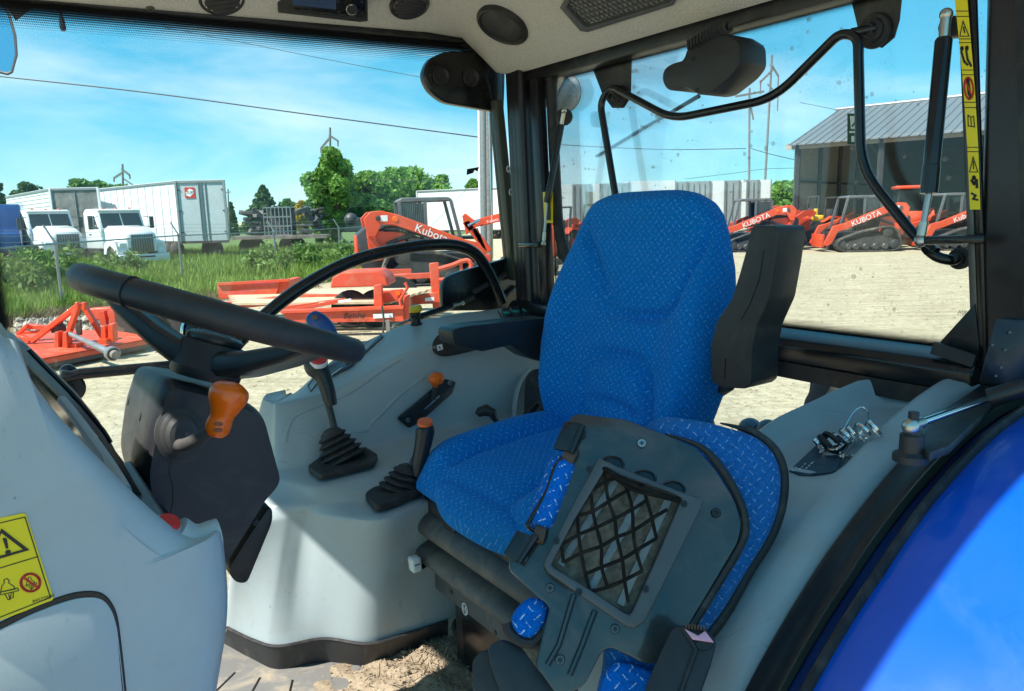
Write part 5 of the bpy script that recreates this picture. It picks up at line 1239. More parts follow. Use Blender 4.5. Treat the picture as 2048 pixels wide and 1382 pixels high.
# hinge flaps and springs at the left edge
for L, sp0 in (([(1130, 842), (1160, 846), (1138, 902), (1106, 896)], ((1163, 850), (1140, 905))), ([(1034, 1060), (1064, 1072), (1032, 1124), (1006, 1108)], ((1070, 1072), (1036, 1124)))):
    fl = part('hinge_flap', MB().prism(fil(ppl(L, .016), .004, 3, True), -pn*.010).bevel(.002), M['black_gloss'], ps)
    a, b = pp(*sp0[0], .010), pp(*sp0[1], .010)
    part('hinge_pin', MB().tube([a, b], .006, 10), M['black_gloss'], fl)
part('rusty_sleeve', MB().tube([pp(1128, 906, -.002), pp(1150, 918, -.002)], .012, 12), pbr('rusty', (.075, .055, .045), .75, dirt=(.16, .07, .03), dirt_amt=.6, dirt_s=60), ps)
part('rusty_sleeve', MB().tube([pp(1068, 1066, -.002), pp(1090, 1072, -.002)], .012, 12), pbr('rusty2', (.075, .055, .045), .75, dirt=(.16, .07, .03), dirt_amt=.6, dirt_s=60), ps)
def fab_roll(name, a, b, r_, mat, parent, flat=1.0):
    mb = MB(); d = (b-a); L = d.length; ax = d.normalized(); x, y = perp(ax); n, m_ = 24, 14; lay = mb.bm.loops.layers.uv.verify(); R_ = []
    for i in range(m_+1):
        t = i/m_; rr = r_*min(1, math.sqrt(max(.03, min(t, 1-t)/.10)))
        R_.append([mb.bm.verts.new(a+ax*(L*t)+x*(rr*math.cos(6.28319*k/n))+y*(rr*flat*math.sin(6.28319*k/n))) for k in range(n)])
    for i in range(m_):
        for k in range(n):
            f = mb._f([R_[i][k], R_[i][(k+1) % n], R_[i+1][(k+1) % n], R_[i+1][k]])
            for l, (q, w_) in zip(f.loops, ((i, k), (i, k+1), (i+1, k+1), (i+1, k))): l[lay].uv = (6.283*r_*w_/n, L*q/m_)
    mb._f(R_[0][::-1]); mb._f(R_[-1]); return part(name, mb, mat, parent, sharp=75)
fab_roll('fabric_roll', pp(1134, 912, -.012), pp(1076, 1064, -.012), .020, M['fabric_bold'], ps)
part('wire_loop', MB().tube(spl(ppl([(1140, 904), (1112, 930), (1092, 985), (1060, 1040), (1056, 1052), (1072, 1064)], .004), 6), .0028, 8), M['black_gloss'], ps)
# lower fabric tongue and second cushion piece
def fab_blob(name, outline, off, th, mat, parent): return cushion(name, outline, off, th, mat, parent)
fab_blob('lower_pad', [(1018, 1245), (1028, 1220), (1055, 1193), (1085, 1195), (1098, 1215), (1090, 1250), (1065, 1280), (1035, 1275)], -.012, .05, M['fabric_bold'], ps)
part('pad_piping', MB().tube(spl(ppl([(1012, 1246), (1020, 1266), (1045, 1284), (1068, 1284), (1090, 1262)], -.018), 6), .007, 8), M['rubber'], ps)
fab_blob('front_pad', [(1196, 1400), (1205, 1350), (1236, 1318), (1290, 1335), (1320, 1345), (1310, 1420), (1190, 1440)], -.010, .05, M['fabric_bold'], ps)
# bottom bracket block
ba = [(975, 1292), (1002, 1278), (1075, 1310), (1160, 1382), (1170, 1440), (1020, 1440), (980, 1330)]
part('mount_bracket', MB().prism(fil(ppl(ba, -.035), .008, 3, True), -pn*.05).bevel(.006, 2), M['black_satin'], ps)
ba = [(945, 1320), (965, 1300), (1010, 1310), (1040, 1440), (960, 1440), (945, 1370)]
part('mount_leg', MB().prism(fil(ppl(ba, -.06), .006, 3, True), -pn*.05).bevel(.004, 2), M['black_plastic'], ps)
part('grime', MB().prism(ppl([(1040, 1290), (1072, 1296), (1092, 1330), (1150, 1375), (1130, 1382), (1080, 1345)], -.033), pn*.002), M['crumbs'], ps)
# ------------------------------------------------------------------ belt buckle
bk_ = thing('belt_buckle', 'black seat belt buckle with pink release button near the bottom', 'buckle', PD(1340, 1382, .84))
bn2 = (to_cam(PD(1370, 1300, .84))*.9+AZ*.2).normalized()
bq = lambda x, y, o=0.0: PP(x, y, PD(1370, 1300, .84)+bn2*o, bn2)
part('housing', MB().prism(fil([bq(x, y) for x, y in ((1345, 1254), (1368, 1250), (1410, 1256), (1434, 1282), (1424, 1318), (1392, 1410), (1350, 1440), (1285, 1420), (1292, 1370), (1318, 1310))], .006, 3, True), -bn2*.04).bevel(.006, 3), M['black_plastic'], bk_)
part('housing_ridge', MB().tube([bq(1368, 1258, .001), bq(1392, 1300, .001), bq(1345, 1430, .001)], .003, 8), M['black_plastic'], bk_)
part('release_button', MB().prism([bq(x, y, .001) for x, y in ((1366, 1256), (1385, 1280), (1428, 1286), (1410, 1262), (1396, 1272))], bn2*.003).bevel(.001), M['pink'], bk_)
for i in range(7):
    part('latch_comb', MB().box(bq(1372+i*6, 1254+i*.6, .003), .0018, .006, .008, CX, CU, bn2), M['black_gloss'], bk_)
part('button_notch', MB().lathe(bq(1408, 1290, .0005), bn2, [(0, .010), (.001, .0095), (.0012, 0)], 16, sy=.6, x=CX), M['ink'], bk_)
# cable from the seat base
solo('floor_pedal', MB().lathe(PU(925, 1262, 1.06), AZ*.8-AR*.3, [(0, .012), (.006, .024), (.014, .026), (.018, .022), (.019, 0)], 18, sx=1.2).tube(spl([PU(928, 1268, 1.055), PU(960, 1290, 1.05), PU(985, 1330, 1.04), PU(1000, 1380, 1.02)], 6), .007, 8), M['rubber'], 'flat black pad with bent stalk at the foot of the seat', 'pedal', PU(925, 1262, 1.0))
# ------------------------------------------------------------------ dirty floor
def mk_dirt():
    k = NT('dirt'); o = k.obj(); f = k.noise(60, 8, .75, o); g = k.noise(8, 4, .6, o)
    c = k.ramp(f, [(.3, (.16, .12, .08)), (.5, (.36, .28, .19)), (.75, (.55, .45, .31))]); c = k.mix(k.ramp(g, [(.4, (0,)*3), (.7, (.35,)*3)]), c, (.12, .09, .065)); k.l(c, k.b.inputs['Base Color']); k.b.inputs['Roughness'].default_value = .95
    k.bump(f, .9, .006); return k.m
M['dirt'] = mk_dirt()
solo('floor_mat', MB().grid(lambda i, j: W(-.6+1.2*i, -1.35+1.2*j, 1.013+.0*math.sin(i*300)), 2, 2), pbr('floor_mat', (.17, .165, .155), .8, bump=.4, bs=200, dirt=(.44, .36, .25), dirt_amt=.9, dirt_s=9), 'worn grey floor mat with moulded lines', 'floor mat', W(0, -.8, 1.01))
for k, L in enumerate((((470, 1345), (432, 1382)), ((520, 1355), (505, 1382)), ((585, 1360), (578, 1390)))):
    part('mat_groove', MB().bar(PU(*L[0], 1.0135), PU(*L[1], 1.0135), .004, .0015), M['ink'], bpy.data.objects['floor_mat'])
hd = lambda r, b: .030*math.exp(-(((r-.10)/.17)**2+((b+.60)/.20)**2)) + .006*math.sin(r*57+b*31)*math.sin(b*73-r*17)
solo('dirt_pile', MB().grid(lambda i, j: W(-.20+.52*i, -.86+.50*j, 1.006+max(-.006, hd(-.20+.52*i, -.86+.50*j))), 60, 60), M['dirt'], 'loose dry soil spilled on the cab floor before the seat', 'soil', W(.06, -.6, 1.0), kind='stuff')
vv, ff_ = [], []
rr2 = np.random.default_rng(3)
for k in range(2600):
    r_, b_ = rr2.normal(.09, .13), rr2.normal(-.63, .12)
    if not (-.19 < r_ < .30 and -.84 < b_ < -.40): continue
    s_ = rr2.uniform(.0012, .0042)*(2.0 if rr2.random() < .05 else 1); c = W(r_, b_, 1.008+max(0, hd(r_, b_))+s_*.3)
    d = [V(rr2.normal(size=3)).normalized()*s_*rr2.uniform(.6, 1.3) for _ in range(4)]; i0 = len(vv); vv += [tuple(c+q) for q in d]; ff_ += [(i0, i0+1, i0+2), (i0, i0+2, i0+3), (i0, i0+3, i0+1), (i0+1, i0+3, i0+2)]
for k in range(160):
    r_, b_ = rr2.normal(.10, .10), rr2.normal(-.60, .09); c = W(r_, b_, 1.014+max(0, hd(r_, b_))); d = V((rr2.normal(), rr2.normal(), rr2.normal()*.25)).normalized()*rr2.uniform(.008, .022); n = perp(d)[0]*.0009
    i0 = len(vv); vv += [tuple(c-d+n), tuple(c+d+n), tuple(c+d-n), tuple(c-d-n)]; ff_ += [(i0, i0+1, i0+2, i0+3)]
me = bpy.data.meshes.new('soil_crumbs'); me.from_pydata(vv, [], ff_); o = bpy.data.objects.new('soil_crumbs', me); COL.objects.link(o); me.materials.append(M['dirt'])
tag(o, 'dry soil crumbs and straw bits strewn over the spilled soil', 'soil', None, 'stuff')
# ================================================================== THE YARD OUTSIDE
X1, Y1, Z1 = V((1, 0, 0)), V((0, 1, 0)), V((0, 0, 1))
def gp(x, d, z=0.0):
    """ground plan point: photo column x at distance d, height z"""
    h = PY(x, 430-(x-1024)*.0244, d); return V((h.x, d, z))
def mk_sand():
    k = NT('sand'); o = k.obj(); a = k.noise(.5, 6, .6, o); b = k.noise(9, 8, .75, o); mpn = k.n('Mapping'); mpn.inputs['Scale'].default_value = (.35, 3.2, 1); k.l(o, mpn.inputs['Vector']); t = k.noise(1.3, 4, .6, mpn.outputs[0])
    c = k.ramp(b, [(.34, (.25, .20, .12)), (.44, (.42, .36, .24)), (.62, (.58, .51, .35))]); c = k.mix(k.ramp(a, [(.40, (0,)*3), (.68, (.45,)*3)]), c, (.55, .48, .34)); c = k.mix(k.ramp(t, [(.48, (0,)*3), (.64, (.65,)*3)]), c, (.33, .275, .18)); c = k.mix(k.ramp(k.noise(2.2, 6, .7, o, .8), [(.52, (0,)*3), (.66, (.45,)*3)]), c, (.27, .22, .14))
    k.l(c, k.b.inputs['Base Color']); k.b.inputs['Roughness'].default_value = .95; k.b.inputs['Specular IOR Level'].default_value = .1; k.bump(b, .8, .05); return k.m
M['sand'] = mk_sand()
solo('ground', MB().grid(lambda i, j: V((-900+1800*i, -60+1700*j, 0)), 8, 8), M['sand'], 'pale sandy gravel yard', 'ground', kind='structure')
gpoly = [PU(-80, 662, 0), PU(40, 650, 0), PU(115, 634, 0), PU(260, 618, 0), PU(430, 600, 0), PU(600, 575, 0), PU(745, 548, 0), gp(790, 34), gp(860, 60), gp(1000, 140), gp(900, 420), V((-420, 420, 0)), V((-200, 60, 0)), V((-40, 14, 0))]
def foliage_mat(name, a, b, c, sc=2.2):
    k = NT(name); o = k.obj(); f = k.noise(sc, 5, .7, o); col_ = k.ramp(f, [(.30, a), (.52, b), (.72, c)])
    k.l(col_, k.b.inputs['Base Color']); k.b.inputs['Roughness'].default_value = .6; k.b.inputs['Specular IOR Level'].default_value = .25
    tl_ = k.n('BsdfTranslucent'); k.l(col_, tl_.inputs[0]); mm = k.n('MixShader'); mm.inputs[0].default_value = .3; k.l(k.b.outputs[0], mm.inputs[1]); k.l(tl_.outputs[0], mm.inputs[2]); k.l(mm.outputs[0], k.out.inputs['Surface']); return k.m
M['grass'] = foliage_mat('grass', (.13, .19, .035), (.23, .34, .06), (.36, .46, .12), .8)
M['weed'] = foliage_mat('weed', (.07, .13, .03), (.16, .27, .06), (.27, .40, .11), 1.5)
M['dry_grass'] = foliage_mat('dry_grass', (.16, .12, .06), (.27, .21, .12), (.36, .30, .18), 2)
solo('grass_field', MB().prism([p+Z1*.004 for p in gpoly], Z1*.004), pbr('field_soil', (.10, .16, .035), .9, var=.4, vs=1.5), 'green field beyond the fence', 'grass', kind='structure')
g2d = [(p.x, p.y) for p in gpoly]
def mesh_obj(name, verts, faces, mat, label, cat, kind=None, parent=None, loc=None):
    me = bpy.data.meshes.new(name); me.from_pydata(verts, [], faces); me.materials.append(mat); o = bpy.data.objects.new(name, me); COL.objects.link(o)
    if parent is not None: o.parent = parent
    OFF[o.name] = V((0, 0, 0)); return tag(o, label, cat, None, kind)
# grass blades
vv, ff_ = [], []; vd, fd = [], []
r3 = np.random.default_rng(11)
def blade(L, F, x, y, h, wd, lean):
    a = r3.uniform(0, 6.283); dx, dy = math.cos(a)*wd, math.sin(a)*wd; lx, ly = r3.normal(0, lean), r3.normal(0, lean); i0 = len(L)
    L += [(x-dx, y-dy, 0), (x+dx, y+dy, 0), (x+lx, y+ly, h)]; F.append((i0, i0+1, i0+2))
n_ = 0
while n_ < 52000:
    px_, d = r3.uniform(-30, 800), 14+36*r3.random()**1.7
    p = gp(px_, d)
    if not inside(g2d, p.x, p.y): continue
    n_ += 1; tall = .5+.9*max(0, math.sin(p.x*1.1+1)*math.sin(p.y*.7))
    blade(vv, ff_, p.x, p.y, r3.uniform(.22, .48)*(.7+.6*tall), r3.uniform(.012, .03)*(1+d/40), .12)
for k in range(5000):
    t = r3.random(); i = r3.integers(0, 5); p = gpoly[i].lerp(gpoly[i+1], t); blade(vd, fd, p.x+r3.normal(0, .35), p.y+abs(r3.normal(0, .4)), r3.uniform(.1, .32), r3.uniform(.01, .02), .12)
mesh_obj('tall_grass', vv, ff_, M['grass'], 'tall green grass growing behind the chain link fence', 'grass', 'stuff')
mesh_obj('dry_grass', vd, fd, M['dry_grass'], 'strip of dry grass along the edge of the gravel', 'grass', 'stuff')
# leafy weeds
def leaves(cx, cy, cz, rx, ry, rz, n, s0, s1, L, F, shell=.35):
    for k in range(n):
        v = r3.normal(size=3); v /= np.linalg.norm(v)+1e-9; q = (shell+(1-shell)*r3.random()**.5)
        c = V((cx+v[0]*rx*q, cy+v[1]*ry*q, cz+v[2]*rz*q)); s = r3.uniform(s0, s1)
        a = V(r3.normal(size=3)).normalized()*s; b = a.cross(V(r3.normal(size=3))).normalized()*s*.6; i0 = len(L)
        L += [tuple(c-a), tuple(c+b), tuple(c+a), tuple(c-b)]; F.append((i0, i0+1, i0+2, i0+3))
for i, (px_, d, hh, wd) in enumerate(((30, 19, 1.3, 1.0), (75, 20.5, 1.45, 1.0), (105, 24, 1.2, .9), (520, 25, 1.1, .9), (565, 27, 1.25, 1.1), (610, 29, 1.0, 1.0), (250, 27, .9, .8), (690, 31, 1.0, 1.0))):
    L, F = [], []; p = gp(px_, d)
    for k in range(9): leaves(p.x+r3.normal(0, wd*.45), p.y+r3.normal(0, .4), hh*(.25+.6*r3.random()), .32, .32, .36, 60, .05, .12, L, F, .1)
    w_ = thing('weed_clump', ['tall leafy weeds at the left edge behind the fence', 'tall weeds in front of the first white truck', 'leafy weeds right of the first fence post', 'leafy weeds behind the orange ramp', 'tall weeds left of the third fence post', 'weeds right of the third fence post', 'low weeds under the white trucks', 'weeds beside the farthest fence post'][i], 'weeds', p, 'weed clumps along the fence')
    me = bpy.data.meshes.new('foliage'); me.from_pydata([tuple(V(q)-p) for q in L], [], F); part('foliage', me, M['weed'], w_, local=True)
    part('stem', MB().tube([V((0, 0, 0)), V((.05, 0, hh*.7))], [.02, .008], 6), M['weed'], w_, local=True)
# rubble
L, F = [], []
for k in range(900):
    px_, py = r3.uniform(5, 300), 0; d = 13.9-px_*.0015+r3.normal(0, .55); p = gp(px_, d)
    s = r3.uniform(.03, .10); c = p+Z1*(s*.4+max(0, .22-abs(d-13.9)*.25)*r3.random()); i0 = len(L)
    for q in ((1, 0, 0), (-1, 0, 0), (0, 1, 0), (0, -1, 0), (0, 0, 1), (0, 0, -1)): L.append(tuple(c+V(q)*s*r3.uniform(.6, 1.2)+V(r3.normal(size=3))*s*.2))
    F += [(i0+a, i0+b, i0+c_) for a, b, c_ in ((0, 2, 4), (2, 1, 4), (1, 3, 4), (3, 0, 4), (2, 0, 5), (1, 2, 5), (3, 1, 5), (0, 3, 5))]
mesh_obj('rubble', L, F, pbr('rubble', (.36, .31, .25), .9, var=.5, vs=6), 'heap of broken rubble behind the brush cutter', 'rubble', 'stuff')
L, F = [], []
for k in range(2600):
    px_ = r3.uniform(1450, 1960) if k % 3 else r3.uniform(150, 720); d = 6+22*r3.random()**1.2; p = gp(px_, d)
    if inside(g2d, p.x, p.y): continue
    s = r3.uniform(.006, .016)*(1+d*.05)*(1.6 if r3.random() < .06 else 1); c = p+Z1*s*.2; i0 = len(L)
    for q in ((1, 0, 0), (-1, 0, 0), (0, 1, 0), (0, -1, 0), (0, 0, .6)): L.append(tuple(c+V(q)*s*r3.uniform(.6, 1.3)))
    F += [(i0+a, i0+b, i0+c_) for a, b, c_ in ((0, 2, 4), (2, 1, 4), (1, 3, 4), (3, 0, 4))]
mesh_obj('gravel', L, F, pbr('gravel', (.34, .28, .19), .9, var=.55, vs=3), 'loose gravel stones scattered over the sandy yard', 'gravel', 'stuff')
# ------------------------------------------------------------------ chain link fence
M['galv'] = pbr('galvanised', (.30, .31, .31), .45, .6, var=.15)
fence = thing('chain_link_fence', 'galvanised chain link fence with barbed wire arms along the field', 'fence', gp(360, 24))
fp_ = [gp(-40, 13.6), gp(105, 16.8), gp(354, 24.0), gp(546, 26.5), gp(676, 33), gp(760, 42), gp(800, 56)]
for i, p in enumerate(fp_):
    part('post', MB().tube([p, p+Z1*1.62], .035, 8), M['galv'], fence)
    if i: part('barb_arm', MB().bar(p+Z1*1.6, p+V((-.22, .02, 1.98)), .04, .03), M['galv'], fence)
for a, b in zip(fp_[:-1], fp_[1:]):
    part('top_rail', MB().tube([a+Z1*1.56, b+Z1*1.56], .022, 6), M['galv'], fence)
    for q in range(3):
        part('barbed_wire', MB().tube([a+V((-.07*(q+1), 0, 1.68+.12*q)), (a+b)/2+V((-.07*(q+1), 0, 1.64+.12*q)), b+V((-.07*(q+1), 0, 1.68+.12*q))], .004, 4), M['galv'], fence)
    mb = MB(); Lh = (b-a).length; t_ = (b-a).normalized(); n = int(Lh/.085); nn = t_.cross(Z1)*.0
    for k in range(-18, n):
        for sgn in (1, -1):
            s0, s1 = k*.085, k*.085+1.52
            z0, z1 = (.02, 1.54) if sgn == 1 else (1.54, .02)
            c0, c1 = max(0, s0), min(Lh, s1)
            if c1-c0 < .02: continue
            f0, f1 = (c0-s0)/1.52, (c1-s0)/1.52; P0 = a+t_*c0+Z1*(z0+(z1-z0)*f0); P1 = a+t_*c1+Z1*(z0+(z1-z0)*f1); wv = Z1*.0028
            mb.quad([P0-wv, P1-wv, P1+wv, P0+wv])
    part('chain_mesh', mb, M['galv'], fence, kind='stuff', smooth=False)
part('brace', MB().tube([fp_[4]+Z1*.1+X1*1.6, fp_[4]+Z1*1.2], .02, 6), M['galv'], fence)

# ------------------------------------------------------------------ trees
M['bark'] = pbr('bark', (.10, .075, .055), .9, bump=.6, bs=30)
LM = [foliage_mat('leaf_mid', (.06, .13, .025), (.13, .26, .05), (.22, .38, .085), .9), foliage_mat('leaf_dark', (.03, .07, .025), (.065, .14, .04), (.11, .21, .065), .9), foliage_mat('leaf_bright', (.08, .17, .03), (.17, .33, .06), (.27, .47, .10), .9), foliage_mat('leaf_yellow', (.28, .20, .02), (.45, .34, .03), (.55, .45, .06), 1)]
def tree(name, label, x, ytop, wpx, d, mat, cat='tree', conifer=False, n=4200, base=0.0, group=None, ybot=None, leaf=1.0):
    top = PY(x, ytop, d).z; w_ = wpx/FPX*d; p = gp(x, d); h = top
    t = thing(name, label, cat, p, group)
    trunk = [V((0, 0, 0)), V((.1, 0, h*.25)), V((-.05, .05, h*.55)), V((.05, 0, h*.85))]
    mb = MB().tube(trunk, [h*.03, h*.022, h*.014, h*.004], 7)
    part('trunk', mb, M['bark'], t, local=True)
    n = int(n*3.0)
    L, F = [], []; s = (.10+.0020*d)*leaf
    if conifer:
        for k in range(34):
            q = (k+.5)/34; R_ = w_/2*(1-q)**.85+.12
            for m_ in range(6):
                a = r3.uniform(0, 6.28); rr = R_*r3.uniform(.35, 1); leaves(rr*math.cos(a), rr*math.sin(a), h*(.08+.9*q)-rr*.15, R_*.30, R_*.30, h*.03, max(5, int(n/260)), s*.5, s, L, F, 0)
        leaves(0, 0, h*.97, .12, .12, h*.04, 30, s*.3, s*.6, L, F, 0)
    else:
        zb = base if base else h*.06; hc_ = h-zb; K = 44
        for k in range(K):
            v = r3.normal(size=3); v /= np.linalg.norm(v); q = .35+.70*r3.random()**.5
            zz = zb+hc_*(.5+.5*v[2]*q*.94); taper = 1-.35*max(0, (zz-zb)/hc_-.6)/.4
            c = (v[0]*q*w_*.40*taper, v[1]*q*w_*.40*taper, zz); rr = w_*.13+w_*.09*r3.random()
            rr = min(rr, hc_*.22)
            leaves(c[0], c[1], min(c[2], h-rr*.8), rr, rr, rr*.85, int(n/K), s*.55, s*1.15, L, F, .2)
            if k % 3 == 0: part('limb', MB().tube([V((0, 0, h*.2+.25*hc_*r3.random())), V((c[0]*.5, c[1]*.5, zb+(zz-zb)*.55)), V(c)], [h*.012, h*.008, h*.003], 5), M['bark'], t, local=True)
        leaves(0, 0, h-w_*.10, w_*.14, w_*.14, w_*.10, int(n/14), s*.5, s, L, F, .2)
    me = bpy.data.meshes.new('crown'); me.from_pydata(L, [], F); part('crown', me, LM[mat], t, local=True)
    return t
tree('tall_tree', 'tallest broad green tree standing left of the orange loader arm', 668, 294, 104, 62, 2, n=6500)
tree('broad_tree', 'dark green tree filling the gap right of the tallest tree', 735, 342, 110, 66, 2, n=5200)
tree('broad_tree', 'wide rounded green tree above the skid steer cab', 812, 334, 185, 70, 2, n=6000)
tree('broad_tree', 'small green treetop right of the wide tree by the grey reflection column', 884, 350, 62, 74, 2, n=2200)
tree('broad_tree', 'lower green tree with its crown left of the tallest tree', 640, 370, 46, 60, 0, n=2200)
tree('conifer_tree', 'dark pointed conifer right of the white box trailer', 531, 370, 100, 95, 1, conifer=True, n=3600)
tree('conifer_tree', 'small dark conifer close to the trailer door edge', 464, 405, 22, 90, 1, conifer=True, n=1200)
tree('low_tree', 'round green bush right of the pointed conifer', 578, 398, 44, 96, 0, n=1500)
tree('low_tree', 'small yellow leafed bush beside the tallest tree', 605, 402, 34, 92, 3, n=1200)
tree('broad_tree', 'dark tree at the left edge above the blue cab', 0, 362, 40, 58, 1, n=2600)
tree('broad_tree', 'small dark tree above the left box trailer', 62, 364, 84, 64, 1, n=2600)
tree('broad_tree', 'green treetop above the dark trailer end', 164, 357, 96, 70, 0, n=2600)
tree('broad_tree', 'second green treetop above the long white trailer', 206, 361, 90, 72, 0, n=2400)
tree('broad_tree', 'low green treetops rising behind the long white trailer roof', 242, 369, 90, 72, 0, n=2200)
tree('broad_tree', 'leafy green tree between the white trailers and the steel shed', 1566, 362, 90, 95, 2, n=4200)
tree('broad_tree', 'small green tree behind the grey reflection column near the far post', 948, 358, 50, 80, 2, n=2200)

# ------------------------------------------------------------------ poles and wires
M['wood_pole'] = pbr('pole_wood', (.19, .185, .175), .85, var=.25)
M['wire'] = pbr('wire', (.05, .06, .07), .6)
def pole(name, label, bx, by_top, d, rr, arms, lean=0):
    p = gp(bx, d); top = PY(bx+lean, by_top, d); t = thing(name, label, 'utility pole', p, 'utility poles')
    part('shaft', MB().tube([p, top], [rr, rr*.7], 8), M['wood_pole'], t)
    for (x0, y0, x1, y1, th) in arms: part('cross_arm', MB().bar(PY(x0, y0, d), PY(x1, y1, d), th, th), M['wood_pole'], t)
    return t
pole('utility_pole', 'straight utility pole with one cross arm above the seat back', 1499, 176, 58, .11, [(1471, 193, 1528, 183, .14), (1499, 200, 1507, 240, .10)])
pole('utility_pole', 'leaning transmission pole with angled arms right of the straight pole', 1526, 110, 70, .13, [(1520, 165, 1545, 140, .18), (1545, 133, 1557, 152, .14), (1557, 150, 1556, 172, .10), (1521, 160, 1521, 188, .10), (1535, 168, 1556, 190, .10), (1556, 188, 1555, 222, .08)], lean=18)
pole('utility_pole', 'transmission pole above the tallest tree', 660, 255, 120, .24, [(642, 297, 660, 275, .3), (658, 270, 676, 282, .3), (642, 296, 642, 306, .2), (676, 281, 676, 293, .2)])
pole('utility_pole', 'transmission pole above the long white trailer', 245, 328, 130, .24, [(228, 356, 245, 345, .3), (243, 338, 259, 350, .3), (228, 355, 228, 364, .2), (259, 349, 260, 358, .2), (248, 358, 266, 370, .2)])
pole('utility_pole', 'thin pole standing beside the white trailer door edge', 456, 378, 80, .10, [(452, 385, 461, 384, .1)])
cp = gp(968, 30); t = thing('reflection_column', 'pale grey column standing in for a glass reflection left of the far post', 'column', cp)  # upright tubes added for a pale reflection in the door glass
for k, (x, w_, mm) in enumerate(((958, .10, 'ink_white'), (966, .22, 'galv'), (977, .24, 'wood_pole'))):
    part('reflection_stripe', MB().tube([gp(x, 30), PY(x, 214, 30)], w_*.6, 10), M[mm], t)
def wire(label, pts, d, r=.018):
    P3 = [PY(x, y, d) for x, y in pts]; solo('power_line', MB().tube(spl(P3, 6), r, 5), M['wire'], label, 'wire', P3[0], 'overhead wires')
wire('thick overhead wire crossing the left sky below the mirror', [(-40, 148), (20, 155), (300, 186), (640, 232), (955, 274), (1010, 281)], 34, .028)
wire('faint overhead wire running down from the headliner edge', [(330, 55), (480, 84), (660, 120), (860, 158)], 60, .02)
wire('level overhead wire behind the seat back left of the poles', [(1090, 287), (1200, 294), (1340, 299), (1492, 297)], 58, .03)
wire('overhead wire sagging from the straight pole to the shed', [(1502, 297), (1540, 308), (1600, 322)], 55, .025)
wire('low overhead wire between the poles and the shed eave', [(1370, 358), (1470, 346), (1530, 338), (1600, 336)], 66, .02)
wire('faint overhead wire high behind the grab handle', [(1600, 205), (1680, 222), (1760, 250), (1830, 275)], 66, .02)
wire('faint overhead wire crossing in front of the round trees', [(735, 360), (800, 361), (905, 366)], 50, .018)

# ------------------------------------------------------------------ trucks and trailers
M['white_paint'] = pbr('white_paint', (.74, .76, .76), .35, var=.04, coat=.3, dirt=(.45, .42, .36), dirt_amt=.15, dirt_s=1.2)
M['white_panel'] = pbr('white_panel', (.70, .73, .74), .45, var=.05, dirt=(.45, .42, .36), dirt_amt=.25, dirt_s=.8)
M['dirty_panel'] = pbr('dirty_panel', (.20, .195, .185), .7, var=.4, vs=2.5, dirt=(.09, .08, .07), dirt_amt=.7, dirt_s=2)
M['door_panel'] = pbr('shaded_trailer_door', (.46, .52, .53), .5, var=.08, dirt=(.30, .28, .25), dirt_amt=.3, dirt_s=.9)  # greyer than the white side: shade on the rear face put into the colour
M['tyre'] = pbr('tyre', (.025, .024, .023), .8, bump=.5, bs=40, dirt=(.25, .20, .14), dirt_amt=.6, dirt_s=3)
M['dark_metal'] = pbr('dark_metal', (.045, .045, .047), .5, var=.2, dirt=DUST, dirt_amt=.35, dirt_s=2)
M['rust_gray'] = pbr('scrap', (.16, .14, .125), .7, var=.5, vs=2)
M['grille_metal'] = pbr('grille_metal', (.28, .27, .26), .45, .5, var=.2)
def wheel(parent, c, ax, R_, wd, rim='galv', name='wheel'):
    w_ = part(name, MB().lathe(c-ax*(wd/2), ax, [(0, R_*.62), (0, R_*.93), (wd*.15, R_), (wd*.85, R_), (wd, R_*.93), (wd, R_*.62), (wd*.8, R_*.58), (wd*.2, R_*.58)], 22), M['tyre'], parent, local=True)
    part('rim', MB().lathe(c-ax*(wd*.45), ax, [(0, R_*.60), (.02, R_*.60), (wd*.55, R_*.5), (wd*.7, R_*.2), (wd*.9, R_*.18), (wd*.9, 0)], 18), M[rim], w_, local=True)
    return w_
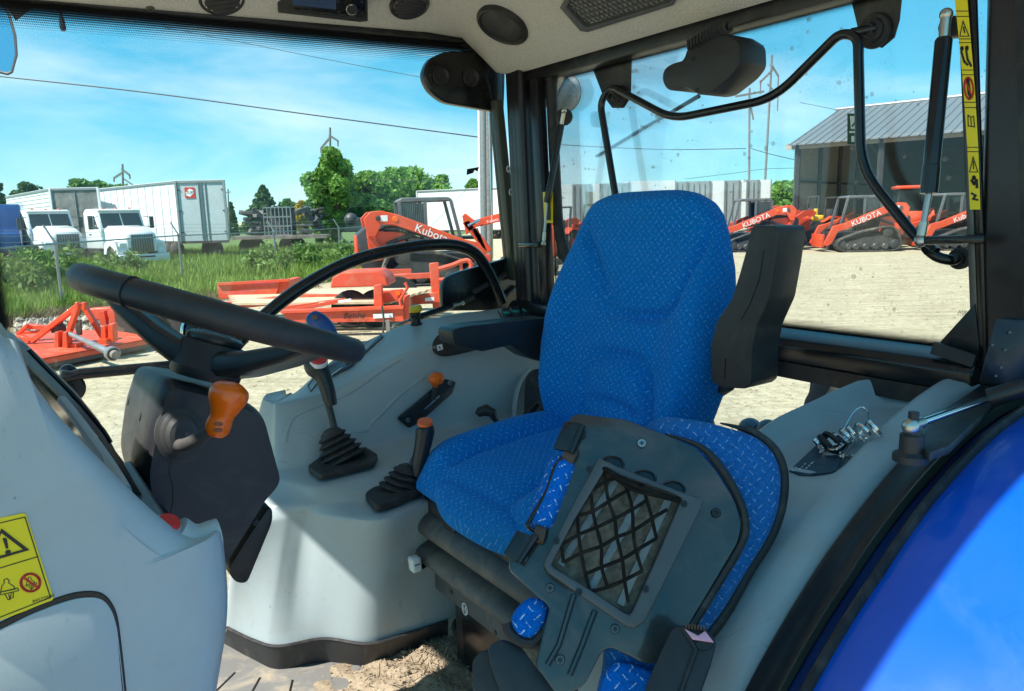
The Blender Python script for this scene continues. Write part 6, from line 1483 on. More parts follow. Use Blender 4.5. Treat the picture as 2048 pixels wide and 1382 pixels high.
def semi(label, loc, rz, tone='white_paint'):
    t = thing('semi_truck', label, 'truck', loc, 'parked trucks behind the fence', rz); wp = M[tone]
    cabp = [(-.1, 1.0), (-.1, 2.65), (.15, 2.80), (1.05, 2.80), (1.22, 2.66), (1.55, 1.85), (1.55, 1.0)]
    part('cab', MB().prism([V((x, -1.02, z)) for x, z in cabp], V((0, 2.04, 0))).bevel(.06, 2), wp, t, local=True)
    ws = part('windshield', MB().prism([V((1.245, -.88, 2.58)), V((1.245, .88, 2.58)), V((1.52, .90, 1.93)), V((1.52, -.90, 1.93))], V((.03, 0, .012))), M['glass_dark'], t, local=True)
    part('pillar_bar', MB().bar(V((1.27, 0, 2.58)), V((1.555, 0, 1.93)), .04, .03), wp, ws, local=True)
    for s in (-1, 1):
        dw = part('side_window', MB().prism([V((.35, s*1.022, 2.50)), V((1.0, s*1.022, 2.50)), V((1.30, s*1.022, 1.90)), V((.35, s*1.022, 1.90))], V((0, s*.012, 0))), M['glass_dark'], t, local=True)
        part('window_post', MB().bar(V((.95, s*1.04, 2.5)), V((.95, s*1.04, 1.9)), .04, .02), wp, dw, local=True)
        part('door_handle', MB().box(V((.45, s*1.03, 1.65)), .16, .03, .05), M['dark_metal'], t, local=True)
        mr = part('mirror', MB().box(V((1.45, s*1.38, 2.15)), .07, .20, .55).bevel(.02), M['dark_metal'], t, local=True)
        part('mirror_arm', MB().bar(V((1.35, s*1.02, 2.45)), V((1.45, s*1.36, 2.38)), .03).bar(V((1.35, s*1.02, 1.92)), V((1.45, s*1.36, 1.95)), .03), M['dark_metal'], mr, local=True)
        part('headlight', MB().box(V((3.06, s*.82, 1.18)), .10, .34, .17).bevel(.03), M['ink_white'], t, local=True)
        part('fender', MB().loft([[V((x, s*yy, z)) for x, z in ((1.75, .75), (1.85, 1.15), (2.15, 1.38), (2.6, 1.40), (2.95, 1.32), (3.10, 1.0), (3.1, .75), (2.9, .75), (2.75, 1.0), (2.4, 1.15), (2.1, 1.0), (1.98, .75))] for yy in (.72, 1.05, 1.10)]), wp, t, local=True)
        wheel(t, V((2.42, s*.92, .52)), Y1*s, .52, .28)
        wheel(t, V((-1.6, s*.85, .52)), Y1*s, .52, .5)
    hr = [[V((x, -w_, z0)), V((x, -w_*.98, z1-.18)), V((x, -w_*.72, z1)), V((x, w_*.72, z1)), V((x, w_*.98, z1-.18)), V((x, w_, z0))] for x, w_, z0, z1 in ((1.5, .95, .95, 2.02), (2.1, .90, .95, 1.96), (2.7, .80, .9, 1.86), (3.05, .72, .85, 1.76), (3.16, .66, .85, 1.60))]
    part('hood', MB().loft(hr), wp, t, local=True, sharp=50)
    gr_ = part('grille', MB().prism([V((3.14, -.52, .82)), V((3.14, .52, .82)), V((3.16, .50, 1.62)), V((3.16, -.50, 1.62))], V((.05, 0, 0))).bevel(.015), M['grille_metal'], t, local=True)
    for k in range(9): part('grille_bar', MB().box(V((3.215, -.44+.11*k, 1.22)), .02, .025, .74), M['dark_metal'], gr_, local=True)
    part('bumper', MB().box(V((3.24, 0, .56)), .18, 2.3, .36).bevel(.04), wp, t, local=True)
    part('bumper_slot', MB().box(V((3.335, .1, .62)), .01, .7, .07), M['ink'], t, local=True)
    part('visor', MB().box(V((1.22, 0, 2.72)), .25, 1.9, .05).bevel(.015), wp, t, local=True)
    for yy in (-.6, 0, .6): part('roof_marker', MB().box(V((1.0, yy, 2.83)), .10, .10, .05).bevel(.01), M['orange_plastic'], t, local=True)
    part('chassis', MB().box(V((-1.0, 0, .85)), 3.2, .9, .22), M['dark_metal'], t, local=True)
    return t
def face_dir(loc, ang): return ang
p1, p2 = gp(118, 36.5), gp(262, 34.5)
semi('white semi truck nearest the left edge behind the fence', V((p1.x-1.7, p1.y+1.2, -.05)), rad(-38))
semi('white semi truck parked in front of the long white trailer', V((p2.x-1.7, p2.y+1.2, -.12)), rad(-38))
def box_trailer(label, c0, side_end, end_vec, z0, z1, side_mat, end_mat, name='box_trailer', nrib=0, nslat=0, doors=False):
    """c0 near corner, side_end far corner along the side, end_vec along the end face"""
    t = thing(name, label, 'trailer', c0, 'box trailers'); sd = side_end-c0; n_s = V((sd.y, -sd.x, 0)).normalized(); n_s = n_s if n_s.dot(CAM-c0) > 0 else -n_s
    n_e = V((end_vec.y, -end_vec.x, 0)).normalized(); n_e = n_e if n_e.dot(CAM-c0) > 0 else -n_e
    up = Z1
    part('side', MB().prism([c0+up*z0, side_end+up*z0, side_end+up*z1, c0+up*z1], -n_s*.06), M[side_mat], t)
    part('end', MB().prism([c0+up*z0, c0+end_vec+up*z0, c0+end_vec+up*z1, c0+up*z1], -n_e*.06), M[end_mat], t)
    part('roof', MB().prism([c0+up*z1, side_end+up*z1, side_end+end_vec+up*z1, c0+end_vec+up*z1], up*.04), M['white_panel'], t)
    part('far_side', MB().prism([c0+end_vec+up*z0, side_end+end_vec+up*z0, side_end+end_vec+up*z1, c0+end_vec+up*z1], n_s*-.06), M[side_mat], t)
    part('floor', MB().prism([c0+up*z0, side_end+up*z0, side_end+end_vec+up*z0, c0+end_vec+up*z0], -up*.12), M['dark_metal'], t)
    ev = end_vec.normalized(); sv_ = sd.normalized()
    for q in (c0, c0+end_vec): part('corner_post', MB().bar(q+n_e*.02+n_s*.02+up*z0, q+n_e*.02+n_s*.02+up*z1, .10, .10), M['galv'] if end_mat == 'door_panel' else M['white_panel'], t)
    part('top_rail', MB().bar(c0+n_s*.03+up*(z1-.04), side_end+n_s*.03+up*(z1-.04), .05, .10), M['galv'], t)
    part('end_rail', MB().bar(c0+n_e*.03+up*(z1-.05), c0+end_vec+n_e*.03+up*(z1-.05), .05, .10), M['galv'], t)
    for k in range(nrib): a = c0.lerp(side_end, (k+1)/(nrib+1))+n_s*.012; part('rib', MB().bar(a+up*z0, a+up*z1, .05, .02), M[side_mat], t)
    for k in range(nslat): z = z0+(z1-z0)*(k+1)/(nslat+1); part('side_slat', MB().bar(c0+n_s*.015+up*z, side_end+n_s*.015+up*z, .03, .04), M[side_mat], t)
    if doors:
        W_ = end_vec.length
        for f in (.46, .52, .60):
            a = c0+end_vec*f+n_e*.03; part('lock_rod', MB().tube([a+up*(z0+.05), a+up*(z1-.1)], .025, 6), M['galv'], t)
        a = c0+end_vec*.5+n_e*.004; part('door_gap', MB().bar(a+up*z0, a+up*z1, .02, .008), M['ink'], t)
        for f in (.03, .97):
            for z in (.15, .5, .85): a = c0+end_vec*f+n_e*.03+up*(z0+(z1-z0)*z); part('door_hinge', MB().bar(a-ev*.10, a+ev*.10, .03, .06), M['dark_metal'], t)
    for f in (.10, .18):
        for e_ in (.08, .92):
            c = c0+sd*f+end_vec*e_; c.z = .5; wheel(t, c-c0, ev, .5, .4)
    return t, n_s, n_e
c0, s1 = gp(360, 37.5), gp(203, 44.2); ev = gp(455, 37.6)-c0
t2_, ns, ne = box_trailer('long white box trailer with rear doors coloured grey for shade and red square logo', c0, s1, ev, 1.05, 4.0, 'white_panel', 'door_panel', nrib=10, doors=True)
lgp = c0+ev*.27+ne*.02+Z1*3.42
part('logo_plate', MB().prism([lgp+ev.normalized()*x+Z1*z for x, z in ((-.24, -.26), (.24, -.26), (.24, .26), (-.24, .26))], ne*.01), M['ink_red'], t2_)
part('logo_inner', MB().prism([lgp+ev.normalized()*x+Z1*z+ne*.012 for x, z in ((-.17, -.13), (.0, -.20), (.19, -.02), (.17, .13), (.0, .20), (-.19, .02))], ne*.006), M['ink_white'], t2_)
text_on('logo_text', '7UP', .20, M['decal_green'], t2_, lgp+ne*.02, ev, Z1, .004)
c0, s1 = gp(110, 42), gp(20, 51.5); ev = gp(205, 42.2)-c0
t1_, ns, ne = box_trailer('white slatted box trailer with faded blue lettering and grimy dark end', c0, s1, ev, 1.05, 4.0, 'white_panel', 'dirty_panel', nslat=12)
xd_ = (c0-s1).normalized()
text_on('side_text', 'REG 83 82', .52, M['ink_blue'], t1_, s1.lerp(c0, .33)+ns*.04+Z1*3.28, xd_, Z1, .02, sx=1.0)
for k, (f0, f1, z) in enumerate(((.10, .52, 2.78), (.12, .34, 2.52), (.38, .55, 2.52))): part('side_stripe', MB().bar(s1.lerp(c0, f0)+ns*.05+Z1*z, s1.lerp(c0, f1)+ns*.05+Z1*z, .01, .10), M['ink_blue'], t1_)
a = c0+ev*.5+ne*.03; part('end_rod', MB().bar(a+Z1*1.2, a+Z1*3.8, .05, .03), M['galv'], t1_)
# blue cab at the left edge
bc = thing('blue_truck', 'blue truck cab cut off by the left edge', 'truck', gp(-5, 36), None, rad(-60))
part('cab', MB().prism([V((x, -1.0, z)) for x, z in ((-1.2, .8), (-1.2, 3.0), (-.2, 3.05), (.3, 2.6), (.6, 1.9), (1.9, 1.65), (2.1, .8))], V((0, 2.0, 0))).bevel(.08, 2), pbr('navy_paint', (.01, .035, .14), .35, coat=.4), bc, local=True)
part('window', MB().prism([V((-.1, -1.03, 2.6)), V((.25, -1.03, 2.5)), V((.5, -1.03, 1.95)), V((-.4, -1.03, 1.95))], V((0, .02, 0))), M['glass_dark'], bc, local=True)
for s in (-1, 1): wheel(bc, V((1.3, s*.9, .5)), Y1*s, .5, .3)
# flatbed with scrap
fb = thing('flatbed_trailer', 'flatbed trailer behind the fence carrying grey scrap', 'trailer', gp(560, 45))
dk_ = lambda x, y, z: gp(x, y, z)
part('deck', MB().prism([gp(462, 44, .95), gp(652, 43, .95), gp(660, 45.5, .95), gp(470, 46.5, .95)], Z1*.14), M['rust_gray'], fb)
part('side_rail', MB().bar(gp(462, 43.9, 1.0), gp(652, 42.9, 1.0), .06, .18), M['rust_gray'], fb)
for x in (492, 508, 572, 590): wheel(fb, gp(x, 44.2, .5)-gp(560, 45), Y1, .5, .3)
def scrap(name, label, x0, x1, y0, y1, d, mat, kind):
    t = thing(name, label, 'scrap', gp((x0+x1)/2, d, 1.09), 'scrap on the flatbed'); a, b = gp(x0, d), gp(x1, d); z0 = 1.09; z1 = PY((x0+x1)/2, y0, d).z
    if kind == 'crate':
        for z in np.linspace(z0, z1, 4): part('rail', MB().bar(V((a.x, d, z)), V((b.x, d, z)), .08), M[mat], t)
        for k in range(8): x = a.x+(b.x-a.x)*k/7; part('slat', MB().bar(V((x, d, z0)), V((x, d, z1)), .09, .05), M[mat], t)
        part('back', MB().box(V(((a.x+b.x)/2, d+1.0, (z0+z1)/2)), b.x-a.x, .08, z1-z0), M['dark_metal'], t)
        part('lid', MB().box(V(((a.x+b.x)/2, d+.5, z1)), b.x-a.x, 1.1, .05), M[mat], t)
    else:
        rr = np.random.default_rng(int(x0))
        for k in range(22):
            c = V((rr.uniform(a.x+.3, b.x-.3), d+rr.uniform(0, 1.2), rr.uniform(z0+.1, z1-.12))); ax_ = V(rr.normal(size=3)*np.array([1, .6, .35])).normalized()
            part('scrap_piece', MB().bar(c-ax_*rr.uniform(.25, .55), c+ax_*rr.uniform(.25, .55), rr.uniform(.08, .4), rr.uniform(.05, .28)).bevel(.02, 1), M[mat if rr.random() < .6 else 'dark_metal'], t)
scrap('scrap_heap', 'grey scrap heap on the left of the flatbed', 474, 528, 418, 460, 44.8, 'rust_gray', 'heap')
scrap('slatted_crate', 'pale slatted crate in the middle of the flatbed', 528, 582, 415, 460, 44.6, 'galv', 'crate')
scrap('scrap_heap', 'dark tangled scrap heap on the right of the flatbed', 584, 648, 412, 460, 44.6, 'dark_metal', 'heap')
for k, (x, d, s) in enumerate(((702, 50, .45),)):
    solo('round_bale', MB().ball(gp(x, d, 1.9), s), M['dark_metal'], ['dark round drum beyond the fence left of the loader arm', 'second dark round drum close to the loader arm'][k], 'drum', gp(x, d, 1.2))
t_ = box_trailer('long low white trailer far behind the skid steer cab', gp(836, 66), gp(835, 74), gp(1010, 62)-gp(836, 66), .8, 4.2, 'white_panel', 'white_panel')[0]
t_ = box_trailer('low pale trailer between the drums and the fence', gp(655, 62), gp(650, 66), gp(750, 62)-gp(655, 62), 1.0, 2.0, 'white_panel', 'dirty_panel')[0]
# row of trailers behind the yard
M['row_gray'] = pbr('row_grey', (.27, .30, .31), .6, var=.2, vs=.8)
cols_ = [(1096, 1146, 'white_panel'), (1148, 1180, 'door_panel'), (1182, 1200, 'white_panel'), (1202, 1226, 'dirty_panel'), (1228, 1256, 'door_panel'), (1258, 1350, 'white_panel'), (1352, 1372, 'door_panel'), (1374, 1418, 'door_panel'), (1420, 1448, 'white_panel'), (1450, 1476, 'door_panel'), (1478, 1492, 'white_panel'), (1494, 1514, 'door_panel'), (1516, 1540, 'white_panel')]
for k, (x0, x1, mm) in enumerate(cols_):
    a, b = gp(x0, 54), gp(x1, 54); t = thing('parked_trailer', '%s trailer end, %s from the left in the row behind the seat back' % ({'white_panel': 'white', 'door_panel': 'pale grey ribbed', 'dirty_panel': 'dark weathered'}[mm], 'first second third fourth fifth sixth seventh eighth ninth tenth eleventh twelfth thirteenth'.split()[k]), 'trailer', a, 'trailer row at the back of the yard')
    z1 = 4.0+(.12 if 1258 <= x0 < 1352 else 0)
    rmm = 'row_gray' if mm == 'door_panel' else mm
    part('body', MB().prism([a+Z1*.6, b+Z1*.6, b+Z1*z1, a+Z1*z1], Y1*8), M[rmm], t)
    for f in (.0, 1.0): q = a.lerp(b, f); part('corner_post', MB().bar(q+V((0, -.04, .6)), q+V((0, -.04, z1)), .08, .06), M['galv'], t)
    n = max(1, int((b.x-a.x)/.35)) if mm != 'white_panel' else 1
    for i in range(1, n): q = a.lerp(b, i/n); part('corrugation', MB().bar(q+V((0, -.03, .7)), q+V((0, -.03, z1-.1)), .10, .05), M[rmm], t)

# ------------------------------------------------------------------ steel shed
M['roof_sheet'] = pbr('roof_sheet', (.17, .185, .19), .45, .2, var=.08)
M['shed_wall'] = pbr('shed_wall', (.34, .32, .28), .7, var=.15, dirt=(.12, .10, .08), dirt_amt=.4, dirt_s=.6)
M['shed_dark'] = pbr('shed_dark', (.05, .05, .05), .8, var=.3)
e0, e1_ = PY(1590, 291, 42), PY(1935, 262, 36.5); ez = 5.45; e0.z = e1_.z = ez
ed = (e1_-e0); ed.z = 0; ud = ed.normalized(); e2_ = e0+ud*22; bk2 = V((-ud.y, ud.x, 0)); bk2 = bk2 if bk2.y > 0 else -bk2
shed = thing('steel_shed', 'open fronted grey steel shed with ribbed sloping roof', 'shed', V((e0.x, e0.y, 0)))
rdv = bk2*7.5+Z1*2.45
sh = MB(); wS = .92
prf = [(0, 0), (.02, .05), (.06, .05), (.09, .0), (.44, .0), (.47, .05), (.51, .05), (.54, 0), (wS, 0)]
nrm = ud.cross(rdv).normalized(); nrm = nrm if nrm.z > 0 else -nrm
sh.loft([[ud*x+nrm*z-rdv.normalized()*.5 for x, z in prf], [ud*x+nrm*z+rdv for x, z in prf]], False, False); rm = sh.mesh('roof_sheet'); rm.materials.append(M['roof_sheet'])
for k in range(24):
    o = part('roof_sheet', rm, None, shed, local=True); o.location = V((0, 0, ez+.02))+ud*(k*wS-.2)
part('roof_back', MB().prism([e0+rdv-ud*.4+Z1*.03, e0+rdv+ud*22+Z1*.03, e0+rdv+ud*22+bk2*7.5-Z1*2.4, e0+rdv-ud*.4+bk2*7.5-Z1*2.4], Z1*.05), M['roof_sheet'], shed)
part('ridge_cap', MB().tube([e0+rdv-ud*.4+Z1*.03, e0+rdv+ud*22+Z1*.03], .12, 8), M['roof_sheet'], shed)
part('eave_fascia', MB().bar(e0-ud*.5-Z1*.15, e2_-Z1*.15, .12, .34), M['shed_wall'], shed)
part('end_wall', MB().prism([V((e0.x, e0.y, 0)), V((e0.x, e0.y, ez)), e0+rdv, e0+bk2*15, V((e0.x, e0.y, 0))+bk2*15], ud*.06), M['shed_wall'], shed)
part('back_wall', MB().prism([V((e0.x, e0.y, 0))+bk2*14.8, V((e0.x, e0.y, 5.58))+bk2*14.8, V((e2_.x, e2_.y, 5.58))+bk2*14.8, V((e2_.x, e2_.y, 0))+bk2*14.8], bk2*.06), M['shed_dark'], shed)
part('end_wall', MB().prism([V((e2_.x, e2_.y, 0)), V((e2_.x, e2_.y, ez)), e2_+rdv, e2_+bk2*15, V((e2_.x, e2_.y, 0))+bk2*15], ud*.06), M['shed_wall'], shed)
for k in range(6):
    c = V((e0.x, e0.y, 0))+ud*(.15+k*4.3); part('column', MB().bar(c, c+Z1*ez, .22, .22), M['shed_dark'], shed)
for k in range(4):
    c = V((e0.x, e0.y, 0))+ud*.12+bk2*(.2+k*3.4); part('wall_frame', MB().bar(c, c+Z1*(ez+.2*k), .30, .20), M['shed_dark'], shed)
for z in (1.5, 3.4): part('girt', MB().bar(V((e0.x, e0.y, z))+ud*.14, V((e0.x, e0.y, z))+ud*.14+bk2*14, .10, .12), M['shed_dark'], shed)

# ------------------------------------------------------------------ orange machines
M['orange_paint'] = pbr('orange_paint', (.70, .072, .020), .42, var=.10, coat=.2, vs=2, dirt=(.36, .22, .13), dirt_amt=.40, dirt_s=3.5, specks=.7)
M['orange_faded'] = pbr('orange_faded', (.66, .080, .032), .5, var=.14, vs=2, dirt=(.40, .27, .18), dirt_amt=.5, dirt_s=3.5, specks=.7)
M['machine_dark'] = pbr('machine_dark', (.035, .036, .038), .5, var=.25, dirt=DUST, dirt_amt=.3, dirt_s=2)
M['cab_gray'] = pbr('cab_gray', (.11, .115, .12), .5, var=.15, dirt=DUST, dirt_amt=.25, dirt_s=2)
M['track'] = pbr('track_rubber', (.05, .047, .044), .85, var=.2, bump=.5, bs=40, dirt=(.33, .27, .19), dirt_amt=.75, dirt_s=2)
M['wood'] = pbr('wood', (.55, .43, .28), .8, var=.2, vs=4)
def ctl(label, loc, rz, lettering, parts=True, bucket=False):
    """compact track loader, nose to +x"""
    t = thing('track_loader', label, 'track loader', loc, 'orange track loaders', rz)
    for s in (-1, 1):
        lp = [(-1.15, .28), (-1.05, .10), (-.85, .03), (.95, .03), (1.15, .10), (1.28, .28), (1.15, .48), (.3, .80), (-.55, .95), (-.80, .93), (-.95, .80), (-1.10, .50)]
        P3 = fil([V((x, 0, z)) for x, z in lp], .12, 3, True)
        tk = MB(); cen_ = V((0, 0, .4)); tk.ring_prism([p+Y1*(s*.95-.2) for p in P3], [p+(V((p.x*.0+(-.05 if p.x < -.5 else .0), 0, .42))-p).normalized()*.07+Y1*(s*.95-.2) for p in P3], Y1*.4)
        tr_ = part('track', tk.bevel(.012, 1), M['track'], t, local=True)
        for x, z, R_ in ((1.05, .28, .20), (-.92, .26, .20), (-.62, .72, .19), (-.55, .20, .13), (-.2, .20, .13), (.15, .20, .13), (.5, .20, .13), (.8, .20, .12)):
            part('roller', MB().lathe(V((x, s*.95-.17, z)), Y1, [(0, R_*.7), (.02, R_), (.30, R_), (.34, R_*.7)], 16), M['machine_dark'], tr_, local=True)
        part('track_frame', MB().prism([V((x, s*.95-.12, z)) for x, z in ((-.9, .18), (.95, .18), (1.0, .34), (.2, .55), (-.6, .62), (-.9, .4))], Y1*.24), M['machine_dark'], t, local=True)
        # lift arm
        arm = [(-1.45, 1.62), (-1.30, 1.78), (-1.05, 1.80), (-.65, 1.70), (.95, 1.06), (1.30, .98), (1.62, .30), (1.50, .22), (1.32, .34), (1.12, .76), (.85, .84), (-.75, 1.46), (-1.05, 1.48), (-1.2, 1.20), (-1.38, 1.20)]
        la_ = part('lift_arm', MB().prism([V((x, s*.80-.06, z)) for x, z in arm], Y1*.12).bevel(.012, 1), M['orange_paint'], t, local=True)
        part('arm_reflector', MB().lathe(V((-.72, s*.865, 1.60)), Y1*s, [(0, .07), (.012, .06), (.014, 0)], 12), M['orange_plastic'], la_, local=True)
        part('arm_sticker', MB().box(V((-.98, s*.862, 1.62)), .16, .006, .14), M['ink_white'], la_, local=True)
        xd2 = V((1.6, 0, -.64)).normalized()
        if s == -1: text_on('lettering', lettering, .28, M['ink_white'], la_, V((.12, -.864, 1.235)), xd2, Y1*0+V((.37, 0, .93)), .004, local=True)
        else: text_on('lettering', lettering, .28, M['ink_white'], la_, V((.12, .864, 1.235)), -xd2, V((.37, 0, .93)), .004, local=True)
        part('lift_cylinder', MB().tube([V((-.95, s*.70, 1.0)), V((-.1, s*.72, 1.30))], .05, 8), M['machine_dark'], t, local=True)
        for hz in (.0, .09): part('hose', MB().tube(spl([V((-1.2, s*.60, 1.25+hz)), V((-.7, s*.69, 1.32+hz)), V((.1, s*.70, 1.05+hz)), V((.9, s*.70, .88+hz)), V((1.3, s*.66, .6))], 4), .022, 6), M['tyre'], t, local=True)
        part('arm_pin', MB().lathe(V((-1.12, s*.862, 1.62)), Y1*s, [(0, .06), (.03, .055), (.035, 0)], 12), M['machine_dark'], la_, local=True)
        part('rear_link', MB().bar(V((-1.35, s*.72, 1.2)), V((-1.0, s*.72, .75)), .10, .14), M['orange_paint'], t, local=True)
        part('side_panel', MB().prism([V((x, s*.64, z)) for x, z in ((-1.35, .60), (-.45, .72), (-.50, 1.28), (-1.40, 1.35))], Y1*(s*.03)).bevel(.01, 1), M['orange_paint'], t, local=True)
    part('engine_bay', MB().prism([V((x, -.62, z)) for x, z in ((-1.55, .45), (-1.62, 1.25), (-1.4, 1.42), (-.6, 1.40), (-.5, .45))], Y1*1.24).bevel(.04, 2), M['machine_dark'], t, local=True)
    part('rear_door', MB().box(V((-1.62, 0, .85)), .08, 1.0, .75).bevel(.02), M['orange_paint'], t, local=True)
    part('lower_hull', MB().box(V((.05, 0, .50)), 2.1, 1.2, .5).bevel(.04), M['machine_dark'], t, local=True)
    # cab
    cabm = part('cab_roof', MB().prism([V((x, -.50, z)) for x, z in ((-.62, 2.02), (-.5, 2.10), (.62, 2.10), (.72, 2.04), (.70, 2.00), (-.6, 1.98))], Y1*1.0).bevel(.02, 1), M['cab_gray'], t, local=True)
    for s in (-1, 1):
        for (xa, za, xb, zb) in ((.68, 2.02, .95, .85), (-.58, 2.0, -.55, 1.35), (.05, 2.0, .05, 1.0), (-.56, 1.40, .05, 1.35)):
            part('cab_post', MB().bar(V((xa, s*.49, za)), V((xb, s*.49, zb)), .075, .075), M['cab_gray'], t, local=True)
        for k in range(13):
            x = -.52+k*.044; part('screen_wire', MB().bar(V((x, s*.485, 1.40)), V((x, s*.485, 1.98)), .010), M['cab_gray'], t, local=True)
        part('side_glass', MB().box(V((-.25, s*.47, 1.68)), .56, .01, .56), M['glass_dark'], t, local=True)
    part('seat', MB().box(V((-.15, 0, 1.05)), .5, .5, .12).box(V((-.38, 0, 1.35)), .12, .48, .6).bevel(.03), M['machine_dark'], t, local=True)
    part('front_coupler', MB().box(V((1.56, 0, .42)), .14, 1.1, .5).bevel(.02), M['orange_paint'], t, local=True)
    if bucket: part('bucket', MB().prism([V((x, -.98, z)) for x, z in ((1.62, .70), (1.66, .72), (1.70, .2), (1.85, .06), (2.35, .03), (2.35, .0), (1.80, .0), (1.62, .15))], Y1*1.96), M['machine_dark'], t, local=True)
    return t
# near one seen through the far door: nose to the right
q = gp(842, 22.5); o = ctl('orange track loader with raised arm seen through the far door', V((q.x, q.y, 0)), rad(14), 'Kubota'); o.scale = (1.2,)*3
for i, (x, d, rz, txt, lab_, bk3) in enumerate(((1722, 33.5, 176, 'KUBOTA', 'orange track loader in front of the open shed, nose left', False), (1912, 33.0, 177, 'Kubota', 'orange track loader at the right behind the near gas strut', False), (1508, 35.5, 176, 'KUBOTA', 'orange track loader partly hidden behind the raised armrest', True))):
    q = gp(x, d); o = ctl(lab_, V((q.x, q.y, 0)), rad(rz), txt, bucket=bk3); o.scale = (1.16,)*3
# mini loader between them
def small_loader(label, x, d, rz, sc=1.0):
    q = gp(x, d); t = thing('compact_tractor', label, 'tractor', q, None, rad(rz)); t.scale = (sc,)*3
    part('hood', MB().prism([V((x_, -.32, z)) for x_, z in ((.3, .75), (1.5, .70), (1.62, .85), (1.58, 1.15), (1.3, 1.28), (.3, 1.30))], Y1*.64).bevel(.06, 2), M['orange_paint'], t, local=True)
    part('chassis', MB().box(V((.2, 0, .62)), 2.4, .4, .3), M['machine_dark'], t, local=True)
    for s in (-1, 1):
        wheel(t, V((-.6, s*.62, .62)), Y1*s, .62, .34, 'orange_paint'); wheel(t, V((1.05, s*.58, .38)), Y1*s, .38, .24, 'orange_paint')
        part('fender', MB().prism([V((x_, s*.48, z)) for x_, z in ((-1.15, 1.05), (-.95, 1.3), (-.4, 1.34), (.0, 1.1), (-.4, 1.26), (-.92, 1.22))], Y1*(s*.3)), M['orange_paint'], t, local=True)
        part('loader_arm', MB().prism([V((x_, s*.48-.05, z)) for x_, z in ((.2, 1.50), (.4, 1.62), (.75, 1.58), (1.75, .95), (2.15, .35), (2.05, .28), (1.6, .80), (.7, 1.36), (.3, 1.32))], Y1*.10), M['orange_paint'], t, local=True)
        part('rops_post', MB().bar(V((-.75, s*.42, 1.1)), V((-.85, s*.42, 2.1)), .07), M['machine_dark'], t, local=True)
    part('rops_bar', MB().bar(V((-.85, -.45, 2.1)), V((-.85, .45, 2.1)), .07), M['machine_dark'], t, local=True)
    part('seat', MB().box(V((-.55, 0, 1.15)), .42, .45, .12).box(V((-.75, 0, 1.4)), .1, .42, .45).bevel(.03), M['machine_dark'], t, local=True)
    part('bucket', MB().prism([V((x_, -.75, z)) for x_, z in ((2.05, .62), (2.1, .1), (2.55, .03), (2.5, .0), (2.05, .0), (1.98, .6))], Y1*1.5), M['machine_dark'], t, local=True)
    part('steering', MB().lathe(V((.05, 0, 1.45)), V((-.5, 0, 1)), [(0, .18), (.02, .18), (.02, .15), (0, .15)], 16), M['machine_dark'], t, local=True)
    return t
small_loader('orange loader tractor between the two track loaders left of the shed', 1628, 36.5, 190, 1.15)
small_loader('orange loader tractor close behind the raised armrest top', 1590, 39, 186, 1.2)
small_loader('orange compact tractor left of the seat headrest near the far window edge', 1150, 33, 215, 1.1)
small_loader('orange compact tractor partly behind the seat top beside the far window edge', 1215, 36, 200, 1.1)
small_loader('orange compact tractor at the very edge of the rear window', 1100, 30, 235, 1.05)
# cab tractor before the shed
q = gp(1822, 36.8); ct = thing('cab_tractor', 'orange cab tractor with big rear tyre at the shed front', 'tractor', q, None, rad(250))
for s in (-1, 1):
    wheel(ct, V((-.8, s*.85, .85)), Y1*s, .85, .5, 'orange_paint'); wheel(ct, V((1.5, s*.75, .55)), Y1*s, .55, .35, 'orange_paint')
    part('fender', MB().prism([V((x_, s*.62, z)) for x_, z in ((-1.6, 1.35), (-1.2, 1.8), (-.4, 1.8), (.0, 1.3), (-.45, 1.68), (-1.15, 1.68))], Y1*(s*.45)), M['orange_paint'], ct, local=True)
    for xa in (-1.2, .1): part('cab_post', MB().bar(V((xa, s*.62, 1.4)), V((xa+.08, s*.58, 2.75)), .07), M['machine_dark'], ct, local=True)
    part('side_window', MB().box(V((-.55, s*.58, 2.1)), 1.2, .01, 1.2), M['glass_dark'], ct, local=True)
part('cab_roof', MB().box(V((-.5, 0, 2.82)), 1.7, 1.55, .16).bevel(.06, 2), M['orange_paint'], ct, local=True)
part('rear_window', MB().box(V((-1.18, 0, 2.1)), .01, 1.1, 1.2), pbr('tractor_glass', (.10, .14, .14), .15), ct, local=True)
part('hood', MB().box(V((1.0, 0, 1.35)), 1.9, .7, .65).bevel(.1, 2), M['orange_paint'], ct, local=True)
part('body', MB().box(V((0, 0, .95)), 2.6, .6, .6), M['machine_dark'], ct, local=True)
part('slow_sign', MB().prism([V((-1.5, -.2, 1.75)), V((-1.5, .2, 1.75)), V((-1.5, 0, 2.10))], V((-.02, 0, 0))), M['orange_plastic'], ct, local=True)
# yellow attachment bits
solo('yellow_attachment', MB().box(gp(1636, 36.2, 1.45), .5, .3, .28).bevel(.05).box(gp(1632, 36.2, 1.70), .14, .2, .4).bevel(.03), M['yellow_plastic'], 'small yellow attachment left of the middle track loader', 'attachment', gp(1640, 35.2, 1.0))
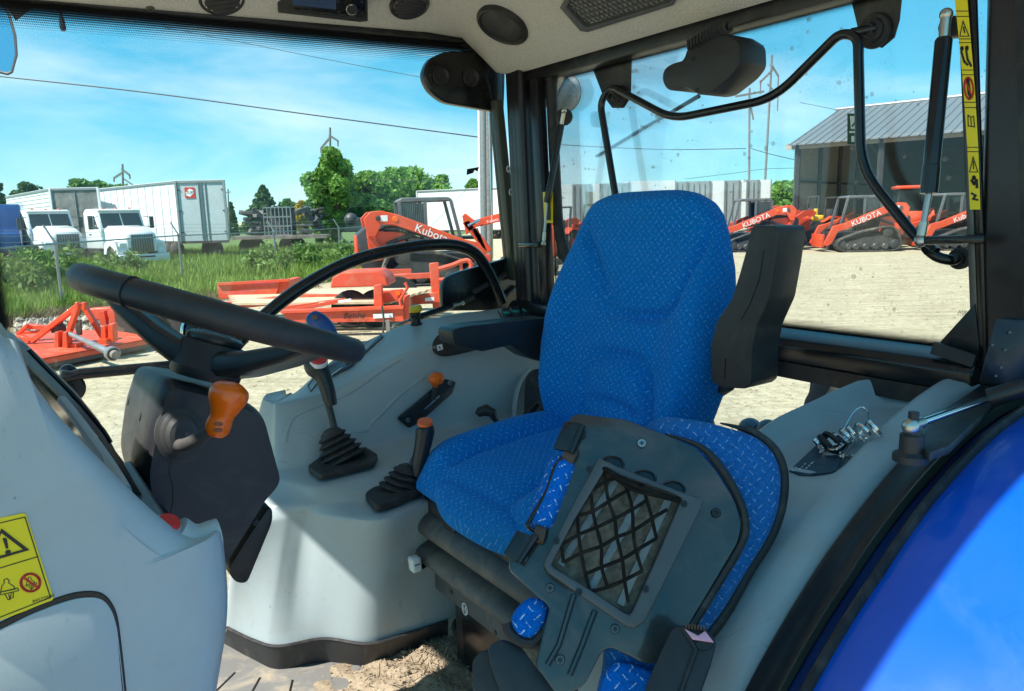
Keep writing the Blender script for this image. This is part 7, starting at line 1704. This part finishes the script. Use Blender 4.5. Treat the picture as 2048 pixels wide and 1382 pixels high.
# excavator boom right of the near loader
exq = gp(960, 24); ex = thing('mini_excavator', 'orange excavator boom right of the near track loader', 'excavator', exq)
exY = lambda L, d=24: onY(L, d)
part('boom', MB().prism(exY([(924, 432), (930, 426), (948, 440), (1030, 418), (1032, 436), (950, 455), (932, 470)]), Y1*.3).bevel(.02, 1), M['orange_paint'], ex)
text_on('lettering', 'Kubota', .13, M['ink_white'], ex, PY(985, 441, 24), X1+Z1*.22, Z1, .03)
part('stick', MB().prism(exY([(924, 445), (938, 440), (962, 470), (985, 500), (975, 506), (950, 480)]), Y1*.25).bevel(.02, 1), M['orange_paint'], ex)
part('stick', MB().prism(exY([(945, 458), (955, 456), (975, 505), (968, 508)]), Y1*.2), M['orange_paint'], ex)
part('body', MB().box(gp(1060, 24.4, 1.1), 1.6, 1.5, 1.0).bevel(.1, 2), M['orange_paint'], ex)
part('undercarriage', MB().box(gp(1055, 24.4, .35), 1.9, 1.6, .5).bevel(.15, 2), M['track'], ex)
part('cylinder', MB().tube([PY(936, 452, 23.9), PY(960, 440, 23.9)], .05, 8), M['chrome'], ex)
solo('stacked_rocks', MB().box(gp(965, 23, .3), 2.2, 1.4, .5).bevel(.2, 2), M['rust_gray'], 'grey block low behind the grab bar at the far post', 'block', gp(965, 23, 0))
# ------------------------------------------------------------------ equipment trailers
def px_prism(name, pts, Y, th, mat, parent, bev=.0): 
    mb = MB().prism(onY(pts, Y), Y1*th)
    if bev: mb.bevel(bev, 1)
    return part(name, mb, M[mat], parent)
tr = thing('equipment_trailer', 'long orange equipment trailer with wooden deck boards behind the wheel', 'trailer', gp(700, 12.6))
px_prism('near_beam', [(566, 627), (804, 618), (808, 643), (578, 646)], 12.3, .10, 'orange_faded', tr, .008)
px_prism('beam_flange', [(560, 622), (806, 613), (806, 618), (562, 627)], 12.25, .22, 'orange_faded', tr)
px_prism('inner_beam', [(556, 613), (690, 597), (692, 605), (560, 624)], 12.8, .12, 'orange_faded', tr, .008)
px_prism('rear_beam', [(430, 606), (600, 588), (748, 590), (748, 606), (600, 604), (440, 622)], 13.6, .12, 'orange_faded', tr, .008)
for k in range(7):
    a, b = gp(446+k*2, 15.2-k*.34, .52), gp(860-k*14, 14.8-k*.34, .52)
    part('deck_board', MB().box((a+b)/2, (b-a).length, .28, .05, (b-a).normalized(), V((-(b-a).y, (b-a).x, 0)).normalized()).bevel(.006, 1), M['wood'], tr)
px_prism('fender', [(660, 576), (664, 556), (680, 545), (756, 542), (772, 556), (777, 572)], 12.9, .9, 'orange_faded', tr, .02)
px_prism('upright_post', [(747, 571), (763, 568), (765, 614), (748, 617)], 12.4, .14, 'orange_faded', tr, .01)
px_prism('upright_post', [(806, 592), (818, 590), (822, 646), (808, 650)], 12.4, .14, 'orange_faded', tr, .01)
px_prism('side_plate', [(763, 582), (806, 578), (810, 600), (765, 606)], 12.6, .05, 'orange_faded', tr, .005)
px_prism('marker_lamp', [(790, 583), (799, 582), (800, 590), (791, 591)], 12.55, .03, 'orange_plastic', tr)
part('brace', MB().tube(onY([(806, 640), (800, 600), (815, 575), (810, 565)], 12.35), .03, 6), M['orange_faded'], tr)
part('brace', MB().bar(PY(566, 625, 12.5), PY(688, 600, 12.6), .06), M['orange_faded'], tr)
px_prism('sticker', [(746, 628), (785, 626), (786, 635), (747, 637)], 12.28, .01, 'ink_white', tr)
px_prism('sticker', [(676, 601), (702, 597), (702, 602), (676, 606)], 12.28, .01, 'ink_white', tr)
text_on('lettering', 'Belshe', .14, M['ink'], tr, PY(708, 632, 12.28), X1, Z1, .01, shear=.3)
for x in (690, 742): wheel(tr, gp(x, 13.4, .34)-gp(700, 12.6), Y1, .34, .22)
part('hanging_chain', MB().tube(onY([(764, 612), (768, 640), (766, 665), (772, 680)], 12.2), .018, 6), M['dark_metal'], tr)
part('jack_stand', MB().bar(PY(775, 640, 12.2), PY(778, 675, 12.2), .06), M['rust_gray'], tr)
# raised ramp at its rear
rp_ = thing('trailer_ramp', 'folded orange ramp box at the left end of the trailer', 'ramp', gp(500, 14.6))
px_prism('side_plate', [(434, 570), (560, 562), (551, 594), (438, 598)], 14.4, .06, 'orange_faded', rp_, .008)
px_prism('end_plate', [(560, 562), (577, 561), (576, 590), (551, 596)], 14.45, .9, 'orange_faded', rp_, .008)
px_prism('top_lip', [(434, 566), (578, 558), (577, 563), (434, 571)], 14.35, .1, 'orange_paint', rp_)
tr2 = thing('flatbed_implement', 'second orange trailer tongue with upright posts by the latch plate', 'trailer', gp(850, 15))
px_prism('upright_post', [(858, 527), (876, 525), (882, 620), (866, 622)], 14.6, .14, 'orange_faded', tr2, .01)
px_prism('upright_post', [(918, 520), (924, 520), (925, 545), (919, 546)], 14.6, .1, 'orange_faded', tr2, .01)
part('hoop_rail', MB().tube(spl(onY([(877, 538), (905, 530), (925, 522), (938, 522), (942, 535), (930, 552), (900, 558), (878, 560)], 14.6), 5), .045, 8), M['orange_faded'], tr2)
px_prism('tongue_beam', [(822, 592), (884, 583), (890, 604), (826, 610)], 14.5, .15, 'orange_faded', tr2, .008)
px_prism('tongue_beam', [(760, 550), (860, 546), (862, 556), (800, 560), (760, 562)], 15.5, .15, 'orange_faded', tr2, .008)
px_prism('sticker', [(850, 596), (868, 594), (868, 601), (850, 603)], 14.45, .01, 'ink_white', tr2)
px_prism('cross_plate', [(690, 540), (822, 538), (822, 552), (800, 553), (798, 560), (770, 560), (768, 545), (690, 546)], 16.5, .1, 'orange_faded', tr2, .008)
wheel(tr2, gp(790, 15.6, .36)-gp(850, 15), Y1, .40, .25)
# implement behind the brush cutter
im = thing('grading_implement', 'orange box blade lying behind the brush cutter', 'implement', gp(230, 13))
px_prism('blade', [(172, 618), (236, 614), (240, 650), (228, 642), (180, 640)], 12.9, .25, 'orange_faded', im, .02)
px_prism('blade', [(330, 622), (395, 640), (350, 645), (330, 640)], 12.6, .25, 'orange_faded', im, .02)
part('shank', MB().bar(PY(205, 622, 12.8), PY(210, 650, 12.8), .10).bar(PY(225, 620, 12.8), PY(228, 650, 12.8), .10), M['orange_faded'], im)
wheel(im, gp(258, 12.2, .34)-gp(230, 13), V((.3, 1, 0)).normalized(), .38, .28, 'ink_white'); wheel(im, gp(318, 12.4, .40)-gp(230, 13), V((.3, 1, 0)).normalized(), .42, .28, 'ink_white')
# ------------------------------------------------------------------ brush cutter
bc = thing('brush_cutter', 'orange three point brush cutter lying at the left by the dashboard', 'mower', PU(190, 705, 0))
dkp = [PU(*p, .20) for p in ((-20, 742), (76, 718), (291, 678), (292, 672), (226, 660), (120, 660), (30, 670), (-40, 690))]
part('deck', MB().prism(dkp, -Z1*.03).bevel(.006, 1), M['orange_faded'], bc)
part('deck_dome', MB().loft([[dkp[0].lerp(sum(dkp, V((0, 0, 0)))/8, f).lerp(sum(dkp, V((0, 0, 0)))/8, 0)+Z1*z if k == 0 else p.lerp(sum(dkp, V((0, 0, 0)))/8, f)+Z1*z for k, p in enumerate(dkp)] for f, z in ((.06, .002), (.35, .04), (.6, .05))]), M['orange_faded'], bc)
for a, b in ((0, 1), (1, 2), (2, 3), (3, 4)):
    part('skirt', MB().prism([dkp[a], dkp[b], dkp[b]-Z1*.09, dkp[a]-Z1*.09], Y1*.01), M['orange_faded'], bc)
part('shade_strip', MB().prism([dkp[1]-Z1*.085, dkp[2]-Z1*.085, dkp[2]-Z1*.15, dkp[1]-Z1*.15], Y1*.012), M['dark_metal'], bc)  # dark strip painted in for the shade beneath the deck edge
yb = 10.9
bar_ = lambda nm, a, b, wd, mat='orange_paint', Y=yb: part(nm, MB().bar(PY(a[0], a[1], Y), PY(b[0], b[1], Y), wd, wd*.7).bevel(.006, 1), M[mat], bc)
bar_('mast', (158, 606), (134, 676), .09, Y=10.7); bar_('mast', (164, 606), (207, 675), .09, Y=11.0)
bar_('top_link', (156, 612), (64, 682), .10, Y=10.8); bar_('hitch_lug', (154, 604), (156, 620), .06, Y=10.65); bar_('hitch_lug', (169, 604), (168, 620), .06, Y=10.65)
bar_('side_arm', (40, 674), (62, 681), .10, Y=10.8); bar_('side_arm', (36, 668), (56, 650), .07, Y=11.0); bar_('side_arm', (54, 652), (98, 656), .10, Y=11.1); bar_('side_arm', (40, 666), (92, 662), .06, Y=11.1)
for (x0, x1, y0, y1, Y) in ((109, 116, 664, 704, 10.45), (125, 133, 664, 700, 10.45), (202, 210, 652, 684, 10.7), (216, 225, 648, 684, 10.7)):
    px_prism('hitch_bracket', [(x0, y0), (x1, y0), (x1+2, y1), (x0-1, y1)], Y, .14, 'orange_paint', bc, .006)
px_prism('bracket_base', [(134, 690), (152, 688), (152, 700), (136, 702)], 10.5, .2, 'orange_paint', bc)
px_prism('bracket_base', [(194, 680), (212, 679), (212, 688), (196, 690)], 10.6, .2, 'orange_paint', bc)
px_prism('rubber_flap', [(150, 642), (160, 640), (162, 670), (153, 672)], 10.8, .04, 'tyre', bc)
part('gearbox', MB().lathe(PY(118, 664, 10.9), Z1, [(0, .10), (.10, .10), (.12, .07), (.16, .07), (.16, 0)], 14), M['machine_dark'], bc)
sh_a, sh_b = PY(140, 668, 10.5), PU(218, 704, .27)
part('driveline', MB().tube([sh_a, sh_a.lerp(sh_b, .5), sh_a.lerp(sh_b, .52), sh_b], [.035, .035, .045, .05], 12), M['galv'], bc)
dv = (sh_b-sh_a).normalized(); part('driveline_guard', MB().lathe(sh_b-dv*.02, dv, [(0, .05), (.06, .09), (.14, .10), (.15, .085), (.10, .06)], 16), M['galv'], bc)
part('yoke', MB().tube([sh_b+dv*.05, sh_b+dv*.20], .06, 10), M['rust_gray'], bc)
# low bits seen through the lower rear pane: hitch parts of this tractor
h0 = thing('tow_hitch', 'black hitch post outside the low rear pane', 'hitch', W(-.33, .45, .6))
hp_ = lambda x, y: PB(x, y, .42)
part('post', MB().prism(fil([hp_(x, y) for x, y in ((1622, 742), (1636, 738), (1658, 742), (1664, 760), (1660, 778), (1648, 792), (1646, 806), (1614, 812), (1612, 850), (1650, 880), (1600, 880), (1608, 800), (1618, 785))], .015, 3, True), AB*.06).bevel(.01), M['cab_gray'], h0)
part('knuckle', MB().ball(PB(1500, 860, .42), .035).ball(PB(1535, 860, .42), .03), M['cab_gray'], h0)
